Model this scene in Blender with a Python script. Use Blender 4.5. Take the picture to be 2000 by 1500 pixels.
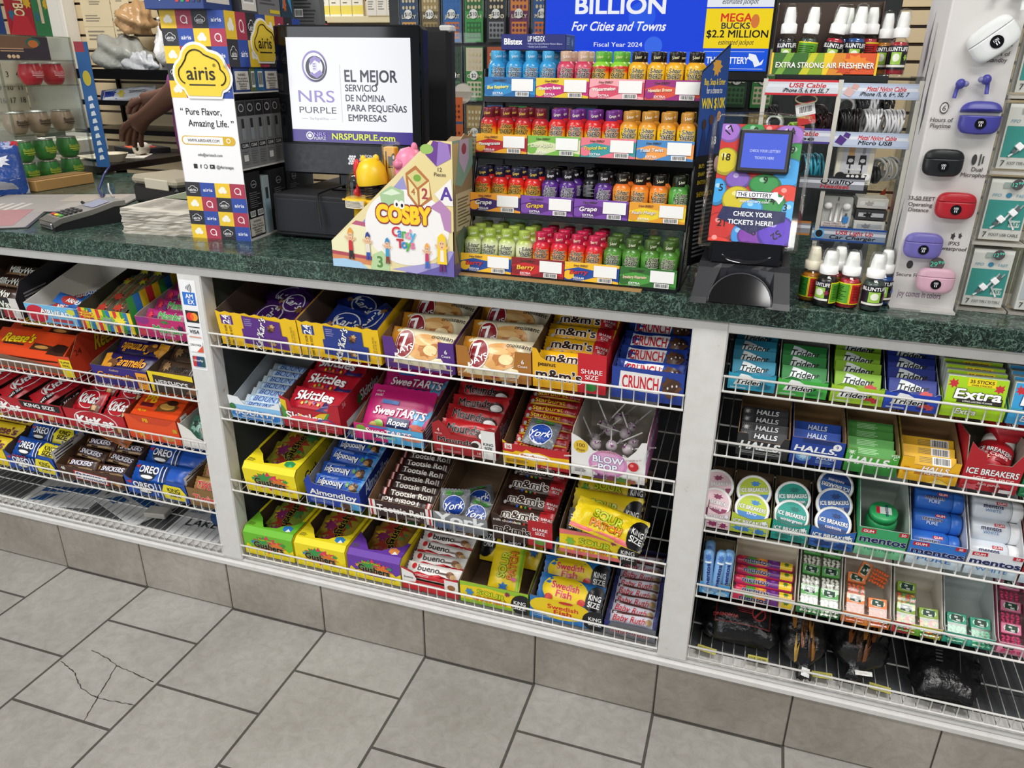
import bpy, math, random
from math import sin, cos, pi, tan, radians as rad
from mathutils import Matrix, Vector
random.seed(7)
for _o in list(bpy.data.objects):
    bpy.data.objects.remove(_o)
sc = bpy.context.scene
COL = sc.collection
# ---------------------------------------------------------------- camera, light, exposure
cam = bpy.data.objects.new('camera', bpy.data.cameras.new('camera'))
COL.objects.link(cam)
cam.location = (1.91646, -1.44524, 1.46789)
cam.rotation_euler = (rad(67.1953), rad(-0.6666), rad(17.9583))
cam.data.sensor_width = 36
cam.data.lens = 1477.12 / 2000 * 36
cam.data.clip_start = 0.02
sc.camera = cam
sc.view_settings.view_transform = 'Standard'
sc.view_settings.look = 'None'
sc.view_settings.exposure = -0.1
sc.view_settings.gamma = 1
sc.view_settings.use_curve_mapping = False
sc.cycles.max_bounces = 8
sc.cycles.transparent_max_bounces = 24
sc.cycles.use_denoising = True
w_ = bpy.data.worlds.new('world')
sc.world = w_
w_.use_nodes = True
w_.node_tree.nodes['Background'].inputs[0].default_value = (0.86, 0.93, 1, 1)
w_.node_tree.nodes['Background'].inputs[1].default_value = 0.3

def area(name, loc, rot, sx, sy, watt, col=(1, 1, 1)):
    l = bpy.data.lights.new(name, 'AREA')
    l.shape = 'RECTANGLE'
    l.size, l.size_y, l.energy, l.color = sx, sy, watt, col
    o = bpy.data.objects.new(name, l)
    o.location, o.rotation_euler = loc, tuple(rad(a) for a in rot)
    COL.objects.link(o)

for lx, ly, lw in ((0.2, -0.9, 34), (2.6, -0.9, 34), (0.2, -2.6, 26), (2.6, -2.6, 26), (-0.8, 1.2, 34), (2.2, 1.35, 26)):
    area('ceiling_lamp', (lx, ly, 2.66), (0, 0, 0), 1.2, 0.3, lw, (1, 0.98, 0.955))
area('window_daylight', (-2.2, -4.4, 1.5), (90, 0, -25), 3.2, 2.0, 70, (0.92, 0.96, 1))

# ---------------------------------------------------------------- materials
def lin(h):
    h = h.lstrip('#')
    if len(h) == 3:
        h = ''.join(c * 2 for c in h)
    v = [int(h[i:i + 2], 16) / 255 for i in (0, 2, 4)]
    return tuple((c / 12.92 if c <= 0.04045 else ((c + 0.055) / 1.055) ** 2.4) for c in v) + (1,)

_M = {}
KIND = {'card': (0.55, 0), 'film': (0.3, 0.35), 'pl': (0.35, 0), 'gl': (0.07, 0), 'rub': (0.7, 0.1), 'paint': (0.45, 0.25), 'met': (0.3, 0), 'skin': (0.5, 0.15), 'cloth': (0.85, 0.4), 'crk': (0.22, 1.0)}

def newmat(n):
    m = bpy.data.materials.new(n)
    m.use_nodes = True
    t = m.node_tree
    return m, t, t.nodes['Principled BSDF']

def bump(t, b, scale, strength, dist=0.002, detail=3):
    n = t.nodes.new('ShaderNodeTexNoise')
    n.inputs['Scale'].default_value = scale
    n.inputs['Detail'].default_value = detail
    tc = t.nodes.new('ShaderNodeTexCoord')
    t.links.new(tc.outputs['Object'], n.inputs['Vector'])
    u = t.nodes.new('ShaderNodeBump')
    u.inputs['Strength'].default_value = strength
    u.inputs['Distance'].default_value = dist
    t.links.new(n.outputs[0], u.inputs['Height'])
    t.links.new(u.outputs[0], b.inputs['Normal'])
    return n, tc

def M(c, k='card'):
    if not isinstance(c, str):
        return c
    if (c, k) in _M:
        return _M[(c, k)]
    m, t, b = newmat(k + '_' + c)
    if k == 'emit':
        b.inputs['Base Color'].default_value = (0, 0, 0, 1)
        b.inputs['Emission Color'].default_value = lin(c)
        b.inputs['Emission Strength'].default_value = 1.0
        b.inputs['Roughness'].default_value = 0.15
    else:
        r, bs = KIND[k]
        b.inputs['Base Color'].default_value = lin(c)
        b.inputs['Roughness'].default_value = r
        if k == 'met':
            b.inputs['Metallic'].default_value = 0.9
        if bs:
            bump(t, b, {'film': 45, 'crk': 30, 'paint': 60, 'cloth': 300}.get(k, 120), bs, .007 if k == 'crk' else .002, 6 if k == 'crk' else 3)
        elif k in ('card', 'pl'):
            n = t.nodes.new('ShaderNodeTexNoise')
            n.inputs['Scale'].default_value = 30
            mr = t.nodes.new('ShaderNodeMapRange')
            mr.inputs[3].default_value, mr.inputs[4].default_value = r - 0.1, r + 0.1
            t.links.new(n.outputs[0], mr.inputs[0])
            t.links.new(mr.outputs[0], b.inputs['Roughness'])
    _M[(c, k)] = m
    return m

def clear(name, tint='fefefe', fac=0.04, rough=0.04):
    if name in _M:
        return _M[name]
    m, t, b = newmat(name)
    t.nodes.remove(b)
    g = t.nodes.new('ShaderNodeBsdfGlossy')
    g.inputs['Roughness'].default_value = rough
    tr = t.nodes.new('ShaderNodeBsdfTransparent')
    tr.inputs[0].default_value = lin(tint)
    lw = t.nodes.new('ShaderNodeLayerWeight')
    lw.inputs[0].default_value = 0.25
    ad = t.nodes.new('ShaderNodeMath')
    ad.operation = 'MULTIPLY_ADD'
    ad.inputs[1].default_value, ad.inputs[2].default_value = 0.4, fac * .2
    t.links.new(lw.outputs['Fresnel'], ad.inputs[0])
    mx = t.nodes.new('ShaderNodeMixShader')
    t.links.new(ad.outputs[0], mx.inputs[0])
    t.links.new(tr.outputs[0], mx.inputs[1])
    t.links.new(g.outputs[0], mx.inputs[2])
    t.links.new(mx.outputs[0], t.nodes['Material Output'].inputs[0])
    _M[name] = m
    return m

def zramp(name, stops, h, rough=0.25, wob=0.25):
    "colour printed in bands along the object's own height"
    m, t, b = newmat(name)
    tc = t.nodes.new('ShaderNodeTexCoord')
    sp = t.nodes.new('ShaderNodeSeparateXYZ')
    t.links.new(tc.outputs['Object'], sp.inputs[0])
    n = t.nodes.new('ShaderNodeTexNoise')
    n.inputs['Scale'].default_value = 35
    t.links.new(tc.outputs['Object'], n.inputs['Vector'])
    a = t.nodes.new('ShaderNodeMath')
    a.operation = 'MULTIPLY_ADD'
    a.inputs[1].default_value = 1 / h
    t.links.new(sp.outputs[2], a.inputs[0])
    s = t.nodes.new('ShaderNodeMath')
    s.operation = 'MULTIPLY_ADD'
    s.inputs[1].default_value, s.inputs[2].default_value = wob, -wob / 2
    t.links.new(n.outputs[0], s.inputs[0])
    t.links.new(s.outputs[0], a.inputs[2])
    r = t.nodes.new('ShaderNodeValToRGB')
    e = r.color_ramp.elements
    while len(e) < len(stops):
        e.new(0.5)
    for i, (p, c) in enumerate(stops):
        e[i].position = p
        e[i].color = lin(c)
    t.links.new(a.outputs[0], r.inputs[0])
    t.links.new(r.outputs[0], b.inputs['Base Color'])
    b.inputs['Roughness'].default_value = rough
    return m

# ---------------------------------------------------------------- mesh builder
_T = {}
_CAP = [None]

def glyphs(s, bold):
    k = (s, round(bold, 2))
    if k in _T:
        return _T[k]
    if (s, 0) not in _T:
        c = bpy.data.curves.new('t', 'FONT')
        c.body, c.size, c.resolution_u = s, 1, (4 if len(s) < 12 else 3)
        o = bpy.data.objects.new('t', c)
        me = bpy.data.meshes.new_from_object(o)
        v = [(a.co.x, a.co.y, 0) for a in me.vertices] or [(0, 0, 0)]
        f = [tuple(q.vertices) for q in me.polygons]
        bpy.data.objects.remove(o)
        bpy.data.meshes.remove(me)
        bpy.data.curves.remove(c)
        x0, x1 = min(a[0] for a in v), max(a[0] for a in v)
        _T[(s, 0)] = ([(a[0] - x0, a[1], 0) for a in v], f, x1 - x0)
    v, f, w = _T[(s, 0)]
    r = bold * 0.013
    if bold < .25:
        return v, f, w
    n = 2 if bold < 1 else (4 if bold < 3 else 8)
    V, F_ = [], []
    for i in range(n):
        a = pi * i if n == 2 else 2 * pi * (i + .5) / n
        dx, dy = r * cos(a), r * sin(a)
        k0 = len(V)
        V += [(x + dx, y + dy, i * .000008) for x, y, _ in v]
        F_ += [tuple(k0 + q for q in t) for t in f]
    _T[k] = (V, F_, w)
    return _T[k]

def refined(s, bold, th=.3):
    k = (s, round(bold, 2), 'w')
    if k in _T:
        return _T[k]
    v, f, w = glyphs(s, bold)
    v = list(v)
    out, mid = [], {}
    st = []
    for q in f:
        st += [(q[0], q[i], q[i + 1]) for i in range(1, len(q) - 1)]
    while st:
        a, b, c = st.pop()
        L = [(v[x][0] - v[y][0]) ** 2 + (v[x][1] - v[y][1]) ** 2 for x, y in ((a, b), (b, c), (c, a))]
        i = L.index(max(L))
        if L[i] < th * th:
            out.append((a, b, c))
            continue
        a, b, c = ((a, b, c), (b, c, a), (c, a, b))[i]
        e = (min(a, b), max(a, b))
        if e not in mid:
            mid[e] = len(v)
            v.append(tuple((v[a][j] + v[b][j]) / 2 for j in range(3)))
        m = mid[e]
        st += [(a, m, c), (m, b, c)]
    _T[k] = (v, out, w)
    return _T[k]

CAPH = 0.73

class MB:
    def __init__(self):
        self.v, self.f, self.mi, self.sm, self.mats = [], [], [], [], []
        self.M = Matrix()

    def mat(self, m):
        if m not in self.mats:
            self.mats.append(m)
        return self.mats.index(m)

    def add(self, vs, fs, m, smooth=False, X=None):
        X = self.M if X is None else self.M @ X
        n = len(self.v)
        i = self.mat(m)
        self.v += [tuple(X @ Vector(a)) for a in vs]
        for q in fs:
            self.f.append(tuple(n + a for a in q))
            self.mi.append(i)
            self.sm.append(smooth)
        return self

    def box(self, x0, x1, y0, y1, z0, z1, m, bev=0, X=None):
        if bev:
            b = min(bev, (x1 - x0) / 2.01, (y1 - y0) / 2.01, (z1 - z0) / 2.01)
            vs = []
            for sx in (0, 1):
                for sy in (0, 1):
                    for sz in (0, 1):
                        for k in range(3):
                            vs.append(tuple((lo + (0 if k == a else b)) if s == 0 else (hi - (0 if k == a else b))
                                            for a, (s, lo, hi) in enumerate(((sx, x0, x1), (sy, y0, y1), (sz, z0, z1)))))
            ix = lambda sx, sy, sz, k: ((sx * 2 + sy) * 2 + sz) * 3 + k
            fs = []
            cyc = ((0, 0), (1, 0), (1, 1), (0, 1))
            for k in range(3):
                for s in (0, 1):
                    q = []
                    for a, b2 in cyc:
                        t = [0, 0, 0]
                        t[k], t[(k + 1) % 3], t[(k + 2) % 3] = s, a, b2
                        q.append(ix(*t, k))
                    fs.append(q if s else q[::-1])
                for a, b2 in cyc:  # edges along axis k
                    t0, t1 = [0, 0, 0], [0, 0, 0]
                    t0[(k + 1) % 3], t0[(k + 2) % 3], t1[(k + 1) % 3], t1[(k + 2) % 3] = a, b2, a, b2
                    t1[k] = 1
                    q = [ix(*t0, (k + 1) % 3), ix(*t1, (k + 1) % 3), ix(*t1, (k + 2) % 3), ix(*t0, (k + 2) % 3)]
                    fs.append(q if a == b2 else q[::-1])
            for sx in (0, 1):
                for sy in (0, 1):
                    for sz in (0, 1):
                        q = [ix(sx, sy, sz, 0), ix(sx, sy, sz, 1), ix(sx, sy, sz, 2)]
                        fs.append(q if (sx + sy + sz) % 2 else q[::-1])
            return self.add(vs, fs, m, False, X)
        vs = [(x, y, z) for x in (x0, x1) for y in (y0, y1) for z in (z0, z1)]
        fs = [(0, 1, 3, 2), (4, 6, 7, 5), (0, 4, 5, 1), (2, 3, 7, 6), (0, 2, 6, 4), (1, 5, 7, 3)]
        return self.add(vs, fs, m, False, X)

    def slab(self, pts, F, t, mo, mi=None, me=None):
        "flat sheet: outline pts in the frame F (z outwards), thickness t behind it"
        n = len(pts)
        self.add([(a, b, 0) for a, b in pts], [tuple(range(n))], mo, False, F)
        self.add([(a, b, -t) for a, b in pts], [tuple(range(n))[::-1]], mi or mo, False, F)
        vs = [(a, b, 0) for a, b in pts] + [(a, b, -t) for a, b in pts]
        self.add(vs, [(i, n + i, n + (i + 1) % n, (i + 1) % n) for i in range(n)], me or mi or mo, False, F)
        return self

    def lathe(self, prof, m, n=20, X=None, smooth=True, cap=False):
        vs, fs = [], []
        for r, z in prof:
            for i in range(n):
                a = 2 * pi * i / n
                vs.append((r * cos(a), r * sin(a), z))
        for j in range(len(prof) - 1):
            for i in range(n):
                k = (i + 1) % n
                fs.append((j * n + i, j * n + k, (j + 1) * n + k, (j + 1) * n + i))
        if cap:
            fs.append(tuple(range(n))[::-1])
            fs.append(tuple((len(prof) - 1) * n + i for i in range(n)))
        return self.add(vs, fs, m, smooth, X)

    def tube(self, path, r, m, n=6, closed=False, X=None):
        P = [Vector(a) for a in path]
        vs, fs = [], []
        L = len(P)
        up = Vector((0.13, 0.31, 0.94))
        for i, p in enumerate(P):
            d = (P[(i + 1) % L] - P[i - 1]) if (closed or 0 < i < L - 1) else (P[1] - P[0] if i == 0 else P[-1] - P[-2])
            d.normalize()
            u = d.cross(up)
            if u.length < 1e-3:
                u = d.cross(Vector((1, 0, 0)))
            u.normalize()
            w = d.cross(u)
            rr = r[i] if isinstance(r, (list, tuple)) else r
            for k in range(n):
                a = 2 * pi * k / n
                vs.append(tuple(p + u * (rr * cos(a)) + w * (rr * sin(a))))
        for i in range(L if closed else L - 1):
            j = (i + 1) % L
            for k in range(n):
                q = (k + 1) % n
                fs.append((i * n + k, i * n + q, j * n + q, j * n + k))
        if not closed:
            fs.append(tuple(range(n)))
            fs.append(tuple((L - 1) * n + k for k in range(n))[::-1])
        return self.add(vs, fs, m, True, X)

    def ball(self, c, rx, ry, rz, m, nu=14, nv=9, X=None):
        pr = [(sin(pi * j / nv), -cos(pi * j / nv)) for j in range(nv + 1)]
        Y = Matrix.Translation(c) @ Matrix.Diagonal((rx, ry, rz, 1))
        return self.lathe(pr, m, nu, Y if X is None else X @ Y)

    def sheet(self, F, W, H, items, warp=None, k='card', d=0.00012, lay=1.0):
        "printing on a face: F lower-left frame, sizes 0..1 of W, H"
        cl = lambda v: min(.999, max(.001, v))
        L = lay
        d = max(.00022, min(.0004, .003 / (len(items) + 1))) if warp else max(.00003, min(d, .0022 / (len(items) + 1)))
        nx = 8 if warp else 1

        def put(pts, faces, z, m):
            if warp:
                vs = []
                for q in pts:
                    a, b, c = warp(q[0], q[1])
                    vs.append((a, b, c + z + (q[2] if len(q) > 2 else 0)))
            else:
                vs = [(q[0], q[1], z + (q[2] if len(q) > 2 else 0)) for q in pts]
            self.add(vs, faces, m, bool(warp), F)

        def poly(pts, z, m):
            n = len(pts)
            if not warp:
                put(pts, [tuple(range(n))], z, m)
                return
            cx, cy = sum(p[0] for p in pts) / n, sum(p[1] for p in pts) / n
            R = [(cx, cy)]
            for s in (0.35, 0.7, 1):
                R += [(cx + (x - cx) * s, cy + (y - cy) * s) for x, y in pts]
            fs = [(0, 1 + i, 1 + (i + 1) % n) for i in range(n)]
            for g in (0, 1):
                fs += [(1 + g * n + i, 1 + g * n + n + i, 1 + g * n + n + (i + 1) % n, 1 + g * n + (i + 1) % n) for i in range(n)]
            put(R, fs, z, m)

        def rect(x0, y0, x1, y1, z, m):
            ny = 5 if warp else 1
            pts = [(x0 + (x1 - x0) * i / nx, y0 + (y1 - y0) * j / ny) for j in range(ny + 1) for i in range(nx + 1)]
            put(pts, [(j * (nx + 1) + i, j * (nx + 1) + i + 1, (j + 1) * (nx + 1) + i + 1, (j + 1) * (nx + 1) + i) for j in range(ny) for i in range(nx)], z, m)

        for it in items:
            z = d * L
            L += 1
            t = it[0]
            if t == 'r':
                rect(it[1] * W, it[2] * H, it[3] * W, it[4] * H, z, M(it[5], k))
            elif t == 'e':
                n = it[6] if len(it) > 6 else 20
                poly([(cl(it[1] + it[3] * cos(2 * pi * i / n)) * W, cl(it[2] + it[4] * sin(2 * pi * i / n)) * H) for i in range(n)], z, M(it[5], k))
            elif t == 'p':
                poly([(a * W, b * H) for a, b in it[1]], z, M(it[2], k))
            elif t == 's':
                n = it[5]
                inn = it[7] if len(it) > 7 else 0.6
                q = []
                rs = random.Random(n * 7 + int(it[1] * 100))
                for i in range(2 * n):
                    r = (1 if i % 2 == 0 else inn) * rs.uniform(0.8, 1.1)
                    q.append((cl(it[1] + it[3] * r * cos(pi * i / n)) * W, cl(it[2] + it[4] * r * sin(pi * i / n)) * H))
                poly(q, z, M(it[6], k))
            elif t == 'b':
                rect(it[1] * W, it[2] * H, it[3] * W, it[4] * H, z, M('f4f4f2', k))
                x, rs = it[1] + (it[3] - it[1]) * 0.08, random.Random(3)
                while x < it[3] - (it[3] - it[1]) * 0.08:
                    b = (it[3] - it[1]) * rs.choice((0.015, 0.03, 0.045))
                    rect(x * W, (it[2] + (it[4] - it[2]) * 0.15) * H, (x + b) * W, (it[4] - (it[4] - it[2]) * 0.1) * H, z + d, M('16161a', k))
                    x += b + (it[3] - it[1]) * rs.choice((0.02, 0.035))
                L += 1
            elif t == 'x':
                n = it[5]
                rs = random.Random(n)
                for i in range(n):
                    y1 = it[4] - (it[4] - it[2]) * i / n
                    hh = (it[4] - it[2]) / n * 0.45
                    rect(it[1] * W, (y1 - hh) * H, (it[1] + (it[3] - it[1]) * rs.uniform(0.6, 1)) * W, y1 * H, z, M(it[6], k))
            elif t == 't':
                s, cx, cy, h, col = it[1:6]
                o = it[6] if len(it) > 6 else {}
                b = o.get('b', 0.6)
                lays = [(b, col)]
                if 'o' in o:
                    lays = [(b + o.get('ow', 2.2), o['o'])] + lays
                if 'o2' in o:
                    lays = [(b + o.get('ow', 2.2) * 2, o['o2'])] + lays
                _, _, w0 = glyphs(s, b)
                S = h * H / CAPH
                sx = S * o.get('sx', 1)
                if 'w' in o:
                    sx = o['w'] * W / w0
                R, sh = rad(o.get('r', 0)), o.get('sh', 0)
                for bb, cc in lays:
                    vs, fs, ww = refined(s, bb) if warp else glyphs(s, bb)
                    pts = []
                    for x, y, zz in vs:
                        y2 = (y - CAPH / 2) * S
                        x2 = (x - ww / 2) * sx + sh * y2
                        if o.get('arc'):
                            y2 -= o['arc'] * x2 * x2 / (w0 * sx)
                        pts.append((cx * W + x2 * cos(R) - y2 * sin(R), cy * H + x2 * sin(R) + y2 * cos(R), zz))
                    put(pts, fs, d * L, M(cc, k))
                    L += 1
        return self

    def build(self, name, parent=None, X=None, autosm=True):
        me = bpy.data.meshes.new(name)
        me.from_pydata(self.v, [], self.f)
        for m in self.mats:
            me.materials.append(m)
        me.polygons.foreach_set('material_index', self.mi)
        me.polygons.foreach_set('use_smooth', self.sm)
        me.update()
        o = bpy.data.objects.new(name, me)
        COL.objects.link(o)
        if X is not None:
            o.matrix_world = X
        if parent is not None:
            o.parent = parent
        return o

def empty(name, X=Matrix()):
    o = bpy.data.objects.new(name, None)
    COL.objects.link(o)
    o.empty_display_size = 0.02
    o.matrix_world = X if isinstance(X, Matrix) else Matrix.Translation(X)
    return o

def tag(o, label, cat, group=None):
    o['label'], o['category'] = label, cat
    if group:
        o['group'] = group
    return o

def struct(o):
    o['kind'] = 'structure'
    return o

def dup(o, X=None, parent=None):
    c = o.copy()
    for k in ('label', 'group'):
        if k in c and parent is None:
            del c[k]
    COL.objects.link(c)
    if parent is not None:
        c.parent = parent
    if X is not None:
        c.matrix_world = X
    for ch in list(o.children):
        dup(ch, None, c)
    return c

def TR(x, y, z):
    return Matrix.Translation((x, y, z))

def RX(a):
    return Matrix.Rotation(rad(a), 4, 'X')

def RY(a):
    return Matrix.Rotation(rad(a), 4, 'Y')

def RZ(a):
    return Matrix.Rotation(rad(a), 4, 'Z')

def frame(o, x, y):
    x, y = Vector(x).normalized(), Vector(y).normalized()
    z = x.cross(y)
    m = Matrix((x, y, z)).transposed().to_4x4()
    m.translation = o
    return m

FRONT = lambda x=0, y=0, z=0: frame((x, y, z), (1, 0, 0), (0, 0, 1))
RIGHT = lambda x=0, y=0, z=0: frame((x, y, z), (0, 1, 0), (0, 0, 1))
LEFT = lambda x=0, y=0, z=0: frame((x, y, z), (0, -1, 0), (0, 0, 1))
BACK = lambda x=0, y=0, z=0: frame((x, y, z), (-1, 0, 0), (0, 0, 1))
TOP = lambda x=0, y=0, z=0: frame((x, y, z), (1, 0, 0), (0, 1, 0))
ORD = 'first second third fourth fifth sixth seventh eighth ninth tenth eleventh twelfth thirteenth fourteenth fifteenth sixteenth'.split()
# ---------------------------------------------------------------- setting
def tile_mat():
    m, t, b = newmat('floor_tile')
    N, K = t.nodes.new, t.links.new
    tc = N('ShaderNodeTexCoord')
    sp = N('ShaderNodeSeparateXYZ')
    K(tc.outputs['Object'], sp.inputs[0])
    cb = N('ShaderNodeCombineXYZ')
    K(sp.outputs[1], cb.inputs[0])
    K(sp.outputs[0], cb.inputs[1])
    mp = N('ShaderNodeMapping')
    K(cb.outputs[0], mp.inputs[0])
    mp.inputs['Location'].default_value = (TILE_OX, TILE_OY, 0)
    br = N('ShaderNodeTexBrick')
    K(mp.outputs[0], br.inputs[0])
    br.offset, br.offset_frequency = 0.5, 2
    br.inputs['Scale'].default_value = 1
    br.inputs['Brick Width'].default_value = 0.3072
    br.inputs['Row Height'].default_value = 0.305
    br.inputs['Mortar Size'].default_value = 0.0035
    br.inputs['Mortar Smooth'].default_value = 0.12
    br.inputs['Bias'].default_value = -0.2
    br.inputs['Color1'].default_value = lin('acaaa6')
    br.inputs['Color2'].default_value = lin('a3a19d')
    br.inputs['Mortar'].default_value = lin('55534f')
    mott(t, b, br.outputs['Color'], br.outputs['Fac'], tc)
    return m

def mott(t, b, col, fac, tc, lo=(0.86, 0.845, 0.82, 1)):
    N, K = t.nodes.new, t.links.new
    n1, n2, n3 = N('ShaderNodeTexNoise'), N('ShaderNodeTexNoise'), N('ShaderNodeTexNoise')
    for n, s, dt in ((n1, 3.5, 8), (n2, 60, 5), (n3, 34, 9)):
        n.inputs['Scale'].default_value = s
        n.inputs['Detail'].default_value = dt
        K(tc.outputs['Object'], n.inputs['Vector'])
    n3.inputs['Distortion'].default_value = .6
    n3.inputs['Roughness'].default_value = .7
    r1 = N('ShaderNodeValToRGB')
    r1.color_ramp.elements[0].position, r1.color_ramp.elements[1].position = 0.3, 0.7
    r1.color_ramp.elements[0].color = lo
    r1.color_ramp.elements[1].color = (1.07, 1.06, 1.05, 1)
    K(n1.outputs[0], r1.inputs[0])
    r2 = N('ShaderNodeValToRGB')
    r2.color_ramp.elements[0].position, r2.color_ramp.elements[1].position = 0.32, 0.62
    r2.color_ramp.elements[0].color = (0.84, 0.83, 0.815, 1)
    r2.color_ramp.elements[1].color = (1.05, 1.05, 1.05, 1)
    K(n3.outputs[0], r2.inputs[0])
    a, c = N('ShaderNodeMixRGB'), N('ShaderNodeMixRGB')
    for q in (a, c):
        q.blend_type = 'MULTIPLY'
        q.inputs[0].default_value = 1
    K(col, a.inputs[1])
    K(r1.outputs[0], a.inputs[2])
    K(a.outputs[0], c.inputs[1])
    K(r2.outputs[0], c.inputs[2])
    K(c.outputs[0], b.inputs['Base Color'])
    b.inputs['Roughness'].default_value = 0.42
    u = N('ShaderNodeBump')
    u.inputs['Strength'].default_value, u.inputs['Distance'].default_value = 0.35, 0.004
    K(n3.outputs[0], u.inputs['Height'])
    if fac is not None:
        u2 = N('ShaderNodeBump')
        u2.invert = True
        u2.inputs['Strength'].default_value, u2.inputs['Distance'].default_value = 1, 0.004
        K(fac, u2.inputs['Height'])
        K(u.outputs[0], u2.inputs['Normal'])
        K(u2.outputs[0], b.inputs['Normal'])
    else:
        K(u.outputs[0], b.inputs['Normal'])

TILE_OX, TILE_OY = 0.1536, 0.0
FLOOR = tile_mat()
f = MB()
f.box(-4, 6.5, -5, 3.2, -0.05, 0, FLOOR)
floor = struct(f.build('floor'))
CRACKS = ([(.3132, -.3231), (.3773, -.3402), (.4401, -.3803), (.5029, -.3911), (.6079, -.3818)], [(.3591, -.2633), (.4109, -.2722), (.4647, -.2876), (.5974, -.3035)], [(.4647, -.2876), (.5029, -.3911), (.5296, -.459)])
# hairline cracks in one tile: fine sunken seams filled with dirt
def crack(pts, wd=0.0012):
    mb = MB()
    rs = random.Random(len(pts))
    P = []
    for i in range(len(pts) - 1):
        (a, b), (c, d) = pts[i], pts[i + 1]
        n = max(2, int(math.hypot(c - a, d - b) / 0.008))
        for k in range(n):
            P.append((a + (c - a) * k / n + rs.uniform(-.0016, .0016), b + (d - b) * k / n + rs.uniform(-.0016, .0016)))
    P.append(pts[-1])
    for i in range(len(P) - 1):
        (a, b), (c, d) = P[i], P[i + 1]
        l = math.hypot(c - a, d - b) or 1
        w1 = wd * rs.uniform(0.5, 1.3)
        nx, ny = -(d - b) / l * w1, (c - a) / l * w1
        mb.add([(a + nx, b + ny, .0006), (a - nx, b - ny, .0006), (c - nx, d - ny, .0006), (c + nx, d + ny, .0006)], [(0, 1, 2, 3)], M('3a3733'))
    return mb

for P_ in CRACKS:
    crack(P_).build('crack', floor)

def base_mat():
    m, t, b = newmat('base_tile')
    tc = t.nodes.new('ShaderNodeTexCoord')
    rgb = t.nodes.new('ShaderNodeRGB')
    rgb.outputs[0].default_value = lin('a7a29a')
    mott(t, b, rgb.outputs[0], None, tc, (0.66, 0.63, 0.59, 1))
    return m

BASE = base_mat()
k = MB()
GR = M('5d5a55')
k.box(-1.6, 3.4, 0.006, 0.03, 0, 0.157, GR)
for i in range(-6, 12):
    k.box(i * .305 + .0018, (i + 1) * .305 - .0018, 0.0, 0.02, 0.004, 0.1555, BASE, .002)
struct(k.build('baseboard_front'))

WHITE = None
def white_paint():
    m, t, b = newmat('worn_white_paint')
    tc = t.nodes.new('ShaderNodeTexCoord')
    n = t.nodes.new('ShaderNodeTexNoise')
    n.inputs['Scale'].default_value, n.inputs['Detail'].default_value = 22, 10
    n.inputs['Roughness'].default_value = 0.7
    t.links.new(tc.outputs['Object'], n.inputs['Vector'])
    r = t.nodes.new('ShaderNodeValToRGB')
    e = r.color_ramp.elements
    e[0].position, e[0].color = 0.27, lin('9a9080')
    e[1].position, e[1].color = 0.36, lin('d3d1cd')
    x = e.new(0.6)
    x.color = lin('dad9d7')
    t.links.new(n.outputs[0], r.inputs[0])
    t.links.new(r.outputs[0], b.inputs['Base Color'])
    b.inputs['Roughness'].default_value = 0.45
    u = t.nodes.new('ShaderNodeBump')
    u.inputs['Strength'].default_value, u.inputs['Distance'].default_value = 0.3, 0.002
    t.links.new(n.outputs[0], u.inputs['Height'])
    t.links.new(u.outputs[0], b.inputs['Normal'])
    return m
WHITE = white_paint()

def marble(name, lo, mid, vein, sc_):
    m, t, b = newmat(name)
    N, K = t.nodes.new, t.links.new
    tc = N('ShaderNodeTexCoord')
    def noi(s, d, dist=0):
        n = N('ShaderNodeTexNoise')
        n.inputs['Scale'].default_value, n.inputs['Detail'].default_value, n.inputs['Distortion'].default_value = s, d, dist
        K(tc.outputs['Object'], n.inputs['Vector'])
        return n
    n = noi(sc_ * .25, 7)
    r = N('ShaderNodeValToRGB')
    e = r.color_ramp.elements
    e[0].position, e[0].color = 0.35, lin(lo)
    e[1].position, e[1].color = 0.66, lin(mid)
    K(n.outputs[0], r.inputs[0])
    last = r.outputs[0]
    for s, d, k, wd in ((sc_, 4, .55, .022), (sc_ * 2.1, 3, .4, .03), (sc_ * .6, 6, .35, .012)):
        v = noi(s, d, .8)
        rv = N('ShaderNodeValToRGB')
        q = rv.color_ramp.elements
        q[0].position, q[0].color = 0.5 - wd, (0, 0, 0, 1)
        q[1].position, q[1].color = 0.5 + wd, (0, 0, 0, 1)
        x = q.new(0.5)
        x.color = (k, k, k, 1)
        K(v.outputs[0], rv.inputs[0])
        mx = N('ShaderNodeMixRGB')
        K(rv.outputs[0], mx.inputs[0])
        K(last, mx.inputs[1])
        mx.inputs[2].default_value = lin(vein)
        last = mx.outputs[0]
    K(last, b.inputs['Base Color'])
    b.inputs['Roughness'].default_value = 0.2
    return m
GREEN = marble('green_laminate', '0c1b17', '20382f', '7f9f90', 52)

# the counter: front cabinet with three open bays
cab = empty('counter_cabinet', (0, 0, 0))
tag(cab, 'white painted counter cabinet with three open bays of wire shelving', 'cabinet')
DARK = M('2b2e31', 'paint')
SIDE = M('5d646a', 'paint')
def part(name, parent, fn, *a, **kw):
    mb = MB()
    fn(mb)
    return mb.build(name, parent)
part('post', cab, lambda m: m.box(.603, .672, 0.0, .045, .185, 1.0, WHITE, .003))
part('post', cab, lambda m: m.box(1.824, 1.893, 0.0, .045, .185, 1.02, WHITE, .003))
part('top_rail', cab, lambda m: m.box(-1.5, 3.3, 0.002, .04, .997, 1.0225, WHITE, .002))
part('bottom_rail', cab, lambda m: (m.box(-1.5, 3.3, -.004, .05, .157, .176, WHITE, .004), m.box(-1.5, 3.3, .004, .05, .176, .187, WHITE, .003)))
part('bay_floor', cab, lambda m: m.box(-1.5, 3.3, .05, .46, .15, .187, M('55575a', 'paint')))
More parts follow.
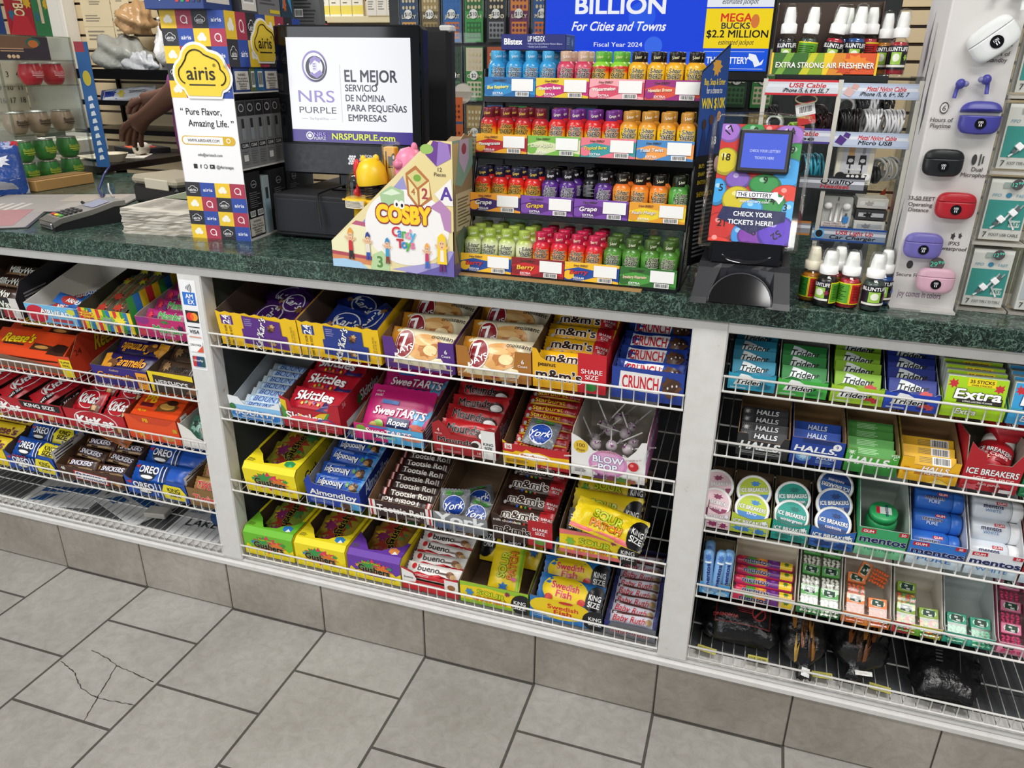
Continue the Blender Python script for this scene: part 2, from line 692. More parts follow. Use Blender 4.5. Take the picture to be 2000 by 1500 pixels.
part('back_panel', cab, lambda m: m.box(-1.5, 3.3, .455, .475, .03, 1.02, DARK))
for x in (.614, 1.855):
    part('divider', cab, lambda m: m.box(x, x + .016, .046, .455, .187, 1.02, SIDE))
part('end_panel', cab, lambda m: (m.box(-1.52, -1.5, 0, .475, 0, 1.02, WHITE), ))
part('end_panel', cab, lambda m: (m.box(3.3, 3.32, 0, .475, 0, 1.02, WHITE), ))
def sticker(m):
    F = FRONT(.609, -.0006, .753)
    W, H = .046, .232
    m.slab([(0, 0), (W, 0), (W, H), (0, H)], F, .0004, M('eef0f2'))
    it = [('r', .1, .73, .9, .87, '1f6fd0'), ('t', 'AM', .52, .83, .05, 'fff', {'b': 1.5}), ('t', 'EX', .6, .77, .05, 'fff', {'b': 1.5}),
          ('r', .12, .54, .92, .67, '151515'), ('e', .4, .605, .24, .045, 'e5232b'), ('e', .64, .605, .24, .045, 'f49a20'), ('e', .52, .605, .11, .034, 'f2601e'),
          ('r', .14, .485, .9, .495, '222'), ('t', 'VISA', .52, .44, .042, '1b1d2c', {'b': 1.2, 'sh': .2, 'w': .62}), ('r', .14, .375, .9, .385, 'd98a5a'),
          ('r', .1, .21, .92, .335, 'fafafa'), ('p', [(.5, .21), (.92, .21), (.92, .29)], 'e2552e'), ('t', 'DISCOVER', .5, .29, .026, '222', {'w': .7, 'b': .8}),
          ('r', .14, .04, .9, .16, '17535a'), ('p', [(.14, .04), (.36, .04), (.42, .16), (.2, .16)], 'c9252c'), ('p', [(.36, .04), (.62, .04), (.68, .16), (.42, .16)], '1d3c78'), ('t', 'UnionPay', .52, .115, .026, 'fff', {'w': .6, 'sh': .2})]
    m.sheet(F, W, H, it)
    for i in range(4):
        a0 = [(cos(a) * (.006 + .0045 * i) + .013, sin(a) * (.006 + .0045 * i) + .213, .0006) for a in [rad(-32 + 8 * j) for j in range(9)]]
        m.tube([tuple(F @ Vector(q)) for q in a0], .0007, M('1a1a1a'), 4)
stk = MB(); sticker(stk)
tag(stk.build('card_sticker'), 'white strip sticker of payment card logos on the left white post', 'sticker')

ct = MB()
ct.box(-1.6, 3.4, -.014, .90, 1.0225, 1.0645, GREEN, .0025)
ct.box(-1.6, -.10, .90, 1.0, 1.0225, 1.0645, GREEN, .0025)
tag(ct.build('countertop'), 'long green marbled laminate countertop over the candy shelves', 'countertop')

# walls and ceiling
def slat(name, x0, x1, y, z0, z1, pitch, off, slot=.012, col='cdb994'):
    m = MB()
    A, Bk = M(col, 'paint'), M('3a2a1e')
    m.box(x0, x1, y + .012, y + .05, z0, z1, Bk)
    z = z0
    n = int((z1 - z0) / pitch) + 2
    for i in range(n):
        a = max(z0, off + i * pitch + slot)
        b = min(z1, off + (i + 1) * pitch)
        if b - a > .004:
            m.box(x0, x1, y, y + .014, a, b, A, .001)
    return struct(m.build(name))
slat('wall_back', -4, 1.3, 2.2, 0, 2.75, .0785, .02)
slat('wall_back_right', 1.3, 6.5, 2.2, 0, 2.75, .0645, .012)
c = MB(); c.box(-4, 6.5, -5, 3.2, 2.75, 2.8, M('d8d6d0', 'paint')); struct(c.build('ceiling'))
c = MB(); c.box(-4.05, -4, -5, 3.2, 0, 2.75, M('c9c3b4', 'paint')); struct(c.build('wall_left'))
c = MB(); c.box(6.5, 6.55, -5, 3.2, 0, 2.75, M('c9c3b4', 'paint')); struct(c.build('wall_right'))

# ---------------------------------------------------------------- wire shelves
WIRE = M('e9e8e4', 'pl')
SH = {}
def wire_shelf(key, x0, x1, zf, th, label, depth=.34):
    "zf height of the deck at the front edge"
    r = empty('wire_shelf', (x0, 0, zf))
    tag(r, label, 'shelf', 'wire shelves under the counter')
    X = RX(th)
    L = x1 - x0
    d = MB(); d.M = X
    n = int(L / .0254)
    st = L / n
    for i in range(n + 1):
        x = min(max(i * st, .002), L - .002)
        d.tube([(x, .002, -.0005), (x, depth, -.0005)], .0013, WIRE, 5)
    for y in (.12, .235, depth):
        d.tube([(0, y, -.0035), (L, y, -.0035)], .0022, WIRE, 6)
    d.build('deck', r)
    q = MB()
    for i in range(n + 1):
        x = min(max(i * st, .002), L - .002)
        q.tube([(x, .003, -.0005), (x, .0012, .004), (x, .0005, .031)], .0014, WIRE, 5)
    q.tube([(0, 0, .031), (L, 0, .031)], .0026, WIRE, 7)
    q.tube([(0, .0015, -.002), (L, .0015, -.002)], .0026, WIRE, 7)
    q.build('front_lip', r)
    SH[key] = (zf, th)

T9, T4 = 8.5, 4.0
BAY = {'A': (-1.2, .612), 'B': (.673, 1.823), 'C': (1.894, 3.25)}
NAMES = {'A': 'left', 'B': 'middle', 'C': 'right'}
for key, zf, th, nth in (('B1', .825, T9, 'top'), ('B2', .625, T9, 'second'), ('B3', .413, T9, 'third'), ('B4', .205, T4, 'lowest'),
                         ('C1', .878, T9, 'top'), ('C2', .735, T9, 'second'), ('C3', .550, T9, 'third'), ('C4', .377, T9, 'fourth'), ('C5', .202, T4, 'lowest'),
                         ('A1', .817, T9, 'top'), ('A2', .663, T9, 'second'), ('A3', .510, T9, 'third'), ('A4', .326, T9, 'fourth'), ('A5', .190, T4, 'lowest')):
    a, b = BAY[key[0]]
    wire_shelf(key, a, b, zf, th, 'white wire shelf with upright front lip, %s shelf of the %s counter bay' % (nth, NAMES[key[0]]))
# ---------------------------------------------------------------- open display boxes and what lies in them
class Tray:
    pass

def tray(key, label, x0, x1, d, hf, hb, out, inn, front=(), right=(), hs=None, ys=.012, fo=None, y0=.012, so=None, name='display_box', cat='display box', left=(), back=True, dz=0, rz=0, tb=()):
    zf, th = SH[key]
    X = TR(x0, 0, zf + dz) @ RX(th) @ TR(0, y0, .0012) @ RZ(rz)
    w = x1 - x0
    hs = hf if hs is None else hs
    so = so or out
    mo, mi, ms = M(out), M(inn), M(so)
    b = MB()
    t = .0014
    b.box(t, w - t, t, d - t, 0, t, mi)
    sp = [(0, 0), (d, 0), (d, hb), (ys, hs), (0, hs if ys <= .013 else hf)]
    b.slab(sp, RIGHT(w, 0, 0), t, ms, mi, mi)
    b.slab([(d - a, z) for a, z in sp][::-1], LEFT(0, d, 0), t, ms, mi, mi)
    if back:
        b.slab([(0, 0), (w, 0), (w, hb), (0, hb)], BACK(w, d, 0), t, ms, mi, mi)
        for i in tb:
            b.slab(i, BACK(w, d, 0), t, ms, mi, mi)
    if right:
        b.sheet(RIGHT(w + .0001, 0, 0), d, max(hs, hb), right)
    if left:
        b.sheet(LEFT(-.0001, d, 0), d, max(hs, hb), left)
    r = b.build(name, None, X)
    tag(r, label, cat, 'open display boxes on the wire shelves')
    fp = MB()
    pts = fo or [(0, 0), (1, 0), (1, 1), (0, 1)]
    fp.slab([(a * w, c * hf) for a, c in pts], FRONT(0, -.0002, 0), t, mo, mi, mi)
    fp.sheet(FRONT(0, -.0003, 0), w, hf, front)
    fp.build('front_panel', r)
    T = Tray()
    T.X, T.w, T.d, T.hf, T.o = X, w, d, hf, r
    return T

def ss(a, b, x):
    t = min(1, max(0, (x - a) / (b - a)))
    return t * t * (3 - 2 * t)

def pouch(name, W, H, T, base, items, ends='lr', k='film', seed=1, back=None, crimp=.007, lump=.10):
    rs = random.Random(seed)
    ph = [rs.uniform(0, 6) for _ in range(6)]
    cx = crimp / (W / 2) if ends == 'lr' else crimp / (H / 2)

    def th(x, y):
        u, v = x / (W / 2), y / (H / 2)
        if ends == 'tb':
            u, v = v, u
        a = max(0., 1 - abs(v) ** 3.2) ** .6
        e = 1 - ss(.72 - cx, 1 - cx * .9, abs(u))
        l = 1 + lump * (sin(5 * u + ph[0]) * sin(4 * v + ph[1]) + .6 * sin(11 * u + ph[2] + 3 * v) * cos(7 * v + ph[3]))
        return T / 2 * a * (.05 + .95 * e) * l + .0003

    NX, NY = 18, 10
    vs, top, bot = [], [], []
    def g(i, n, c):
        s = -1 + 2 * i / n
        return s
    for s in (1, -1):
        for j in range(NY + 1):
            for i in range(NX + 1):
                x, y = -W / 2 + W * i / NX, -H / 2 + H * j / NY
                z = th(x, y) * s
                if ends == 'lr' and i in (0, NX):
                    x += (.0012 if j % 2 else -.0012)
                if ends == 'tb' and j in (0, NY):
                    y += (.0012 if i % 2 else -.0012)
                vs.append((x, y, z))
    n = (NX + 1) * (NY + 1)
    f1 = [(j * (NX + 1) + i, j * (NX + 1) + i + 1, (j + 1) * (NX + 1) + i + 1, (j + 1) * (NX + 1) + i) for j in range(NY) for i in range(NX)]
    m = MB()
    m.add(vs[:n], f1, M(base, k), True)
    m.add(vs[n:], [q[::-1] for q in f1], M(back or base, k), True)
    e = [i for i in range(NX + 1)] + [j * (NX + 1) + NX for j in range(1, NY + 1)] + [NY * (NX + 1) + i for i in range(NX - 1, -1, -1)] + [j * (NX + 1) for j in range(NY - 1, 0, -1)]
    q = [vs[i] for i in e] + [vs[n + i] for i in e]
    L = len(e)
    m.add(q, [(i, L + i, L + (i + 1) % L, (i + 1) % L) for i in range(L)], M(base, k))
    m.sheet(TR(-W / 2, -H / 2, 0), W, H, items, warp=lambda x, y: (x, y, th(x - W / 2, y - H / 2) + .0007), k=k)
    o = m.build(name)
    o['used'] = 0
    return o

def pack(name, W, H, T, base, items, k='card', side=None, top=(), bev=.0008):
    "a flat box or block: face up, centred"
    m = MB()
    m.box(-W / 2, W / 2, -H / 2, H / 2, -T / 2, T / 2, M(side or base, k), bev)
    m.sheet(TR(-W / 2 + bev, -H / 2 + bev, T / 2 + .0001), W - 2 * bev, H - 2 * bev, [('r', 0, 0, 1, 1, base)] + list(items), k=k)
    if top:
        m.sheet(frame((-W / 2, H / 2, -T / 2), (1, 0, 0), (0, 0, 1)) @ TR(0, 0, 0), W, T, top, k=k)
    if True:
        m.sheet(frame((-W / 2, -H / 2 - .0001, -T / 2), (1, 0, 0), (0, 0, 1)), W, T, list(top), k=k)
    o = m.build(name)
    o['used'] = 0
    return o

def put(o, X, label, cat, group=None):
    if o['used']:
        c = dup(o)
    else:
        c = o
        o['used'] = 1
    c.matrix_world = X
    tag(c, label, cat, group)
    return c

def cleanup():
    for o in list(bpy.data.objects):
        if 'used' in o:
            if not o['used'] and 'label' not in o and o.parent is None:
                bpy.data.objects.remove(o)
            else:
                del o['used']

def rows(T, o, n, desc, where, cat, y0, dy, z0, dz, a, cx=.5, rzs=None, jit=.0015, da=0, jr=1.5, first=0):
    rs = random.Random(int(T.w * 1e5) + n)
    for i in range(n):
        rz = (rzs[i % len(rzs)] if rzs else 0)
        X = T.X @ TR(T.w * cx + rs.uniform(-jit, jit), y0 + dy * i, z0 + dz * i) @ RX(a + da * i) @ RZ(rz + rs.uniform(-jr, jr))
        pos = ORD[i + first] + ' from front' if n + first > 1 else 'lying alone'
        put(o, X, '%s, %s in %s' % (desc, pos, where), cat, '%ss in the %s' % (cat, where))

def pieces(T, o, poses, desc, where, cat, names):
    for (cx, y, z, a, ry, rz), nm in zip(poses, names):
        put(o, T.X @ TR(T.w * cx, y, z) @ RX(a) @ RY(ry) @ RZ(rz), '%s, %s in %s' % (desc, nm, where), cat, '%ss in the %s' % (cat, where))

SCO = lambda l, r, dep, s=.05: [(0, 0), (1, 0), (1, 1), (r, 1), (r - s, 1 - dep), (l + s, 1 - dep), (l, 1), (0, 1)]
ZIG = lambda n=14, a=.03: [(0, 0), (1, 0)] + [(1 - i / n, 1 - (a if i % 2 else 0) - (a * .5 if i % 3 == 0 else 0)) for i in range(n + 1)]
FINE = lambda c, x0=.06, y0=.06, x1=.5, y1=.18, n=3: ('x', x0, y0, x1, y1, n, c)

# ============ middle bay, top shelf
def nutprint(c):
    return [('r', .05, .62, .2, .88, c), ('t', '24', .11, .76, .2, 'fff', {'r': 90, 'b': 1.6}), ('t', 'PACKS', .165, .75, .05, 'fff', {'r': 90, 'w': .12}),
            ('t', 'PERFECT FOR', .09, .3, .07, '1a1a1a', {'r': 90, 'b': 1}), ('t', 'ON THE GO!', .15, .3, .07, '1a1a1a', {'r': 90, 'b': 1}),
            ('p', [(.3, .12), (.86, .06), (.86, .46), (.8, .47), (.8, .86), (.33, .93), (.33, .55), (.3, .54)], c),
            ('x', .35, .62, .48, .85, 4, '8f86b8'), ('t', 'Kar’s', .56, .68, .2, 'fff', {'r': 72, 'b': 1.5, 'sh': .3, 'o': '222'}), ('t', 'Kar’s', .5, .27, .18, 'fff', {'r': 72, 'b': 1.5, 'sh': .3, 'o': '222'}),
            ('s', .68, .66, .06, .12, 7, '8a5a30'), ('s', .7, .72, .035, .07, 5, 'd8b070'), ('s', .66, .58, .035, .07, 5, '3a2416'), ('s', .65, .26, .06, .12, 7, '8a5a30'), ('s', .68, .2, .035, .07, 5, 'd8b070'),
            ('t', '1.25 OZ (35G) PACKS', .93, .5, .045, '3a2a10', {'r': 90}), ('t', 'NET WT 30 OZ', .96, .5, .04, '3a2a10', {'r': 90})]
for nm, c, x0, x1, w1, w2 in (('purple', '5b2a86', .703, .925, 'yellow box with purple print', '4e2672'), ('blue', '233a8c', .928, 1.138, 'yellow box with blue print', '22388a')):
    T = tray('B1', 'yellow cardboard box with %s label panels, torn zigzag rim, holding nut pouches' % nm, x0, x1, .26, .092, .125, 'f4c614', '6b584a', nutprint(c), hs=.095, ys=.02, fo=ZIG(16, .035))
    p = pouch('snack_pouch', .12, .095, .024, w2, [('e', .5, .5, .3, .32, 'e8e6f0'), ('e', .5, .5, .27, .28, w2), ('t', 'Kar’s', .5, .5, .24, 'fff', {'b': 1.5, 'sh': .3, 'r': 8}), ('s', .8, .45, .1, .14, 7, '8a5f3a'), ('s', .2, .3, .08, .1, 6, 'a0764c')], 'tb', 'film', 3)
    pieces(T, p, [(.4, .085, .04, 14, 8, 70), (.62, .13, .056, 20, -6, -35), (.4, .18, .05, 14, 6, 35)] if nm == 'purple' else [(.42, .075, .05, 26, 6, -12), (.68, .1, .052, 16, -14, 50), (.42, .16, .055, 18, 12, -40)], 'small %s foil nut pouch' % nm, w1, 'snack pouch', ['nearest the front', 'second from the front', 'at the back'])
for nm, c, x0, x1, ins, off in (('purple', '5a2f86', 1.147, 1.319, 'vanilla', 0), ('brown', 'b0742c', 1.325, 1.497, 'cream', 1)):
    wh = nm + ' croissant box'
    T = tray('B1', '%s cardboard box with a dipped front edge, holding cream croissant packs' % nm, x0, x1, .25, .078, .1, c, '6e5438',
             [('e', .5, .2, .07, .13, '9c1f2a'), ('t', '7', .5, .21, .14, 'fff', {'b': 2}), ('t', 'Croissant', .7, .22, .11, 'fff', {'b': 1, 'w': .26}), ('x', .58, .05, .8, .13, 2, 'e8dcc8'), ('t', '6', .89, .72, .13, 'fff', {'b': 1.5}), ('t', 'Count', .89, .58, .08, 'fff', {'b': .8})],
             fo=[(0, 0), (1, 0), (1, 1), (.79, 1), (.77, .5), (.7, .42), (.3, .42), (.2, .5), (.15, 1), (0, 1)], hs=.082, ys=.03)
    it = [('r', 0, 0, .16, 1, 'd08a20'), ('e', .56, .5, .27, .36, 'd9a25e'), ('s', .62, .46, .18, .25, 9, 'b87436', .8), ('e', .66, .42, .1, .14, 'f0d8a0'), ('e', .52, .62, .16, .1, 'e9bd7c'),
          ('e', .26, .52, .15, .4, 'f4ece0'), ('e', .26, .52, .135, .37, '8c1520'), ('t', '7', .25, .62, .36, 'fff', {'b': 2.4, 'r': 15}), ('t', 'DAYS', .27, .36, .17, 'fff', {'b': 1.6, 'r': 28}), ('t', 'croissant', .8, .82, .12, '3a3028', {'b': 1, 'sh': .2, 'w': .32})]
    p = pouch('pastry_pack', .165, .085, .036, 'ece2c0', it, 'lr', 'film', 5 + off)
    rows(T, p, 3, 'cream pastry pack with red round badge', wh, 'pastry pack', .028, .062, .042, .012, 48, rzs=[0, 3, -3])
MMS = lambda base, red, body: [('r', 0, 0, .62, 1, base), ('r', .62, 0, 1, 1, red), ('t', 'm&m’s', .36, .3, .28, '3a2018', {'b': 3, 'o': 'fff', 'ow': 2.2, 'w': .62})]
mm_bar = lambda base, red, sub, seed: pouch('candy_bar', .15, .046, .022, base, [('r', .74, .02, .97, .98, red), ('t', 'm&m’s', .42, .56, .42, '33190f', {'b': 2.2, 'o': 'f6f2ea', 'ow': 4, 'w': .6}), ('e', .3, .16, .02, .07, '2a62b8'), ('e', .37, .13, .02, .07, 'e8b820'), ('e', .44, .14, .02, .07, '3a9a3c'), ('e', .52, .13, .02, .07, 'd2382c'), ('t', 'SHARE', .86, .55, .14, 'fff', {'b': .8}), ('t', 'SIZE', .86, .36, .14, 'fff', {'b': .8}), ('e', .08, .3, .03, .1, 'ddd')], 'lr', 'film', seed)
T = tray('B1', 'yellow and red box with a low dipped front, holding yellow peanut candy bags', 1.5, 1.66, .25, .095, .1, 'f2b713', '5f4631',
         [('r', .62, 0, 1, 1, 'd01f2e'), ('t', 'peanut', .2, .62, .11, '3a2018', {'b': 2}), ('t', 'm&m’s', .36, .36, .27, '2e160e', {'b': 2.8, 'o': 'fff', 'ow': 2.6, 'w': .62}), ('t', 'SHARE', .81, .56, .12, 'fff', {'b': .8}), ('t', 'SIZE', .81, .42, .12, 'fff', {'b': .8}), ('e', .8, .16, .08, .1, '2f8a3a')],
         fo=[(0, 0), (1, 0), (1, 1), (.88, .98), (.8, .68), (.2, .7), (.12, .78), (.06, .98), (0, 1)], so='c81c2a')
rows(T, mm_bar('f0b414', 'c81e2c', '', 11), 4, 'yellow candy bag with brown lettering', 'yellow and red box', 'candy bag', .03, .042, .052, .011, 38)
CR = [('p', [(.1, .3), (.66, .27), (.7, .85), (.12, .88)], 'f4f2f0'), ('t', 'CRUNCH', .4, .57, .42, 'd01c2c', {'b': 2, 'w': .5}), ('s', .82, .5, .13, .4, 9, '5a3a28', .8), ('p', [(.7, .35), (.84, .15), (.98, .55), (.84, .72)], '6b4630'), ('p', [(.72, .5), (.84, .33), (.96, .68), (.85, .8)], '4a3022'), ('e', .78, .5, .012, .04, 'e8e4e0'), ('e', .84, .58, .012, .04, 'e8e4e0'), ('e', .9, .6, .012, .04, 'e8e4e0')]
T = tray('B1', 'blue cardboard box of chocolate bars with white and red lettering', 1.672, 1.82, .25, .075, .09, '22419c', '1c2f70', [(a if a[0] != 'x' else a) for a in CR], hs=.08, ys=.02, fo=ZIG(20, .012))
p = pouch('candy_bar', .14, .05, .018, '22409a', CR, 'lr', 'film', 21)
rows(T, p, 4, 'blue chocolate bar with red lettering', 'blue box', 'candy bar', .03, .046, .05, .01, 46)

# ============ middle bay, second shelf
T = tray('B2', 'white and sky blue box of coconut bars at the left end of the second shelf', .7, .85, .25, .05, .1, 'eef3f6', 'aab0b3', [('r', 0, 0, 1, .85, '8cc4ee'), ('e', .5, .3, .5, .3, '2f7fd0'), ('t', 'BOUNTY', .5, .45, .32, 'f4f8fc', {'b': 2, 'o': '2a6cc0', 'ow': 2.4, 'sh': .2, 'w': .8}), ('e', .06, .7, .06, .2, '3a7a3a'), FINE('e8f2fa', .2, .1, .8, .22, 2)],
         fo=[(0, 0), (1, 0), (1, 1.3), (.8, .95), (.3, .9), (.2, 1.3), (0, 1.35)])
p = pouch('candy_bar', .13, .03, .02, 'd4e4f0', [('r', .12, .3, .98, .98, '9cc8ea'), ('r', .12, .02, .98, .3, 'f2f6f8'), ('t', 'BOUNTY', .6, .62, .5, '2a5cb0', {'b': 2, 'o': 'f4f8fc', 'sh': .3, 'w': .7})], 'lr', 'film', 31)
rows(T, p, 7, 'pale blue coconut bar', 'white and sky blue box', 'candy bar', .024, .0265, .022, .0035, 34)
SKP = [('p', [(.55, .02), (.97, .05), (.95, .4), (.7, .35)], '3c2a6a'), ('t', 'Skittles', .48, .6, .4, 'fff', {'b': 2.4, 'o': '7a0a18', 'ow': 2, 'w': .7, 'sh': .15, 'arc': .15})] + [('e', .3 + .075 * i, .22 + .05 * (i % 2), .022, .06, c) for i, c in enumerate(('f2c320', '5fae3a', 'e8782a', '7a3a90', 'f2d040', 'd8342c'))]
T = tray('B2', 'red box with rainbow corner and white lettering, full of red candy bags', .856, 1.018, .25, .082, .098, 'b81a2c', '5a3a2c',
         [('p', [(0, .3), (.08, .3), (.1, .95), (0, 1)], 'e8c81e'), ('p', [(0, .3), (.16, .3), (.03, .75), (0, .8)], '4a9a38'), ('p', [(.5, .42), (.72, .42), (.82, .7), (.66, .64)], 'e8c028'), ('p', [(.7, .42), (.76, .44), (.84, .7), (.8, .7)], '4a9a48'),
          ('t', 'Skittles', .38, .46, .26, 'fff', {'b': 2.4, 'o': '6a0814', 'ow': 1.5, 'w': .62}), ('t', 'original', .78, .3, .1, 'f0c428', {'b': .8, 'r': -4}), ('t', '36', .12, .16, .12, 'e89aa2', {'b': 1}), FINE('d8707a', .32, .1, .95, .22, 2)],
         fo=[(0, 0), (1, 0), (1, 1), (.84, 1), (.8, .7), (.18, .72), (.16, .98), (0, 1.12)], right=[('t', 'Skittles', .62, .52, .3, 'fff', {'b': 2.2, 'w': .4, 'o': '5a0812'}), ('t', '36', .1, .75, .14, 'e0a0a6'), ('s', .4, .45, .06, .2, 6, '3c7a3c'), ('r', .1, .05, .5, .25, 'c9c9cc')])
p = pouch('candy_bag', .148, .068, .024, 'c01c30', SKP, 'lr', 'film', 33)
rows(T, p, 3, 'red candy bag with white lettering', 'red rainbow box', 'candy bag', .04, .062, .062, .012, 26)
pieces(T, p, [(.5, .024, .04, 30, 0, 0)], 'red candy bag with white lettering', 'red rainbow box', 'candy bag', ['half hidden under the front one'])
STP = [('p', [(.62, 0), (1, 0), (1, .62), (.72, .56)], '58aede'), ('t', 'share', .16, .86, .06, 'f6d8e4', {'b': 1}), ('t', 'pack!', .16, .77, .06, 'f6d8e4', {'b': 1}), ('r', .24, .6, .5, .68, '2a6cb8'), ('t', 'SweeTARTS', .55, .46, .17, 'fff', {'b': 1.8, 'o': 'c0206a', 'ow': 2.2, 'sh': .25, 'w': .78}), ('r', .4, .14, .74, .34, '1c2a5c'), ('t', 'Ropes', .57, .25, .12, 'fff', {'b': 1.8, 'sh': .2}), ('r', .44, .06, .7, .12, '7accc4'), ('e', .28, .16, .08, .1, '8ab84a'), ('e', .2, .12, .06, .08, 'd8c070'), ('e', .85, .22, .1, .05, 'c8584a'), ('e', .88, .14, .1, .05, 'd87a60')]
T = tray('B2', 'pink and blue box holding two large pink candy rope bags', 1.054, 1.236, .27, .045, .11, 'c81f78', '8a6c52', [('r', .48, 0, 1, 1, '52aadc'), ('e', .1, .72, .07, .2, '7aa83a'), ('r', .22, .86, .5, .97, '3a78c0'), ('t', 'SweeTARTS', .5, .66, .3, 'fff', {'b': 1.8, 'o': 'b81c66', 'ow': 2.2, 'sh': .2, 'w': .66}), ('r', .26, .22, .56, .46, '1d2a58'), ('t', 'Ropes', .4, .34, .2, 'fff', {'b': 1.6}), ('r', .48, .24, .6, .4, '7accc4'), ('e', .8, .55, .14, .12, 'c8584a'), ('e', .84, .42, .14, .1, 'd88468')], so='5a3a4c', right=[('x', .05, .1, .4, .4, 4, 'c8c8cc')])
p = pouch('candy_bag', .172, .125, .022, 'c22070', STP, 'tb', 'film', 41, lump=.05)
rows(T, p, 2, 'large pink candy rope bag', 'pink and blue box', 'candy bag', .062, .105, .05, .022, 38)
MOP = [('t', 'Mounds', .42, .58, .42, '0f0a0a', {'b': 2.4, 'o': 'd8d2d0', 'ow': 1.1, 'w': .56}), ('e', .8, .4, .13, .26, '3a1c16'), ('e', .81, .36, .1, .17, 'eeeae6'), ('r', .6, .1, .76, .14, 'e8b0a8')]
T = tray('B2', 'red box with white torn corners holding red coconut bars', 1.262, 1.416, .25, .075, .1, 'a81c24', '4e3528', [('r', .78, 0, 1, 1.05, 'eeeeec'), ('t', 'KING', .89, .56, .1, '1a1a1a', {'b': 2}), ('t', 'SIZE', .89, .42, .1, '1a1a1a', {'b': 2}), ('t', 'Mounds', .36, .52, .2, '120a0a', {'b': 2.2, 'o': 'e4dcd8', 'ow': 1.2, 'w': .56}), ('e', .7, .48, .08, .16, 'eae6e2'), ('e', .68, .46, .06, .1, '2a1410'), ('t', '4', .1, .86, .13, 'f0d8d4', {'b': 1}), ('t', 'PIECES', .1, .72, .06, 'f0d8d4'), ('t', '18', .74, .18, .1, 'f0d8d4'), ('t', 'COUNT', .7, .08, .06, 'f0d8d4'), FINE('d89a96', .05, .06, .45, .14, 2)],
         fo=[(0, 0), (1, 0), (1, 1.12), (.92, 1.15), (.8, 1.0), (.78, .7), (.3, .72), (.24, 1.0), (.12, 1.2), (0, 1.05)], so='7c1620', right=[('t', 'Mounds', .3, .5, .4, '180c0c', {'b': 2, 'w': .3, 'o': 'c8b8b4'})])
p = pouch('candy_bar', .142, .05, .022, 'b41f24', MOP, 'lr', 'film', 43)
rows(T, p, 5, 'red coconut bar with black lettering', 'red box with white corners', 'candy bar', .03, .043, .046, .01, 44, rzs=[0, -3, 4, 0, 2])
STB = [('r', .03, .02, .97, .3, 'e8b81c'), ('t', 'Starburst', .42, .62, .42, 'f6d21e', {'b': 2, 'o': 'a81420', 'w': .6}), ('t', 'Original', .86, .5, .24, 'f4c4c0', {'b': .8, 'w': .18}), ('e', .07, .45, .035, .2, 'd8d4cc')]
T = tray('B2', 'red and yellow box packed with stick candy, a mint pouch on top', 1.434, 1.589, .26, .056, .115, 'f0c318', '6a5138', [('p', [(0, .6), (.15, .58), (.2, .68), (.3, .66), (.36, .82), (.45, .7), (.55, .74), (.72, .62), (1, .66), (1, 1), (0, 1)], 'c01e28'), ('r', .5, 0, 1, .16, 'b81c26'), ('r', .03, .72, .14, .98, 'f2efe8'), ('t', '36', .085, .84, .16, 'b81c26', {'b': 1.6}), ('e', .48, .5, .24, .17, 'fff'), ('t', 'Starburst', .48, .5, .19, 'c01e28', {'b': 2, 'o': 'f6d21e', 'ow': 1.4, 'w': .4}), ('t', 'Original', .66, .08, .1, 'f4d0cc', {'b': 1}), FINE('8a5a14', .05, .08, .46, .26, 3)], fo=[(0, 0), (1, 0), (1, 1.02), (.9, .92), (.3, .94), (.2, .8), (.08, .96), (0, 1.15)], so='8c1a20')
p = pouch('candy_stick', .125, .024, .018, 'b8202a', STB, 'lr', 'film', 45)
rows(T, p, 10, 'red and yellow candy stick', 'red and yellow box', 'candy stick', .03, .0225, .028, .0068, 42, jr=2)
YOR = [('e', .5, .42, .36, .36, 'e8eaf4'), ('e', .5, .42, .34, .34, '1c449c'), ('t', 'York', .5, .42, .26, 'fff', {'b': 1, 'sh': .5, 'r': 10}), ('e', .3, .85, .12, .1, '4f8a48'), ('e', .62, .88, .16, .09, '3f7a3c')]
yk = pouch('mint_pouch', .075, .07, .016, '6a6e72', YOR, 'tb', 'crk', 47)
put(yk, T.X @ TR(T.w * .52, .042, .066) @ RX(24) @ RZ(-6), 'grey and blue mint pouch lying on the red and yellow candy sticks', 'candy pouch')
T = tray('B2', 'white box with torn dipped front and pink sides, half full of lollipops', 1.594, 1.758, .2, .1, .125, 'f0efed', 'bdb6aa', [('e', .13, .78, .1, .17, 'e8c43a'), ('t', '100', .13, .82, .1, '7a4a18', {'b': .6}), ('t', 'Pops', .13, .7, .07, '7a4a18'), ('e', .5, .42, .26, .36, 'd48cc0'), ('e', .5, .42, .22, .3, 'e4aad2'), ('t', 'CHARMS', .5, .74, .06, 'a8203c', {'b': 1, 'o': 'fff'}), ('t', 'BLOW', .5, .54, .17, 'fff', {'b': 2.6, 'o': '1f5ab0', 'ow': 2}), ('t', 'POP', .5, .34, .17, 'fff', {'b': 2.6, 'o': '1f5ab0', 'ow': 2}), ('e', .84, .46, .07, .12, 'c8242c'), ('e', .82, .49, .025, .04, 'f08a88'), ('t', '2 lunch in 1!', .84, .64, .05, '8a2a2a', {'r': 12}), FINE('555', .05, .1, .24, .2, 3), ('s', .4, .04, .12, .1, 7, '5a2a5c'), ('s', .56, .05, .1, .1, 7, '7a3a4c'), ('s', .7, .06, .12, .08, 7, '4a7a34'), ('s', .82, .05, .1, .08, 7, '9a5a44')],
         fo=[(0, 0), (1, 0), (1, 1.12), (.93, 1.1), (.86, .86), (.76, .66), (.3, .72), (.2, .9), (.1, 1.02), (0, 1.1)], hs=.115, ys=.02, so='c977b2', right=[('t', 'BLOW POP', .5, .6, .24, 'fff', {'b': 2.4, 'o': '1f3a80'})])
lp = MB()
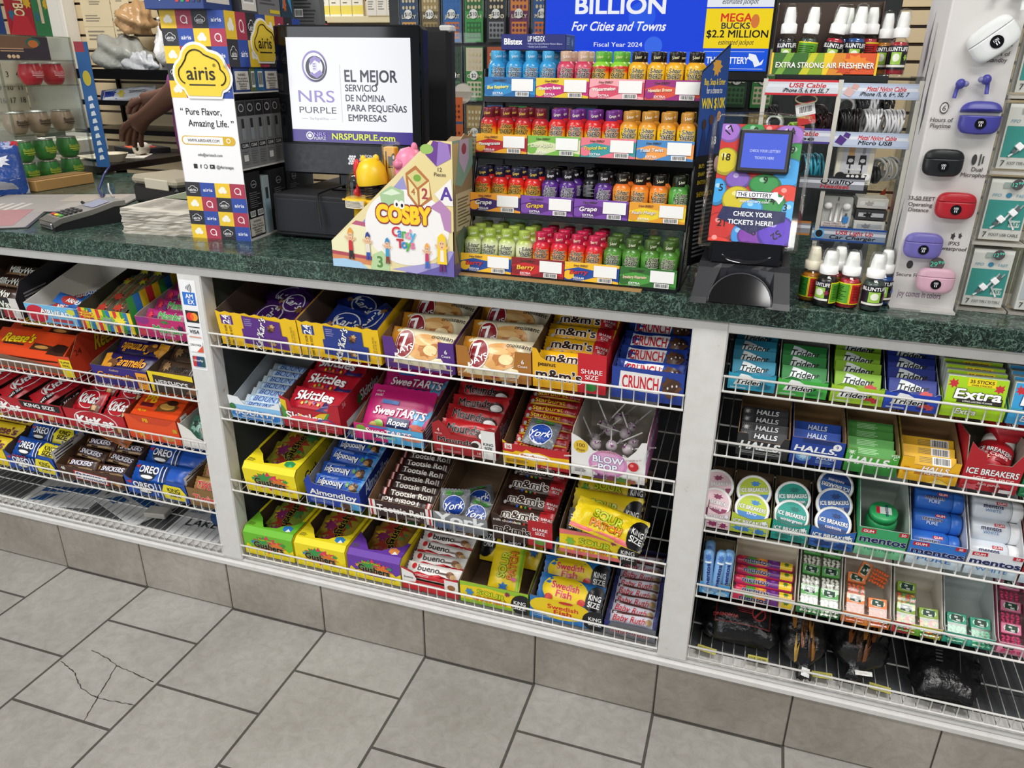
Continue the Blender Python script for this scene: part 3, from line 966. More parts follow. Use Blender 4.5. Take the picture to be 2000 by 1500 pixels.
lp.ball((0, 0, 0), .0135, .0135, .0125, M('b9aeb4', 'crk'))
lp.sheet(TR(-.012, -.009, 0), .024, .018, [('r', .1, .35, .9, .65, '7c2c70'), ('t', 'POP', .5, .5, .3, 'fff', {'b': 1.5})], warp=lambda x, y: (x, y, math.sqrt(max(0, .0139 ** 2 - (x - .012) ** 2 - (y - .009) ** 2)) + .0003), k='film')
lo = lp.build('lollipop')
lo['used'] = 0
st = MB(); st.tube([(0, 0, 0), (0, .075, 0)], .0018, M('e8e6e0'), 6); st.build('stick', lo)
wr = MB()
for i in range(5):
    a0 = i * 1.25
    wr.add([(0, .012, 0), (.008 * cos(a0), .026, .008 * sin(a0)), (.008 * cos(a0 + .9), .026, .008 * sin(a0 + .9))], [(0, 1, 2)], M('8d858a', 'crk'))
wr.build('twist_wrapper', lo)
rs = random.Random(5)
q = ['at the front left', 'in the front middle', 'at the front right', 'left of the middle', 'in the middle', 'right of the middle', 'far left', 'far right', 'top of the heap', 'behind the heap', 'at the back left', 'at the back right', 'at the very back', 'leaning on the back wall']
sp = [(.3, .03, .035), (.5, .028, .03), (.68, .03, .032), (.25, .06, .045), (.48, .055, .052), (.7, .06, .045), (.2, .09, .04), (.74, .088, .045), (.42, .088, .07), (.62, .09, .066), (.3, .12, .06), (.66, .125, .06), (.48, .14, .07), (.5, .165, .05)]
for (cx, y, z), nm in zip(sp, q):
    put(lo, T.X @ TR(T.w * cx, y, z) @ RZ(rs.choice((-60, 40, 80, -110, 120, 10, -30))) @ RX(rs.uniform(0, 48)) @ RY(rs.uniform(-25, 25)), 'wrapped lollipop with white stick, %s in the white box' % nm, 'lollipop', 'lollipops in the white box')
# ============ middle bay, third and lowest shelves
def gusher(key, x0, x1, c, lc, label, where, dz, gem, pb, seed, sour='', h=.072):
    zf, th = SH[key]
    w, d = x1 - x0, .21
    X = TR(x0, 0, zf + dz) @ RX(th) @ TR(0, .012, .0012)
    mo, mi = M(c), M('6b5644')
    b = MB(); t = .0014
    b.box(t, w - t, t, d - t, 0, t, mi)
    b.slab([(0, 0), (d, 0), (d, h + .012), (.014, h + .012), (0, h)], RIGHT(w, 0, 0), t, M(lc), mi)
    b.slab([(0, 0), (d, 0), (d, h), (d - .014, h + .012), (0, h + .012)], LEFT(0, d, 0), t, M(lc), mi)
    b.slab([(0, 0), (w, 0), (w, h + .012), (0, h + .012)], BACK(w, d, 0), t, mo, mi)
    b.sheet(RIGHT(w + .0001, 0, 0), d, h, [('t', 'Gushers', .45, .55, .4, '1c1a16', {'b': 2.5, 'o': 'e8d020', 'w': .5}), ('s', .75, .5, .1, .3, 8, '9a2a3a'), ('s', .2, .4, .06, .2, 5, '3a8a3c')])
    r = b.build('display_box', None, X)
    tag(r, label, 'display box', 'open display boxes on the wire shelves')
    fp = MB()
    fp.slab([(0, 0), (w, 0), (w, h), (0, h)], FRONT(0, -.0002, 0), t, mo, mi)
    s1, s2, s3 = ('e03a5a', '3a9a4c', 'e8782a') if seed % 2 else ('5a9ad8', '7a50a0', 'e05a3a')
    fp.sheet(FRONT(0, -.0003, 0), w, h, [('s', .12, .2, .3, .35, 7, 'f2dc1c' if c != 'f4e01e' else 'ead018', .5), ('s', .88, .25, .3, .35, 7, 'f2dc1c' if c != 'f4e01e' else 'ead018', .5), ('r', 0, 0, 1, .2, 'f2dc1c'), ('s', .48, .58, .36, .42, 12, s1, .55), ('s', .38, .62, .24, .36, 9, s2, .5), ('s', .66, .52, .22, .3, 9, s3, .5), ('s', .8, .7, .06, .1, 5, s2), ('s', .2, .6, .06, .1, 5, gem),
                                          ('t', sour, .46, .8, .1, 'c8e020', {'b': 2, 'o': '222'}), ('t', 'Gushers', .5, .52, .27, '16140f', {'b': 3.4, 'o': 'e6dc9a', 'ow': 1.4, 'w': .58, 'r': -3}), ('p', [(.3, .3), (.9, .22), (.9, .24), (.3, .32)], '222')])
    fp.build('front_panel', r)
    tp = MB()
    F = frame((0, 0, h), (1, 0, 0), (0, .014, .012))
    W2 = w
    P = lambda y: (y, h + .012)
    tp.slab([(0, 0), (w, 0), (w, .0184), (0, .0184)], F, t, M(c), mi)
    G = TOP(0, .014, h + .012)
    y2 = d - .014
    tp.slab([(0, 0), (w, 0), (w, y2), (w * .93, y2), (w * .93, .052), (w * .86, .038), (w * .72, .030), (w * .6, .012), (w * .36, .006), (w * .28, .022), (w * .2, .04), (w * .05, .06), (w * .05, y2), (0, y2)], G, t, M(c if c != 'f4e01e' else lc), mi)
    tp.sheet(TOP(0, .014, h + .0121), w, d - .014, [('r', .935, .3, .998, .95, 'f0da1a'), ('p', [(.0, .35), (.045, .32), (.045, .95), (0, .95)], 'f0da1a'), ('p', [(.72, .06), (.8, .02), (.9, .04), (.9, .12), (.8, .16), (.71, .13)], gem), ('p', [(.8, .02), (.9, .04), (.82, .09)], 'ffffff' if gem != '2f9a58' else '5fc080'), ('x', .03, .02, .2, .09, 3, '5a5a20')])
    tp.build('top_flap', r)
    T = Tray(); T.X, T.w, T.d = X, w, d
    bag = pouch('candy_bag', .115, .14, .022, pb, [('s', .5, .55, .44, .3, 9, '9a3428', .5), ('s', .3, .3, .22, .2, 8, '7a2a5a' if seed % 2 else '4a3a8a', .5), ('s', .75, .75, .2, .18, 7, '3a7a3c', .5), ('s', .25, .75, .2, .16, 7, 'c8a020', .5), ('t', 'Gushers', .55, .5, .16, '14120e', {'b': 3, 'o': 'd8c838', 'ow': 1.5, 'r': 90 if seed != 3 else -90, 'w': .95})], 'tb', 'film', seed, lump=.12)
    rows(T, bag, 2, 'shiny multicoloured fruit candy bag', where, 'candy bag', .085, .05, .046, .014, 14, cx=.52, rzs=[8, -6])

gusher('B3', .713, .872, 'f4e01e', 'f4e01e', 'yellow box with fruit splash print under the coconut box, cut-out top', 'yellow splash box on the third shelf', 0, '2f9a58', '8a8a2a', 1)
gusher('B4', .68, .836, '6fbe2c', 'f0da1a', 'green and yellow splash box at the left end of the lowest shelf', 'green splash box', 0, '2f7cc8', '7a8a30', 3, 'Super Sour')
gusher('B4', .842, .996, 'f4e01e', 'f4e01e', 'yellow splash box between the green and the purple splash boxes', 'yellow splash box on the lowest shelf', 0, '2f86c8', '9a8a28', 5)
gusher('B4', 1.002, 1.156, '6a3aa8', 'f0da1a', 'purple splash box beside the red and white bar box, lowest shelf', 'purple splash box', 0, 'e8924a', '8a6a2a', 7, 'Flavor Mixers')

T = tray('B3', 'royal blue box with a tall left corner, full of blue almond bars', .9, 1.056, .24, .065, .098, '1f3fa8', '8d8a86', [('t', 'AlmondJoy', .5, .6, .27, 'f4f4f6', {'b': 2.4, 'o': '101030', 'ow': 1.8, 'w': .86}), ('e', .8, .12, .2, .22, '5aa8dc'), ('e', .72, .14, .1, .14, '5a3a26'), ('x', .06, .08, .6, .24, 3, '8ca4e0')], fo=[(0, 0), (1, 0), (1, .95), (.93, .9), (.2, .97), (.13, 1.05), (.1, 1.42), (0, 1.1)], so='1a3590', right=[('t', 'AlmondJoy', .4, .5, .36, 'c8d0e8', {'b': 2, 'w': .55})])
p = pouch('candy_bar', .14, .044, .022, '2458bc', [('p', [(0, .0), (.3, .0), (.4, 1), (0, 1)], '3f8fd0'), ('e', .16, .5, .1, .26, '4a2c1c'), ('e', .2, .55, .05, .16, 'b88a50'), ('s', .3, .42, .05, .2, 5, '5a9a48'), ('t', 'AlmondJoy', .66, .56, .36, 'f2f4f8', {'b': 2.2, 'o': '101a40', 'ow': 1.4, 'w': .56}), ('x', .5, .08, .9, .22, 2, '9cb4e4')], 'lr', 'film', 51)
rows(T, p, 5, 'blue almond bar with white lettering', 'royal blue box', 'candy bar', .032, .044, .044, .009, 40, rzs=[180, 180, 176, 183, 180])
TOO = [('t', 'Tootsie Roll', .56, .5, .5, 'e4ddd2', {'b': 2.2, 'w': .72}), ('r', .03, .1, .05, .9, 'c8342c'), ('r', .08, .1, .1, .9, 'c8342c'), ('r', .05, .1, .08, .9, 'e8e4dc')]
T = tray('B3', 'brown box with red and white striped corners, packed with brown chew rolls', 1.08, 1.252, .24, .05, .1, '3a2220', '8a6a4c', [('r', 0, 0, .1, 1, 'f0ecea'), ('r', .9, 0, 1, 1, 'f0ecea'), ('r', .025, 0, .055, 1, 'c8202c'), ('r', .945, 0, .975, 1, 'c8202c'), ('t', 'Tootsie Roll', .5, .56, .42, 'f6f2ee', {'b': 2.4, 'w': .74}), FINE('c8b8b0', .6, .1, .85, .24, 3)], so='5a4436', hs=.056, ys=.02)
p = pouch('chew_roll', .15, .028, .024, '2e1c1a', TOO, 'lr', 'film', 53, lump=.03)
rows(T, p, 7, 'dark brown chew roll with pale lettering', 'striped corner box', 'candy roll', .026, .0265, .03, .0046, 36, rzs=[180, 0, 0, 0, 0, 0, 0])
T = tray('B3', 'grey box with big white letters, nearly empty with three mint pouches', 1.255, 1.396, .23, .05, .1, '85888c', '7d6650', [('t', 'York', .5, .7, .62, 'eef0f2', {'b': 3, 'w': .9}), ('r', 0, 0, 1, .42, '757a80'), ('t', 'York', .5, .2, .2, '2a4a9a', {'b': 1, 'sh': .4}), ('r', 0, 0, .3, .3, '50688c')], so='6a5442', hs=.055, ys=.02)
pieces(T, yk, [(.3, .04, .05, 50, 8, 6), (.74, .035, .035, 34, -6, -14), (.64, .085, .04, 18, 6, 28)], 'silver and blue mint pouch', 'grey box', 'candy pouch', ['standing at the left', 'at the front right', 'behind the other two'])
T = tray('B3', 'dark brown and red box of brown chocolate candy bags', 1.408, 1.558, .24, .078, .105, '352019', '5a4230', [('r', .6, 0, 1, 1, 'b81c26'), ('t', 'milk chocolate', .26, .8, .1, 'e8e0d8', {'b': 1.6, 'w': .46}), ('t', 'm&m’s', .34, .48, .3, '241008', {'b': 2.6, 'o': 'eee8e0', 'ow': 2.4, 'w': .6}), ('t', 'SHARE', .8, .68, .12, 'fff', {'b': .8}), ('t', 'SIZE', .8, .53, .12, 'fff', {'b': .8}), ('e', .8, .2, .1, .12, '6a9a38')], fo=[(0, 0), (1, 0), (1, 1), (.86, .98), (.8, .72), (.18, .74), (.12, .96), (0, 1.04)], so='2e1c16')
rows(T, mm_bar('3a221a', 'b01c26', '', 55), 4, 'brown candy bag with white outlined lettering', 'brown and red box', 'candy bag', .032, .045, .05, .012, 36)
SP = lambda g, bk: [('p', [(0, .02), (.9, .02), (.9, .2), (0, .14)], g), ('t', 'SOUR', .46, .6, .24, 'c8d820', {'b': 3, 'o': '151510', 'ow': 2.4, 'w': .4, 'r': -4}), ('t', 'PATCH', .46, .32, .22, 'f08a28', {'b': 3, 'o': '151510', 'ow': 2.4, 'w': .42}), ('e', .92, .4, .17, .5, '16161a'), ('t', 'KiNG', .88, .5, .18, 'f4f4f4', {'b': 2, 'w': .17}), ('t', 'SIZE', .88, .28, .18, 'f4f4f4', {'b': 2, 'w': .17})]
for key, x0, x1, c, edge, nm, wh, n in (('B3', 1.575, 1.757, 'f0d41c', 'ee7a7a', 'yellow and pink', 'yellow and pink sour candy box', 3), ('B4', 1.322, 1.502, 'f0d41c', '9ac832', 'yellow and lime', 'yellow and lime sour candy box', 3)):
    hf = .07 if key == 'B3' else .066
    T = tray(key, nm + ' box with black corner, holding yellow sour candy bags', x0, x1, .23, hf, .1, c, '6e5844', [('r', 0, 0, 1, .16, edge), ('p', [(0, .8), (.4, .88), (1, .72), (1, 1), (0, 1)], edge)] + SP(edge, 0)[1:] + [('s', .14, .55, .07, .2, 6, '7ab83c' if key == 'B3' else '3a8ac8'), ('s', .7, .8, .05, .12, 7, '8a2a5a'), ('s', .22, .3, .05, .12, 6, 'e8a03a')], so='242420' if key == 'B3' else '8ab42c', hs=hf + .01, ys=.03)
    p = pouch('candy_bag', .165, .085, .024, 'e8cc1e', SP(edge, 0) + [('s', .12, .5, .07, .16, 6, '6aa83c' if key == 'B3' else '3a7ac0'), ('s', .25, .2, .04, .1, 6, 'd8609a')], 'lr', 'film', 57 + n)
    if key == 'B3':
        rows(T, p, 3, 'yellow sour candy bag', wh, 'candy bag', .036, .058, .052, .014, 42, rzs=[180, 0, 4])
    else:
        pieces(T, p, [(.54, .095, .066, 36, 0, 93), (.5, .15, .07, 44, 0, 180), (.5, .185, .082, 46, 0, 176)], 'yellow sour candy bag', wh, 'candy bag', ['upright one at the front', 'flipped one behind it', 'rearmost one'])
    if key == 'B3':
        fold = pouch('candy_bag', .17, .075, .03, 'e8cc1e', SP(edge, 0), 'lr', 'crk', 77, lump=.5)
        put(fold, T.X @ TR(T.w * .62, .02, .092) @ RX(34) @ RY(12) @ RZ(-9), 'crumpled yellow sour candy bag hanging over the front edge of its box', 'candy bag')
T = tray('B4', 'red box with white torn corners, packed with white and red hazelnut bars', 1.16, 1.316, .24, .055, .1, 'c8202a', '6a5040', [('p', [(0, .4), (.24, .5), (.26, .7), (.2, 1), (0, 1.2)], 'f2f0ee'), ('r', .76, .3, 1, 1, 'f0eceb'), ('t', 'bueno', .12, .74, .14, '222', {'b': 1}), ('e', .88, .6, .07, .16, '9a6a3c'), ('r', .76, 0, 1, .28, 'c0202a'), ('x', .3, .3, .7, .5, 2, 'f0b0b0')], fo=[(0, 0), (1, 0), (1, 1.15), (.78, 1.0), (.76, .6), (.26, .62), (.2, 1.1), (0, 1.3)], so='c8b8b0')
p = pouch('candy_bar', .15, .042, .022, 'ece8e4', [('p', [(.02, .02), (.98, .02), (.98, .36), (.8, .3), (.62, .42), (.44, .28), (.24, .4), (.02, .3)], 'cc2830'), ('t', 'bueno', .42, .68, .36, '1c1a1a', {'b': 1.6, 'w': .4}), ('e', .14, .72, .05, .18, 'cc2830'), ('e', .82, .55, .07, .2, '8a5a34'), ('e', .88, .45, .05, .16, 'd8b080'), ('r', .62, .5, .8, .6, '5a3422'), ('x', .2, .1, .46, .24, 2, 'f4c8c8')], 'lr', 'film', 61)
rows(T, p, 6, 'white and red hazelnut bar', 'red box with white corners', 'candy bar', .028, .034, .042, .008, 40, rzs=[0, 3, -2, 0, 2, -3])
SWF = [('e', .42, .62, .36, .42, 'f0d01c'), ('t', 'Swedish', .42, .74, .2, 'e02838', {'b': 2, 'o': 'f8f0e0', 'ow': 1, 'w': .42}), ('t', 'Fish', .42, .52, .2, 'e02838', {'b': 2, 'o': 'f8f0e0', 'ow': 1, 'w': .24}), ('t', 'mini', .5, .28, .15, 'f4f6fa', {'b': 1.6, 'o': '1d4a90', 'ow': 1.2}), ('e', .9, .55, .15, .42, '16161a'), ('t', 'KiNG', .88, .64, .16, 'f4f4f4', {'b': 2, 'w': .17}), ('t', 'SIZE', .88, .44, .16, 'f4f4f4', {'b': 2, 'w': .17}), ('e', .2, .35, .06, .1, 'd03a30'), ('e', .7, .4, .06, .1, 'd03a30')]
T = tray('B4', 'blue and yellow box of blue fish candy bags near the right white post', 1.506, 1.688, .23, .068, .1, '2a78c0', '6e5a48', [('e', .42, .62, .42, .5, 'f0d01c'), ('t', 'Swedish', .46, .68, .2, 'd82434', {'b': 2, 'w': .42}), ('t', 'Fish', .46, .46, .2, 'd82434', {'b': 2, 'w': .24}), ('e', .92, .4, .19, .46, '16161a'), ('t', 'KiNG', .9, .5, .17, 'f4f4f4', {'b': 2, 'w': .17}), ('t', 'SIZE', .9, .3, .17, 'f4f4f4', {'b': 2, 'w': .17}), ('e', .5, .94, .1, .06, 'c8342c'), ('x', .06, .1, .3, .24, 2, 'a8c8e8')], fo=[(0, 0), (1, 0), (1, .8), (.9, .8), (.6, .92), (0, 1.02)], so='242428')
p = pouch('candy_bag', .165, .085, .024, '2a74b8', SWF, 'lr', 'film', 63)
rows(T, p, 3, 'blue fish candy bag with black end', 'blue and yellow box', 'candy bag', .038, .06, .052, .014, 44, rzs=[-3, 2, 0])
T = tray('B4', 'low grey and blue box of silver nougat bars against the right white post', 1.693, 1.816, .24, .04, .08, '6c6e74', '3a3a60', [('p', [(0, .3), (.12, .9), (.1, 1), (0, 1)], '2a2e78'), ('t', 'Baby Ruth', .52, .45, .4, '8c1c30', {'b': 2, 'o': 'e8e4e4', 'ow': 1.6, 'sh': .25, 'w': .72})], so='282c60')
p = pouch('candy_bar', .122, .03, .022, 'c8c8d4', [('r', 0, 0, .08, 1, '28306c'), ('r', .92, 0, 1, 1, '28306c'), ('p', [(.1, .7), (.9, .78), (.92, .98), (.1, .98)], '5a3430'), ('t', 'Baby Ruth', .46, .42, .5, 'b01c34', {'b': 2, 'o': 'f2f0f2', 'ow': 1.6, 'sh': .25, 'w': .62}), ('e', .84, .4, .06, .24, 'a88a60')], 'lr', 'film', 65)
rows(T, p, 8, 'silver and red nougat bar', 'low grey and blue box', 'candy bar', .024, .0255, .036, .0052, 36, rzs=[2, -3, 3, -2, 4, 0, -3, 2])
# ============ right bay
def tri(c, deep, fruit, label, where, desc, x0, x1, n, inn='1d2a30', hb=.06):
    it = [('r', 0, 0, 1, 1, c), ('p', [(.12, .3), (.26, 1), (.42, .95), (.72, .55), (.7, .34)], 'f2f4f4'), ('t', 'Trident', .48, .52, .3, '101014', {'b': 2.4, 'sh': .25, 'w': .62}), ('s', .78, .3, .16, .2, 10, fruit, .85), ('e', .7, .2, .1, .08, deep)]
    T = tray('C1', label, x0, x1, .145, .036, hb, deep, inn, it + [FINE('e4ecec', .06, .06, .4, .16, 2)], fo=[(0, 0), (1, 0), (1, 1.1), (.95, 1.12), (.8, .78), (.55, .9), (.4, 1.12), (.25, 1.2), (.06, .95), (0, 1.1)], so=deep)
    p = pack('gum_pack', .082, .043, .014, deep, [('p', [(.16, .35), (.24, .95), (.36, .9), (.74, .62), (.72, .45)], 'dfe5e5'), ('t', 'Trident', .52, .6, .34, '0c0c10', {'b': 2.2, 'sh': .25, 'w': .66}), ('s', .78, .3, .16, .2, 10, fruit, .85), ('r', 0, 0, 1, .1, c)])
    rows(T, p, n, desc, where, 'gum pack', .022, .027, .03, .009, 42, jr=1)
tri('2f9fbe', '1f7f9c', '1a6f90', 'teal gum box at the left end of the top right shelf', 'teal gum box', 'teal gum pack', 1.903, 1.992, 4)
tri('48b848', '1f7a34', '2f9a44', 'mid green gum box with white inside, second gum box from the post', 'mid green gum box', 'dark green gum pack', 1.996, 2.087, 3, 'b8b8b4', .085)
tri('a8d030', '7fae20', 'c8303a', 'lime gum box with watermelon print', 'lime gum box', 'lime gum pack', 2.093, 2.186, 5)
tri('2448b8', '1d2f86', 'd04a4a', 'dark blue gum box with peppermint print', 'dark blue gum box', 'dark blue gum pack', 2.187, 2.28, 4, 'a8b0c4', .07)
for nm, c, c2, x0, x1, lab, dsc, wh in (('x', 'a8d41c', '2c2626', 2.284, 2.388, 'lime open box of tall clear wrapped stick gum packs', 'clear wrapped lime stick gum pack', 'lime stick gum box'), ('y', '3aa0d8', '1c3a78', 2.392, 2.49, 'sky blue open box of stick gum packs at the right edge', 'clear wrapped blue stick gum pack', 'sky blue gum box')):
    T = tray('C1', lab, x0, x1, .16, .03, .03, c, '7a9a30', [('t', 'Extra', .4, .45, .4, 'fff', {'b': 2, 'o': c2, 'sh': .2})], hs=.04, ys=.03)
    p = pack('gum_pack', x1 - x0 - .006, .07, .017, c, [('s', .1, .8, .1, .14, 7, 'c8303a'), ('s', .88, .75, .1, .14, 7, 'c8303a'), ('r', .33, .76, .8, .98, 'f2d81c'), ('t', '35 STICKS', .565, .9, .09, '16160f', {'b': 1.8, 'w': .4}), ('t', 'OVER 2 PACKS!', .565, .8, .045, '16160f', {'w': .34}), ('r', .2, .2, .96, .48, c2), ('t', 'Extra', .55, .55, .28, 'fff', {'b': 2.4, 'o': c2, 'ow': 2.6, 'sh': .15, 'w': .78}), ('t', 'LONG LASTING FLAVOR', .55, .34, .05, 'fff', {'w': .5}), ('r', .3, .2, .8, .28, 'c8506a')],
             top=[('r', .28, 0, .72, 1, c), ('t', 'Extra', .46, .5, .6, 'fff', {'b': 2, 'o': '222'}), ('t', '35', .66, .5, .5, '222')], side='c9cfc4')
    rows(T, p, 6, dsc, wh, 'gum pack', .016, .02, .041, .001, 76, jr=.5, jit=.0005)
# cough drops
def drops(x0, x1, c, lab, where, n, flap, body, stick, hf=.052, front=()):
    T = tray('C2', lab, x0, x1, .13, hf, .075, c, '8a6c48', front, fo=[(0, 0), (1, 0), (1, 1), (.9, 1), (.84, .72), (.22, .72), (.2, 1.04), (0, 1.04)] if flap else None, hs=hf + .006, ys=.02,
             tb=[[(0, .075), (x1 - x0, .075), (x1 - x0, .1), (x1 - x0 - .012, .118), (.012, .118), (0, .1)], [(-.026, .08), (-.002, .07), (-.002, .112), (-.022, .112)]] if flap else ())
    p = pack('drop_stick', x1 - x0 - .008, .024, .02, body, stick)
    rows(T, p, n, '%s cough drop stick' % where.split()[0], where, 'cough drop stick', .022, .0245, .03, .004, 30, jr=.6)
HL = lambda c: [('r', .24, .1, .8, .9, '242428'), ('t', 'HALLS', .55, .52, .5, 'd8d8da', {'b': 2.4, 'sh': .15, 'w': .48}), ('s', .1, .5, .1, .4, 11, 'd8d8d8', .3)]
HF = lambda y=.6, h=.3: ('t', 'HALLS.', .48, y, h, 'f4f6f6', {'b': 2.8, 'sh': .2, 'w': .8})
drops(1.936, 2.036, '2a2a2e', 'black cough drop box with tall brown back flap', 'black cough drop box', 4, True, '3a3a3e', HL(0), front=[HF(.52, .36), FINE('aaa', .1, .1, .9, .24, 2)])
drops(2.04, 2.138, '1c3f9a', 'royal blue cough drop box between the black and green ones', 'blue cough drop box', 3, False, '2450b0', [('t', 'HALLS', .5, .5, .5, 'e4ecf8', {'b': 2.4, 'sh': .15, 'w': .4})], .062,
      [('r', .2, .84, .8, 1, '16306e'), HF(.62, .22), ('t', 'RELIEF', .7, .34, .13, 'e8eef8', {'b': 1.4, 'w': .36}), ('e', .26, .3, .15, .18, '5a9ad8'), ('s', .26, .3, .12, .15, 8, 'b8d8f0', .5), ('e', .86, .8, .08, .13, 'f4f4f4'), ('t', '9', .86, .81, .12, '1c3f9a', {'b': 1}), ('x', .5, .1, .9, .24, 3, '8ab0e0')])
drops(2.142, 2.236, '4aa83c', 'green cough drop box with tall brown back flap', 'green cough drop box', 4, True, '4f9a44', [('x', .2, .2, .8, .8, 4, 'a8d8a0')], front=[('r', 0, 0, 1, .4, '2f8a34'), HF(.56, .34), ('t', 'VITA', .92, .95, .1, 'fff', {'b': 1}), ('t', 'C', .92, .84, .14, 'fff', {'b': 1}), ('s', .1, .9, .1, .2, 10, 'e0f4d8', .3)])
drops(2.241, 2.342, 'f0b81c', 'yellow cough drop box beside the green one', 'yellow cough drop box', 3, True, 'e8b424', [('x', .3, .2, .8, .8, 4, '8a7a4a'), ('b', .55, .1, .9, .9)], front=[('p', [(.25, .3), (.92, .34), (.95, .56), (.28, .56)], 'b8741c'), ('t', 'HALLS', .6, .62, .2, 'fff', {'b': 2.6, 'sh': .2, 'w': .44, 'o': 'b8741c'}), ('t', 'RELIEF', .6, .42, .12, 'fff', {'b': 1.4, 'w': .34}), ('p', [(.5, 0), (.9, 0), (.7, .22)], 'f8dc6a'), ('x', .06, .3, .2, .6, 4, 'b8801c')])
def jar(name, r, h, body, lid, label, items, rl=None, ly=.5):
    o = empty(name)
    b = MB()
    b.lathe([(0, 0), (r * .9, 0), (r, .004), (r, h * .68), (r * .9, h * .76), (r * .8, h * .78)], M(body, 'film'), 22)
    b.sheet(FRONT(-r * 1.2, -r, h * .08), r * 2.4, h * .58, items, warp=lambda x, y: (r * sin((x - r * 1.2) / r) + r * 1.2, y, r * cos((x - r * 1.2) / r) - r + .0004), k='film')
    b.build('jar_body', o)
    l = MB()
    l.lathe([(r * .86, h * .775), (r * .9, h * .78), (r * .9, h * .97), (r * .82, h), (0, h)], M(lid, 'pl'), 22)
    if label:
        l.sheet(TOP(-r * .8, -r * .8, h + .0002), r * 1.6, r * 1.6, label)
    l.build('lid', o)
    o['used'] = 0
    return o
ICE = lambda y, h, w=.8: ('t', 'ICE BREAKERS', .5, y, h, 'f6f6f6', {'b': 2.2, 'o': '16161c', 'ow': 1.8, 'w': w})
for x0, x1, c, c2, nm in ((2.347, 2.442, 'b8202c', '8c1420', 'red'), (2.446, 2.54, '1f7a4a', '145a34', 'dark green')):
    T = tray('C2', '%s ice cube gum box with curved open front, right end of the second shelf' % nm, x0, x1, .15, .062, .07, c, '9a9488', [ICE(.7, .22, .9), ('t', 'ICE CUBES', .55, .44, .16, 'f4d8d8', {'b': 2, 'w': .7}), ('t', 'fruit punch' if nm == 'red' else 'spearmint', .5, .26, .1, 'f4e8e8', {'b': .6}), ('s', .2, .12, .2, .14, 6, 'd8606a' if nm == 'red' else '5ab07a'), ('s', .7, .1, .22, .12, 5, c2), ('r', .7, .02, .9, .14, 'e8e4e4')],
             fo=[(0, 0), (1, 0), (1, 1.4), (.9, 1.42), (.78, 1.0), (.36, .98), (.3, 1.35), (.12, 1.5), (0, 1.7)], hs=.1, ys=.03)
    j = jar('gum_jar', .031, .075, c, 'e8e6e4', None, [ICE(.66, .2, .9), ('t', 'ICE CUBES', .5, .42, .15, 'f4d8d8', {'b': 2, 'w': .7}), ('s', .3, .2, .2, .14, 6, 'e8c8a8' if nm == 'red' else 'b8e0c8'), ('s', .7, .22, .2, .14, 5, c2)])
    for y, z, a, pos in ((.05, .045, 62, 'lower'), (.09, .09, 70, 'upper')):
        put(j, T.X @ TR(.012 + (.07 if pos == 'upper' else .045), y, z) @ RZ(-74 if pos == 'upper' else -20) @ RX(-a) @ RZ(0) @ TR(0, 0, -.035), '%s gum jar with white lid, %s one in the %s ice cube box' % (nm, pos, nm), 'gum jar', 'jars in the %s ice cube box' % nm)
# mint tins
def tin(name, rim, col, col2, low, sub):
    o = empty(name)
    r, h = .0365, .022
    b = MB()
    b.lathe([(0, 0), (r * .94, 0), (r * .97, .002), (r * .97, h * .5)], M(low, 'pl'), 28)
    b.build('base', o)
    l = MB()
    l.lathe([(r * .97, h * .5), (r, h * .5), (r, h - .003), (r * .96, h), (r * .84, h), (r * .83, h - .0008), (0, h - .0008)], M(rim, 'pl'), 28)
    W = 2 * r
    l.sheet(TOP(-r, -r, h - .0006), W, W, [('e', .5, .5, .42, .42, col, 28), ('p', [(.5 + .42 * cos(a), .5 + .42 * sin(a)) for a in [rad(195 + 15 * i) for i in range(11)]], col2), ('s', .55, .72, .16, .1, 7, col2, .6), ('t', 'ICE BREAKERS', .5, .54, .12, 'f6f6f6', {'b': 2.4, 'o': '16161c', 'ow': 2, 'w': .76}), ('t', sub, .52, .38, .09, 'f4e8ee', {'b': 1.4})])
    l.build('lid', o)
    o['used'] = 0
    return o
for x0, x1, c, c2, low, nm, sub, n in ((1.897, 1.944, 'e8c8d0', '8a2a5a', 'b0a8ac', 'pink', 'sparkling', 2), (1.947, 2.026, 'b8cc3c', '3f86c8', '2f9a54', 'lime and blue', 'DUO', 2), (2.03, 2.102, '1f9a8c', '16756c', '1f6a60', 'turquoise', 'wintergreen', 2), (2.106, 2.19, '2a62b0', '143a78', '2458a8', 'deep blue', 'coolmint', 3)):
    T = tray('C3', '%s mint tin box, tins showing above its dipped front' % nm, x0, x1, .13, .048, .07, c, '6e5a44', [('s', .3, .25, .3, .2, 8, c2), ('s', .75, .2, .2, .2, 7, c2), ('t', 'ICE BREAKERS', .5, .68, .2, 'f6f6f6', {'b': 2.4, 'o': '16161c', 'ow': 2, 'w': .9}), ('t', sub, .5, .45, .12, 'f4f4f4', {'b': 1}), ('s', .85, .75, .1, .14, 5, 'e8eef0')], fo=[(0, 0), (1, 0), (1, 1.12), (.8, .95), (.5, .82), (.2, .95), (0, 1.12)])
    ti = tin('mint_tin', 'f0f0ee', c, c2, low, sub)
    for i in range(n):
        sx = (x1 - x0) / 2
        put(ti, T.X @ TR(sx - (.012 if nm == 'pink' else 0), .038 + .036 * i, .03 + .022 * i) @ RX(38) @ RZ((-6, 10, 170)[i]), '%s mint tin, %s from the front in the %s tin box' % (nm, ORD[i], nm), 'mint tin', 'mint tins in the %s box' % nm)
MEN = lambda y, h, w=.8: ('t', 'mentos', .52, y, h, '14205a', {'b': 3, 'o': 'f4f6fa', 'ow': 1.6, 'w': w})
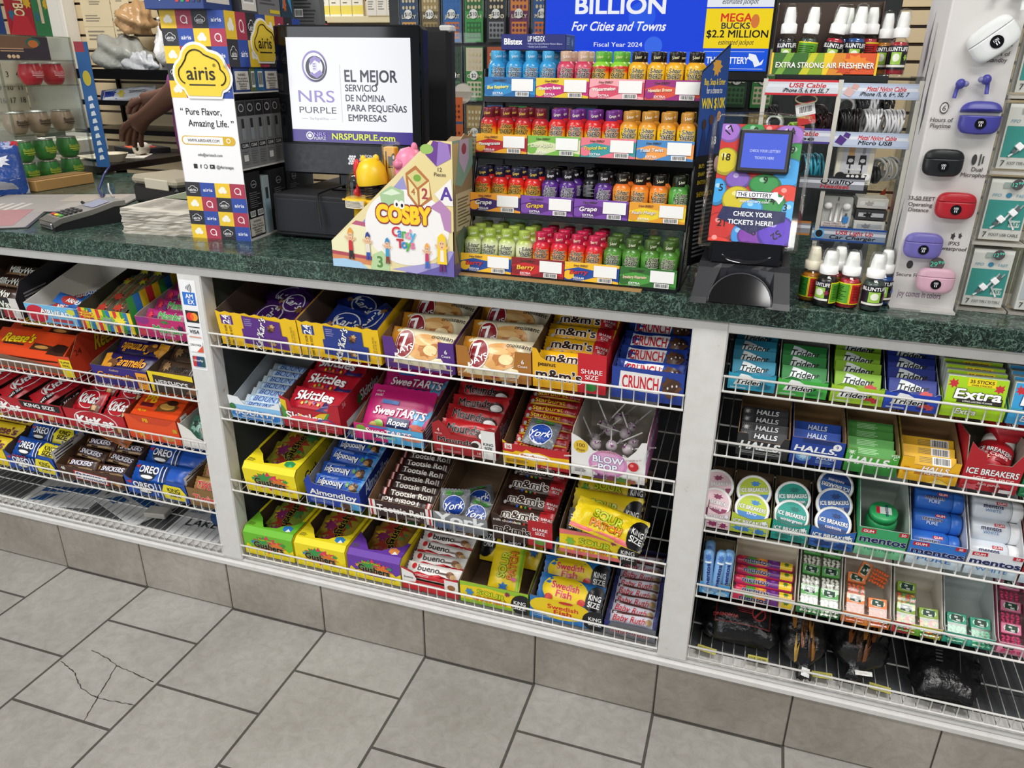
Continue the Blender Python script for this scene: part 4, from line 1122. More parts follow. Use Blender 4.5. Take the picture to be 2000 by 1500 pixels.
GUM = lambda x, y: [('p', [(x - .14, y - .08), (x + .15, y - .06), (x + .14, y + .09), (x - .14, y + .07)], 'c81c34'), ('t', 'GUM', x, y, .09, 'fff', {'b': 2, 'w': .2})]
for x0, x1, c, inn, nm, sub, side in ((2.193, 2.285, '3aa86a', 'b8c4bc', 'mint green', 'PURE FRESH', '2f9a5c'), (2.289, 2.39, '2f78d0', 'd0d4dc', 'bright blue', 'PURE', 'c4ccd8'), (2.394, 2.487, 'e4e8ee', 'd8d8da', 'white', 'WHITE', 'dcdcde'), (2.49, 2.58, 'a01c2c', '9a8a80', 'crimson', 'PURE', '7a1420')):
    hf = .072 if nm == 'mint green' else .06
    T = tray('C3', '%s gum box with %s inside walls on the third right shelf' % (nm, 'grey' if nm == 'mint green' else 'pale'), x0, x1, .17, hf, .13, c, inn, [('r', 0, 0, 1, .42, 'cfe0ea' if nm != 'mint green' else '7cc89a')] + GUM(.2, .88) + [MEN(.62, .24, .92), ('t', sub, .5, .3, .16, '2a7a5a' if nm == 'mint green' else '3a7ac0', {'b': .3, 'w': .6}), ('r', .8, .86, .98, 1, 'c01c30'), ('t', '50', .89, .93, .09, 'fff', {'b': 1})], hs=hf + .01, ys=.02, so=side)
    if nm == 'mint green':
        j = jar('gum_jar', .03, .07, '2f9a5c', '2aa05c', [('r', .2, .3, .8, .7, 'd8e8e0'), ('r', .2, .3, .34, .7, 'c81c34'), ('t', 'mentos', .58, .5, .16, '14205a', {'b': 2, 'r': 90})], GUM(.5, .8) + [MEN(.4, .3, .5)])
        put(j, T.X @ TR(.047, .06, .012) @ RX(8), 'round green gum jar standing alone in the mint green gum box', 'gum jar')
        continue
    bc = {'bright blue': '2f6cc8', 'white': 'dfe6ee', 'crimson': 'a82030'}[nm]
    j = jar('gum_jar', .024, .088, bc, bc if nm != 'white' else 'eceef0', None, [('r', .3, .62, .42, .98, 'c81c34'), ('t', 'GUM', .36, .8, .1, 'fff', {'b': 1.5, 'r': 90}), ('t', 'mentos', .5, .5, .17, '14205a', {'b': 2.6, 'o': 'f4f6fa', 'ow': 2, 'r': 90}), ('t', sub, .66, .5, .13, 'e8f0f8' if nm != 'white' else '5a8ac0', {'b': .3, 'r': 90})])
    j2 = [j]
    for i in range(3):
        put(j, T.X @ TR(.006 + .002 * i, .036 + .032 * i, .03 + .03 * i) @ Matrix(((0, 0, 1, 0), (-.77, .64, 0, 0), (-.64, -.77, 0, 0), (0, 0, 0, 1))), '%s gum bottle lying sideways, %s from bottom in the %s box' % (nm, ORD[i], nm), 'gum bottle', 'gum bottles in the %s box' % nm)
# rolls and tic tacs
def roll(name, L, r, base, items, ends):
    m = MB()
    X = frame((-L / 2, 0, 0), (0, 1, 0), (0, 0, 1))
    m.lathe([(r * .55, 0), (r * .8, .003), (r, .006), (r, L - .006), (r * .8, L - .003), (r * .55, L)], M(base, 'film'), 14, X, cap=True)
    W = r * 2.2
    m.sheet(TR(-L / 2, -W / 2, 0), L, W, items, warp=lambda x, y: (x, r * sin((y - W / 2) / r) + W / 2, r * cos((y - W / 2) / r) + .0003), k='film')
    o = m.build(name)
    o['used'] = 0
    return o
T = tray('C4', 'small blue box of upright mint rolls against the right post', 1.9, 1.966, .1, .034, .08, '4aa0dc', '8a7c60', [MEN(.66, .34, .92), ('e', .3, .2, .2, .2, 'a8d4f0'), ('e', .75, .18, .2, .2, 'a8d4f0')])
ro = roll('mint_roll', .1, .0115, '7aa8d8', [('t', 'mentos', .42, .5, .36, '1a2870', {'b': 2.6, 'w': .56}), ('s', .85, .5, .1, .3, 7, '4a78c0'), ('r', .72, .2, .76, .8, 'e8f0f8')], '')
for i, (x, y) in enumerate(((.014, .016), (.037, .018), (.055, .024), (.016, .045))):
    put(ro, T.X @ TR(x, y, .056) @ RX(72) @ RZ(90 + (4, -3, 0, 6)[i]), 'pale blue mint roll standing upright, %s in the small blue box' % ('leftmost in front', 'middle one', 'rightmost', 'behind the leftmost')[i], 'mint roll', 'mint rolls in the small blue box')
FR = [('r', .03, .1, .2, .9, 'd02858'), ('r', .2, .1, .36, .9, '5a9a3a'), ('r', .36, .1, .54, .9, 'ee8a2c'), ('r', .54, .1, .76, .9, '6a2c80'), ('r', .76, .1, .97, .9, 'f0cc2c'), ('s', .12, .7, .06, .2, 6, 'e84a4a'), ('s', .45, .7, .07, .2, 8, 'f8b040'), ('s', .66, .7, .06, .2, 6, '8a4aa0'), ('s', .87, .6, .05, .25, 6, '4a7a30'), ('t', 'mentos', .36, .42, .46, '16205a', {'b': 3, 'o': 'f6f0f4', 'ow': 1.6, 'w': .44})]
T = tray('C4', 'white open tray of rainbow fruit rolls with printed front', 1.969, 2.102, .12, .03, .085, 'e8e4dc', 'd8cfb8', FR, so='d8d2c4')
ro = roll('fruit_roll', .125, .0115, 'd8407a', FR, '')
rows(T, ro, 4, 'rainbow striped fruit roll', 'white open tray', 'candy roll', .018, .0225, .014, .0085, 24, jr=.6)
_pill = {}
def tac(lab, pill, nm):
    o = empty('mint_pack')
    W, H, D = .038, .061, .016
    m = MB()
    m.box(-W / 2, W / 2, -H / 2, H / 2, -D / 2, D / 2, clear('clear_pack', 'fdfefd', .1, .08), .0015)
    m.build('case', o)
    l = MB()
    l.box(-W / 2 + .001, W / 2 - .001, .008, H / 2 - .001, -D / 2 + .001, D / 2 + .0004, M(lab), .001)
    l.sheet(TR(-W / 2 + .002, .009, D / 2 + .0005), W - .004, H / 2 - .011, [('e', .5, .5, .42, .42, 'd8e8dc'), ('e', .5, .5, .36, .36, lab), ('p', [(.16, .22), (.8, .14), (.84, .8), (.2, .88)], '15402c'), ('t', 'tic', .44, .64, .24, 'f2f4f0', {'b': 3}), ('t', 'tac', .56, .34, .24, 'f2f4f0', {'b': 3})])
    l.build('label', o)
    p = MB()
    rs = random.Random(8)
    cols = pill.split(',')
    for j in range(6):
        for i in range(4):
            X = TR(-W / 2 + .006 + i * .0088 + rs.uniform(-.001, .001), -H / 2 + .005 + j * .0055, D / 2 - .006) @ RZ(rs.uniform(-50, 50))
            p.ball((0, 0, 0), .0047, .0029, .0044, M(rs.choice(cols), 'pl'), 8, 5, X)
    p.build('mints', o)['kind'] = 'stuff'
    o['used'] = 0
    return o
def tacbox(x0, x1, c, nm, front, lab, pill, slots, inn='d9d3c6'):
    T = tray('C4', '%s mint pack tray, white cardboard inside, %s' % (nm, {'pale green': 'full of white mints', 'orange': 'half full of orange mints', 'red and lime': 'with three mixed fruit packs left', 'jade': 'almost empty'}[nm]), x0, x1, .135, .03, .1, c, inn, front, so='d9d6ce', hs=.034, ys=.012)
    p = tac(lab, pill, nm)
    for i, (cx, y, z, rz) in enumerate(slots):
        put(p, T.X @ TR(T.w * cx, y, z) @ RX(30) @ RZ(rz), '%s mint pack, %s in the %s mint tray' % (nm, ('front left', 'front right', 'second row left', 'second row right', 'third row left', 'third row right')[i], nm), 'mint pack', 'mint packs in the %s tray' % nm)
TT = lambda x: [('p', [(x - .1, .5), (x + .1, .46), (x + .11, .86), (x - .09, .9)], '15402c'), ('t', 'tic tac', x, .68, .16, 'fff', {'b': 2, 'w': .16})]
S6 = [(.27, .022, .022, 0), (.74, .02, .022, 2), (.27, .06, .047, -1), (.74, .062, .047, 1), (.27, .1, .07, 0), (.74, .1, .07, -2)]
tacbox(2.107, 2.194, '2f8a44', 'pale green', TT(.16) + TT(.88) + [('s', .5, .4, .2, .3, 8, '4fae5c', .7)], '5fae58', 'f2f0e6', S6)
tacbox(2.198, 2.292, 'f0802c', 'orange', TT(.16) + TT(.88) + [('t', 'ORANGE', .56, .62, .2, 'fff', {'b': 1.6}), ('e', .5, .2, .22, .26, 'f8b85a'), ('s', .5, .2, .18, .2, 9, 'f4963c', .8)], 'ee8a4c', 'f0763c', S6[:3] + [(.62, .085, .066, 70)])
tacbox(2.297, 2.39, 'c8cc30', 'red and lime', [('r', 0, 0, .35, 1, 'c8303a'), ('e', .55, .35, .2, .35, '7ab83c'), ('e', .7, .3, .12, .25, 'd03a3a')] + TT(.14) + TT(.9), '8aa838', 'e8c020,5aa83c,e0582c,f0a030', S6[:2] + [S6[2]])
tacbox(2.393, 2.486, '2aa890', 'jade', [('s', .5, .4, .2, .3, 9, '55c4b0', .7)] + TT(.14) + TT(.9), '2f9a7c', '6ccc9c', S6[:2], 'bcc4c2')
T = tray('C4', 'pink mint pack tray at the right edge, packs stacked on edge', 2.492, 2.585, .135, .03, .1, 'e890b0', 'd8c4c8', TT(.2) + TT(.8))
p = tac('d8789c', 'd84a7c', 'pink')
for i, (cx, y, z, rz) in enumerate(S6):
    put(p, T.X @ TR(T.w * cx, y, z) @ RX(34) @ RZ(rz), 'pink mint pack, %s in the pink mint tray' % ('front left', 'front right', 'second row left', 'second row right', 'third row left', 'third row right')[i], 'mint pack', 'mint packs in the pink tray')
# charcoal bags
def cbag(X, W, H, T, seed, items, label, neck=False):
    rs = random.Random(seed)
    m = MB()
    nu, nv = 26, 18
    vs, fs = [], []
    ph = [rs.uniform(0, 6) for _ in range(8)]
    for j in range(nv + 1):
        v = -1 + 2 * j / nv
        for i in range(nu):
            a = 2 * pi * i / nu
            e = max(.06, (1 - abs(v) ** 3.5)) ** .55
            if neck and v < -.3:
                e *= 1 - .72 * ss(-.3, -.75, v) if v > -.75 else .28 + .5 * ss(-.75, -1, v)
            cx, cz = cos(a), sin(a)
            px = abs(cx) ** .75 * (1 if cx > 0 else -1) * W / 2 * (.8 + .2 * e if not neck else max(e, .3))
            pz = abs(cz) ** .8 * (1 if cz > 0 else -1) * T / 2 * e
            l = .07 * sin(4 * a + ph[0] + 3 * v) + .05 * sin(9 * a + ph[1] + 8 * v) + .05 * sin(13 * v + ph[2] + 2 * a) + rs.uniform(-.03, .03)
            vs.append((px * (1 + l), v * H / 2 + .004 * sin(5 * a + ph[3]), pz * (1 + l)))
    for j in range(nv):
        for i in range(nu):
            k = (i + 1) % nu
            fs.append((j * nu + i, j * nu + k, (j + 1) * nu + k, (j + 1) * nu + i))
    fs.append(tuple(range(nu))[::-1])
    fs.append(tuple(nv * nu + i for i in range(nu)))
    m.add(vs, fs, M('141416', 'crk'), True)
    def wz(x, y):
        u, v = (x - W / 2) / (W / 2), (y - H / 2) / (H / 2)
        e = max(.06, (1 - min(1, abs(v)) ** 3.5)) ** .55
        if neck and v < -.3:
            e *= 1 - .72 * ss(-.3, -.75, v) if v > -.75 else .28 + .5 * ss(-.75, -1, v)
        s = max(0, 1 - min(1, abs(u)) ** 2.6) ** .45
        return (x, y, T / 2 * e * s * 1.1 + .0035)
    m.sheet(TR(-W / 2, -H / 2, 0), W, H, items, warp=wz, k='crk')
    o = m.build('charcoal_bag', None, X)
    tag(o, label, 'charcoal bag')
    return o
zf, th = SH['C5']
FL = lambda rs, n=9: [('p', [(x, y), (x + .05, y + .02), (x + .09, y + .22), (x + .03, y + .12), (x + .02, y + .34), (x - .03, y + .14)], c) for x, y, c in [(rs.uniform(.2, .75), rs.uniform(.15, .6), rs.choice(('8a5a20', '6a3a18', 'a8843a', '3a2412'))) for _ in range(n)]]
cbag(TR(2.005, .125, zf + .068) @ RX(24) @ RZ(180), .172, .17, .085, 1, [('r', .14, .5, .86, .86, '6a2024'), ('r', .155, .515, .845, .845, '17161a'), ('t', 'WARNING', .72, .77, .05, 'b03a3c', {'b': 1.5}), ('x', .2, .56, .62, .7, 5, '8a3034'), ('e', .3, .68, .09, .1, 'a8383c'), ('e', .3, .68, .075, .085, '17161a'), ('p', [(.24, .62), (.26, .6), (.36, .74), (.34, .76)], 'a8383c'), ('p', [(.06, .06), (.94, .06), (.9, .24), (.5, .17), (.1, .24)], 'c8922c'), ('t', 'NO LIGHTER FLUID NEEDED', .5, .12, .05, '201810', {'b': 1.5, 'w': .7})], 'black charcoal bag with a red warning panel lying beside the right post')
r5 = random.Random(12)
cbag(TR(2.142, .075, zf + .066) @ RX(38) @ RZ(4), .098, .185, .08, 2, FL(r5) + [('p', [(.42, .02), (.6, .0), (.62, .1), (.45, .12)], 'e4e4e2')], 'black charcoal bag with flame print, its twisted neck hanging over the front lip', True)
cbag(TR(2.262, .088, zf + .07) @ RX(32) @ RZ(-8), .115, .17, .085, 3, FL(r5, 11) + [('p', [(.4, .72), (.62, .66), (.66, .76), (.44, .82)], 'e8e6e2'), ('p', [(.5, .03), (.8, .08), (.78, .14), (.48, .09)], 'dcdcd8')], 'black charcoal bag with flame print and a white price tag', True)
cbag(TR(2.44, .11, zf + .056) @ RX(18) @ RZ(-4), .13, .2, .07, 4, [('x', .3, .3, .42, .8, 12, '55585c'), ('r', .66, .25, .672, .85, '5a5c60')], 'plain black charcoal bag at the right end of the lowest shelf')
for i, (x, y) in enumerate(((1.935, .03), (2.05, .035), (2.19, .03), (2.31, .03))):
    m = MB(); m.box(-.022, .022, -.009, .009, 0, .0008, M('c8c060')); m.sheet(TOP(-.022, -.009, .0009), .044, .018, [('t', ('181 248378', '101B 248380', '181 33217', '181 332253')[i], .5, .5, .4, '333', {'b': .8, 'w': .85})])
    tag(m.build('price_tag', None, TR(x, y, zf + .004 + y * .07) @ RX(th) @ RZ((-8, 0, 5, -6)[i])), 'yellow shelf price tag on the lowest right shelf, %s from the post' % ORD[i], 'price tag', 'price tags on the lowest right shelf')

# ============ left bay
T = tray('A1', 'black open carton with a few brown bars, left end of the top left shelf', -.14, .06, .27, .06, .13, '1e1c20', '5a4638', [('t', 'MilkyWay', .6, .68, .34, 'f0ece4', {'b': 2.4, 'o': '2a7a44', 'ow': 1.6, 'w': .6}), ('r', .86, .0, 1, 1, 'd8d4d0'), ('r', .7, 0, .86, .4, 'b02a34')], hs=.1, ys=.03, so='1c1a20', right=[('x', .1, .3, .5, .5, 3, '888')])
p = pouch('candy_bar', .15, .04, .022, '3a2620', [('t', 'MilkyWay', .5, .5, .5, 'e8e4dc', {'b': 2, 'o': '2a6a44', 'ow': 1.6, 'w': .62}), ('r', .05, .1, .95, .22, '7a5a3a')], 'lr', 'film', 71)
rows(T, p, 3, 'brown chocolate bar with pale lettering', 'black open carton', 'candy bar', .03, .05, .05, .012, 36, cx=.55)
T = tray('A1', 'white lined sky blue box with red corner, nearly empty', .083, .262, .27, .052, .095, '6fb8e4', 'e6e2d8', [('e', .2, .45, .2, .5, 'c81c34'), ('t', 'AIRHEADS', .6, .62, .28, 'fff', {'b': 2.4, 'o': '1c1c24', 'ow': 1.6, 'w': .62, 'r': -3}), ('r', .45, .12, .85, .3, 'c03a4a'), ('e', .88, .78, .08, .16, 'c8cc3c'), ('r', .95, 0, 1, 1, '2a6ab8')], so='e4e0d8', hs=.055, ys=.02)
p = pouch('candy_bar', .13, .034, .01, '2a62b0', [('e', .4, .5, .2, .4, 'a8342c'), ('t', 'AIRHEADS', .6, .5, .4, 'f4f4f4', {'b': 2, 'w': .5})], 'lr', 'film', 73)
pieces(T, p, [(.45, .05, .026, 30, 0, 20), (.6, .06, .036, 28, 4, -8), (.5, .1, .03, 14, 0, 40)], 'flat blue taffy bar', 'white lined box', 'candy bar', ['nearest the left', 'on top', 'at the back'])
SO = ('d8303a', 'f0d020', '3aa04a', '2a78c0', 'f0d020')
T = tray('A1', 'striped red, yellow, green and blue box of sour straw packs', .268, .438, .28, .06, .1, 'f0d020', '4a4638', [('r', i / 15, 0, (i + 1) / 15, 1, SO[i % 5]) for i in range(15)] + [('s', .16, .7, .18, .26, 9, 'e8c830', .6), ('t', 'SOUR', .15, .82, .11, 'c81c24', {'b': 2}), ('t', 'POWER', .16, .68, .11, 'c81c24', {'b': 2}), ('t', 'STRAWS', .17, .54, .1, 'c81c24', {'b': 2}), ('s', .56, .5, .22, .3, 11, '7ab83c', .6), ('s', .78, .6, .14, .24, 9, 'f4e040', .6), ('t', 'SOUR', .55, .58, .13, '1c3a8c', {'b': 2.4, 'o': 'fff'}), ('t', 'STRAWS', .58, .38, .12, '1c3a8c', {'b': 2.4, 'o': 'fff'}), ('t', '$1.24', .84, .12, .14, '2a2a20', {'b': 1.5})], right=[('r', i / 12, 0, (i + 1) / 12, 1, SO[(i + 2) % 5]) for i in range(12)], hs=.066, ys=.02)
p = pouch('straw_pack', .048, .17, .016, '5a5a50', [('r', .1, .1, .9, .62, '6a6456')] + [('r', .14 + i * .13, .1, .2 + i * .13, .66, c) for i, c in enumerate(('6a9a40', '7a6a50', 'a84a3c', '7a8a50', '5a6a48', '8a5a3c'))] + [('s', .5, .8, .4, .14, 9, 'c8c030', .6), ('t', 'SOUR', .5, .82, .07, 'b82a2c', {'b': 2}), ('s', .5, .12, .4, .08, 7, 'b03a2c', .6)], 'tb', 'crk', 75)
pieces(T, p, [(.2, .11, .05, 14, 0, 0), (.5, .11, .054, 14, 0, 2), (.8, .112, .05, 15, 0, -2), (.36, .15, .066, 15, 0, -4), (.66, .15, .066, 14, 0, 5)], 'clear striped straw pack', 'striped box', 'candy pack', ['left in front', 'middle in front', 'right in front', 'upper left', 'upper right'])
T = tray('A1', 'magenta fruit chew box with palm print, next to the left white post', .45, .6, .27, .055, .085, 'c0246c', 'a89c94', [('e', .14, .84, .14, .2, '8a2a7c'), ('t', 'Mamba', .62, .5, .36, '3aa044', {'b': 3, 'o': 'f4f4e8', 'ow': 1.8, 'w': .56}), ('s', .6, .86, .14, .16, 7, '2f8a3c', .3), ('s', .9, .6, .08, .2, 7, '3a1a3c'), ('s', .1, .2, .1, .2, 8, 'd8484c'), ('t', 'fruit chews', .6, .24, .14, 'f8d8e4', {'b': 1})], so='b8aca4', hs=.06, ys=.02)
p = pouch('candy_pack', .135, .04, .018, 'a8286c', [('t', 'Mamba', .6, .55, .5, '3aa044', {'b': 2.6, 'o': 'f4f4e8', 'ow': 1.8, 'w': .5}), ('s', .15, .5, .1, .3, 8, 'd83a4c'), ('s', .3, .3, .08, .24, 7, '5a1a5c')], 'lr', 'film', 79)
rows(T, p, 4, 'magenta fruit chew pack', 'magenta fruit chew box', 'candy pack', .028, .042, .044, .009, 38)
# second shelf left
RE = lambda big=1: [('t', 'Reese’s', .32, .68, .34 * big, 'f4d41c', {'b': 2.8, 'o': '3a1a10', 'ow': 2.2, 'sh': .3, 'w': .4, 'r': 3}), ('r', .14, .4, .42, .47, '3a1a10'), ('p', [(.52, .3), (.78, .3), (.8, .5), (.54, .56)], '4a2a1c'), ('e', .66, .42, .09, .06, 'c8924c'), ('p', [(.76, .2), (.99, .16), (.99, .56), (.84, .6), (.78, .44)], '3a2016'), ('e', .9, .44, .09, .16, '2a1610')]
T = tray('A2', 'wide orange peanut butter cup box with torn brown front and yellow corner', -.19, .2, .27, .055, .1, 'e0481c', '6a5240', [('p', [(.1, .95), (.7, .6), (1, .5), (1, .1), (.3, .1)], '7a5c48'), ('t', 'Reese’s', .12, .7, .4, 'f4d41c', {'b': 2.8, 'o': '3a1a10', 'ow': 2.2, 'sh': .3, 'w': .2}), ('r', .9, 0, 1, 1, 'f0d81c'), ('t', 'SUPER', .95, .84, .12, '2a1a10', {'b': 1.6, 'w': .08}), ('t', 'KING', .95, .66, .12, '2a1a10', {'b': 1.6, 'w': .06}), ('t', '6 CUPS', .95, .48, .12, '2a1a10', {'b': 1.6, 'w': .08})], fo=[(0, 0), (1, 0), (1, 1.18), (.9, 1.15), (.88, .72), (.7, .66), (.3, .74), (.16, .96), (.08, 1.6), (0, 1.9)], so='c83c1c', hs=.11, ys=.05, right=[('t', 'Reese’s', .55, .6, .4, 'f4d41c', {'b': 2.6, 'o': '3a1a10', 'sh': .3, 'w': .4}), ('t', '24', .12, .6, .16, '5a1a10', {'b': 1})])
p = pack('candy_box', .27, .09, .024, 'd8481e', RE(), 'film')
rows(T, p, 3, 'wide orange peanut butter cup pack', 'wide orange box', 'candy pack', .056, .072, .046, .016, 28, cx=.52, jr=1)
CA = [('p', [(0, .1), (.16, .1), (.2, .6), (.12, .95), (0, .9)], 'e8a02c'), ('t', 'Caramello', .58, .55, .44, 'f0a428', {'b': 2, 'o': '140f3c', 'ow': 1.4, 'sh': .3, 'w': .6}), ('e', .26, .42, .1, .2, '6a4428'), ('e', .22, .3, .05, .1, 'd89838'), ('x', .4, .1, .8, .2, 2, 'b8a0d0')]
T = tray('A2', 'deep purple caramel bar box with orange corner flash', .268, .452, .25, .055, .09, '33207c', '6a6258', [('t', 'Caramello', .42, .52, .34, 'f0a428', {'b': 2.2, 'o': '1a1048', 'ow': 1.8, 'sh': .3, 'w': .66}), ('t', 'Cadbury', .42, .84, .12, 'e0c8a0', {'sh': .4}), ('r', .8, 0, 1, .9, 'f0a428'), ('t', 'KING', .9, .62, .17, '221848', {'b': 2, 'w': .13}), ('t', 'SIZE', .9, .4, .17, '221848', {'b': 2, 'w': .13}), ('e', .7, .55, .07, .1, '7a4a28')], so='2c1c6a', hs=.06, ys=.02)
p = pouch('candy_bar', .165, .062, .02, '241a58', CA, 'lr', 'film', 81)
rows(T, p, 3, 'dark purple caramel bar with orange lettering', 'deep purple box', 'candy bar', .036, .06, .046, .012, 34, rzs=[0, 180, 180])
T = tray('A2', 'yellow edged brown chocolate box beside the left white post', .457, .598, .25, .062, .09, '3a2a20', '5a4a3c', [('p', [(0, 0), (.06, 0), (.1, .84), (0, 1)], 'f0d41c'), ('p', [(0, .86), (1, .74), (1, 1), (0, 1)], 'f0d41c'), ('t', 'HERSHEY’S', .5, .5, .26, 'e4e4e2', {'b': 2.4, 'w': .72}), ('p', [(.75, .1), (1, .1), (1, .6)], '8a5a34')], so='3a3020', hs=.066, ys=.02)
p = pouch('candy_bar', .13, .056, .018, '4a382c', [('t', 'SYMPHONY', .55, .5, .3, '2a2420', {'b': 2, 'o': '9a9488', 'ow': .8, 'sh': .2, 'w': .66}), ('s', .2, .6, .14, .3, 8, '8a6a44', .6), ('r', 0, .05, 1, .14, 'c8b02c')], 'lr', 'film', 83)
rows(T, p, 3, 'brown chocolate bar with dull lettering', 'yellow edged box', 'candy bar', .036, .056, .048, .012, 34)
# third shelf left
KK = [('e', .5, .55, .34, .42, 'f0e4e4'), ('e', .5, .55, .32, .385, 'b81424'), ('t', 'KitKat', .5, .56, .4, 'fff', {'b': 3, 'sh': .3, 'w': .62, 'o': '7a0a14'}), ('p', [(.66, .06), (.95, .04), (.95, .34), (.7, .36)], '6a3a24'), ('r', .74, .1, .86, .3, 'd8b080')]
T = tray('A3', 'wide red wafer bar box with black size band', -.262, .128, .26, .062, .08, 'b41424', '5a3a30', [('e', .3, .5, .2, .52, 'f0e4e4'), ('e', .3, .5, .19, .48, 'b81424'), ('t', 'KitKat', .42, .5, .42, 'fff', {'b': 3.2, 'sh': .1, 'w': .34, 'o': '7a0a14'}), ('p', [(.62, .62), (.98, .6), (.98, .95), (.6, .95)], '18161a'), ('t', 'KING SIZE', .79, .78, .2, 'fff', {'b': 2, 'w': .28}), ('r', .74, .12, .79, .42, 'd8a868'), ('r', .84, .12, .89, .42, 'd8a868')], so='a01220', hs=.08, ys=.03, right=[('r', .02, .4, .3, .95, '18161a'), ('t', 'KING', .16, .75, .22, 'fff', {'b': 2}), ('t', 'SIZE', .16, .52, .2, 'fff', {'b': 2})])
p = pouch('wafer_bar', .17, .085, .02, 'b81424', [('e', .52, .55, .34, .42, 'f0e4e4'), ('e', .52, .55, .32, .385, 'b81424'), ('t', 'KitKat', .52, .56, .34, 'fff', {'b': 3, 'sh': .1, 'w': .56, 'o': '7a0a14'}), ('r', .05, .1, .3, .3, '18161a'), ('t', 'KING SIZE', .18, .2, .1, 'fff', {'b': 1.6})], 'lr', 'film', 85)
for i, cx in enumerate((.17, .47, .77)):
    put(p, T.X @ TR(T.w * cx, .095, .06) @ RX(16) @ RZ(62), 'red wafer bar laid lengthwise, %s from the left in the wide red box' % ORD[i], 'candy bar', 'red wafer bars in the wide red box')
T = tray('A3', 'narrower red wafer bar box beside the orange box', .135, .345, .25, .062, .075, 'b81626', '5a3a30', [('e', .5, .5, .36, .54, 'f0e4e4'), ('e', .5, .5, .34, .5, 'b81626'), ('t', 'KitKat', .5, .5, .46, 'fff', {'b': 3.2, 'sh': .1, 'w': .6, 'o': '7a0a14'}), ('p', [(.75, .05), (1, .05), (1, .4), (.8, .4)], '6a3a24'), ('r', .84, .1, .9, .36, 'd8a868')], hs=.068, ys=.02)
p = pouch('wafer_bar', .1, .07, .02, 'b81626', KK, 'lr', 'film', 87)
pieces(T, p, [(.25, .05, .058, 32, 0, 0), (.75, .046, .05, 32, 0, 2), (.26, .115, .075, 30, 0, -3), (.76, .11, .07, 30, 0, 0)], 'red wafer bar', 'narrower red box', 'candy bar', ['front left', 'front right', 'back left', 'back right'])
PB = [('p', [(.04, .5), (.2, .96), (.9, .96), (.82, .2), (.7, .06), (.1, .06)], 'd8481c'), ('t', 'PB', .24, .66, .3, 'f0c81c', {'b': 2.4}), ('t', 'Reese’s', .3, .88, .13, 'f4d41c', {'b': 2, 'sh': .2}), ('r', .08, .34, .36, .48, '6a1c24'), ('p', [(.46, .22), (.86, .3), (.9, .5), (.6, .66), (.46, .46)], '6a4420'), ('e', .66, .44, .16, .12, 'c89848'), ('e', .72, .6, .12, .1, '3a2016'), ('t', 'big cup', .2, .2, .08, 'f4d41c')]
T = tray('A3', 'bright orange peanut butter box with a folded in front window', .352, .522, .22, .078, .088, 'e8501c', '8a3a1c', [('p', [(.04, 1), (.3, .7), (.8, .72), (.98, 1)], 'd4441c'), ('t', 'PB', .4, .84, .16, 'f0c81c', {'b': 2}), ('t', 'Reese’s', .24, .3, .14, 'f4d41c', {'b': 2, 'sh': .2}), ('t', 'PB', .26, .16, .14, 'f0c81c', {'b': 2}), ('e', .76, .2, .12, .1, 'c89848'), ('r', .9, .5, .98, .66, 'c8a01c')], so='d8441a', hs=.086, ys=.03, right=[('r', .08, .5, .2, .9, 'e8e4de'), ('b', .09, .55, .19, .85)])
p = pack('candy_box', .15, .09, .03, 'e04c1c', PB, 'film')
rows(T, p, 2, 'orange peanut butter snack pack', 'bright orange box', 'candy pack', .058, .088, .072, .01, 20, jr=1)
T = tray('A3', 'white torn paper box of green wrapped gum wedged against the left post', .528, .6, .22, .07, .08, 'eceae4', 'c8c8c0', [], fo=[(0, 0), (1, 0), (1, .4), (.7, .5), (.5, .8), (.2, 1), (0, 1.1)], so='dcdad4')
p = pouch('gum_pack', .05, .06, .012, '3f6a5a', [('s', .5, .5, .4, .36, 7, '88b0a0'), ('s', .4, .6, .2, .2, 5, '16302a')], 'tb', 'crk', 89)
rows(T, p, 2, 'crumpled green gum wrapper', 'white torn box', 'gum pack', .03, .05, .05, .01, 40)
# fourth shelf left
T = tray('A4', 'yellow peanut butter box at the left end of the fourth left shelf', -.34, -.145, .25, .06, .085, 'f0d41c', '8a7420', [('t', 'Reese’s', .6, .5, .4, '6a1c24', {'b': 2.4, 'sh': .2})], so='e8cc1c', hs=.066, ys=.02)
p = pouch('candy_bar', .17, .05, .02, 'e8c81c', [('t', 'Reese’s', .6, .5, .5, '6a1c2c', {'b': 2.6, 'sh': .2, 'w': .6}), ('r', .05, .05, .95, .14, '6a1c2c')], 'lr', 'film', 91)
rows(T, p, 3, 'yellow peanut butter bar', 'yellow peanut butter box', 'candy bar', .034, .052, .05, .012, 40)
OR = [('p', [(.62, .08), (.95, .08), (.99, .5), (.92, .9), (.66, .92), (.6, .5)], 'f0e02c'), ('t', 'KING', .8, .66, .24, '141414', {'b': 2, 'w': .2}), ('t', 'SIZE', .8, .4, .24, '141414', {'b': 2, 'w': .18})]
ORL = [('e', .3, .42, .14, .36, '141a24'), ('t', 'OREO', .3, .6, .34, 'f8f8f8', {'b': 2.4, 'o': '16307c', 'ow': 1.6, 'w': .34}), ('e', .3, .24, .1, .08, 'f0f0ee')] + [('r', .5 + .035 * i, .1, .515 + .035 * i, .85, '101418' if i % 2 else 'f0f0f0') for i in range(4)] + [('p', [(.02, .7), (.1, .6), (.12, .8)], 'd02a34')]
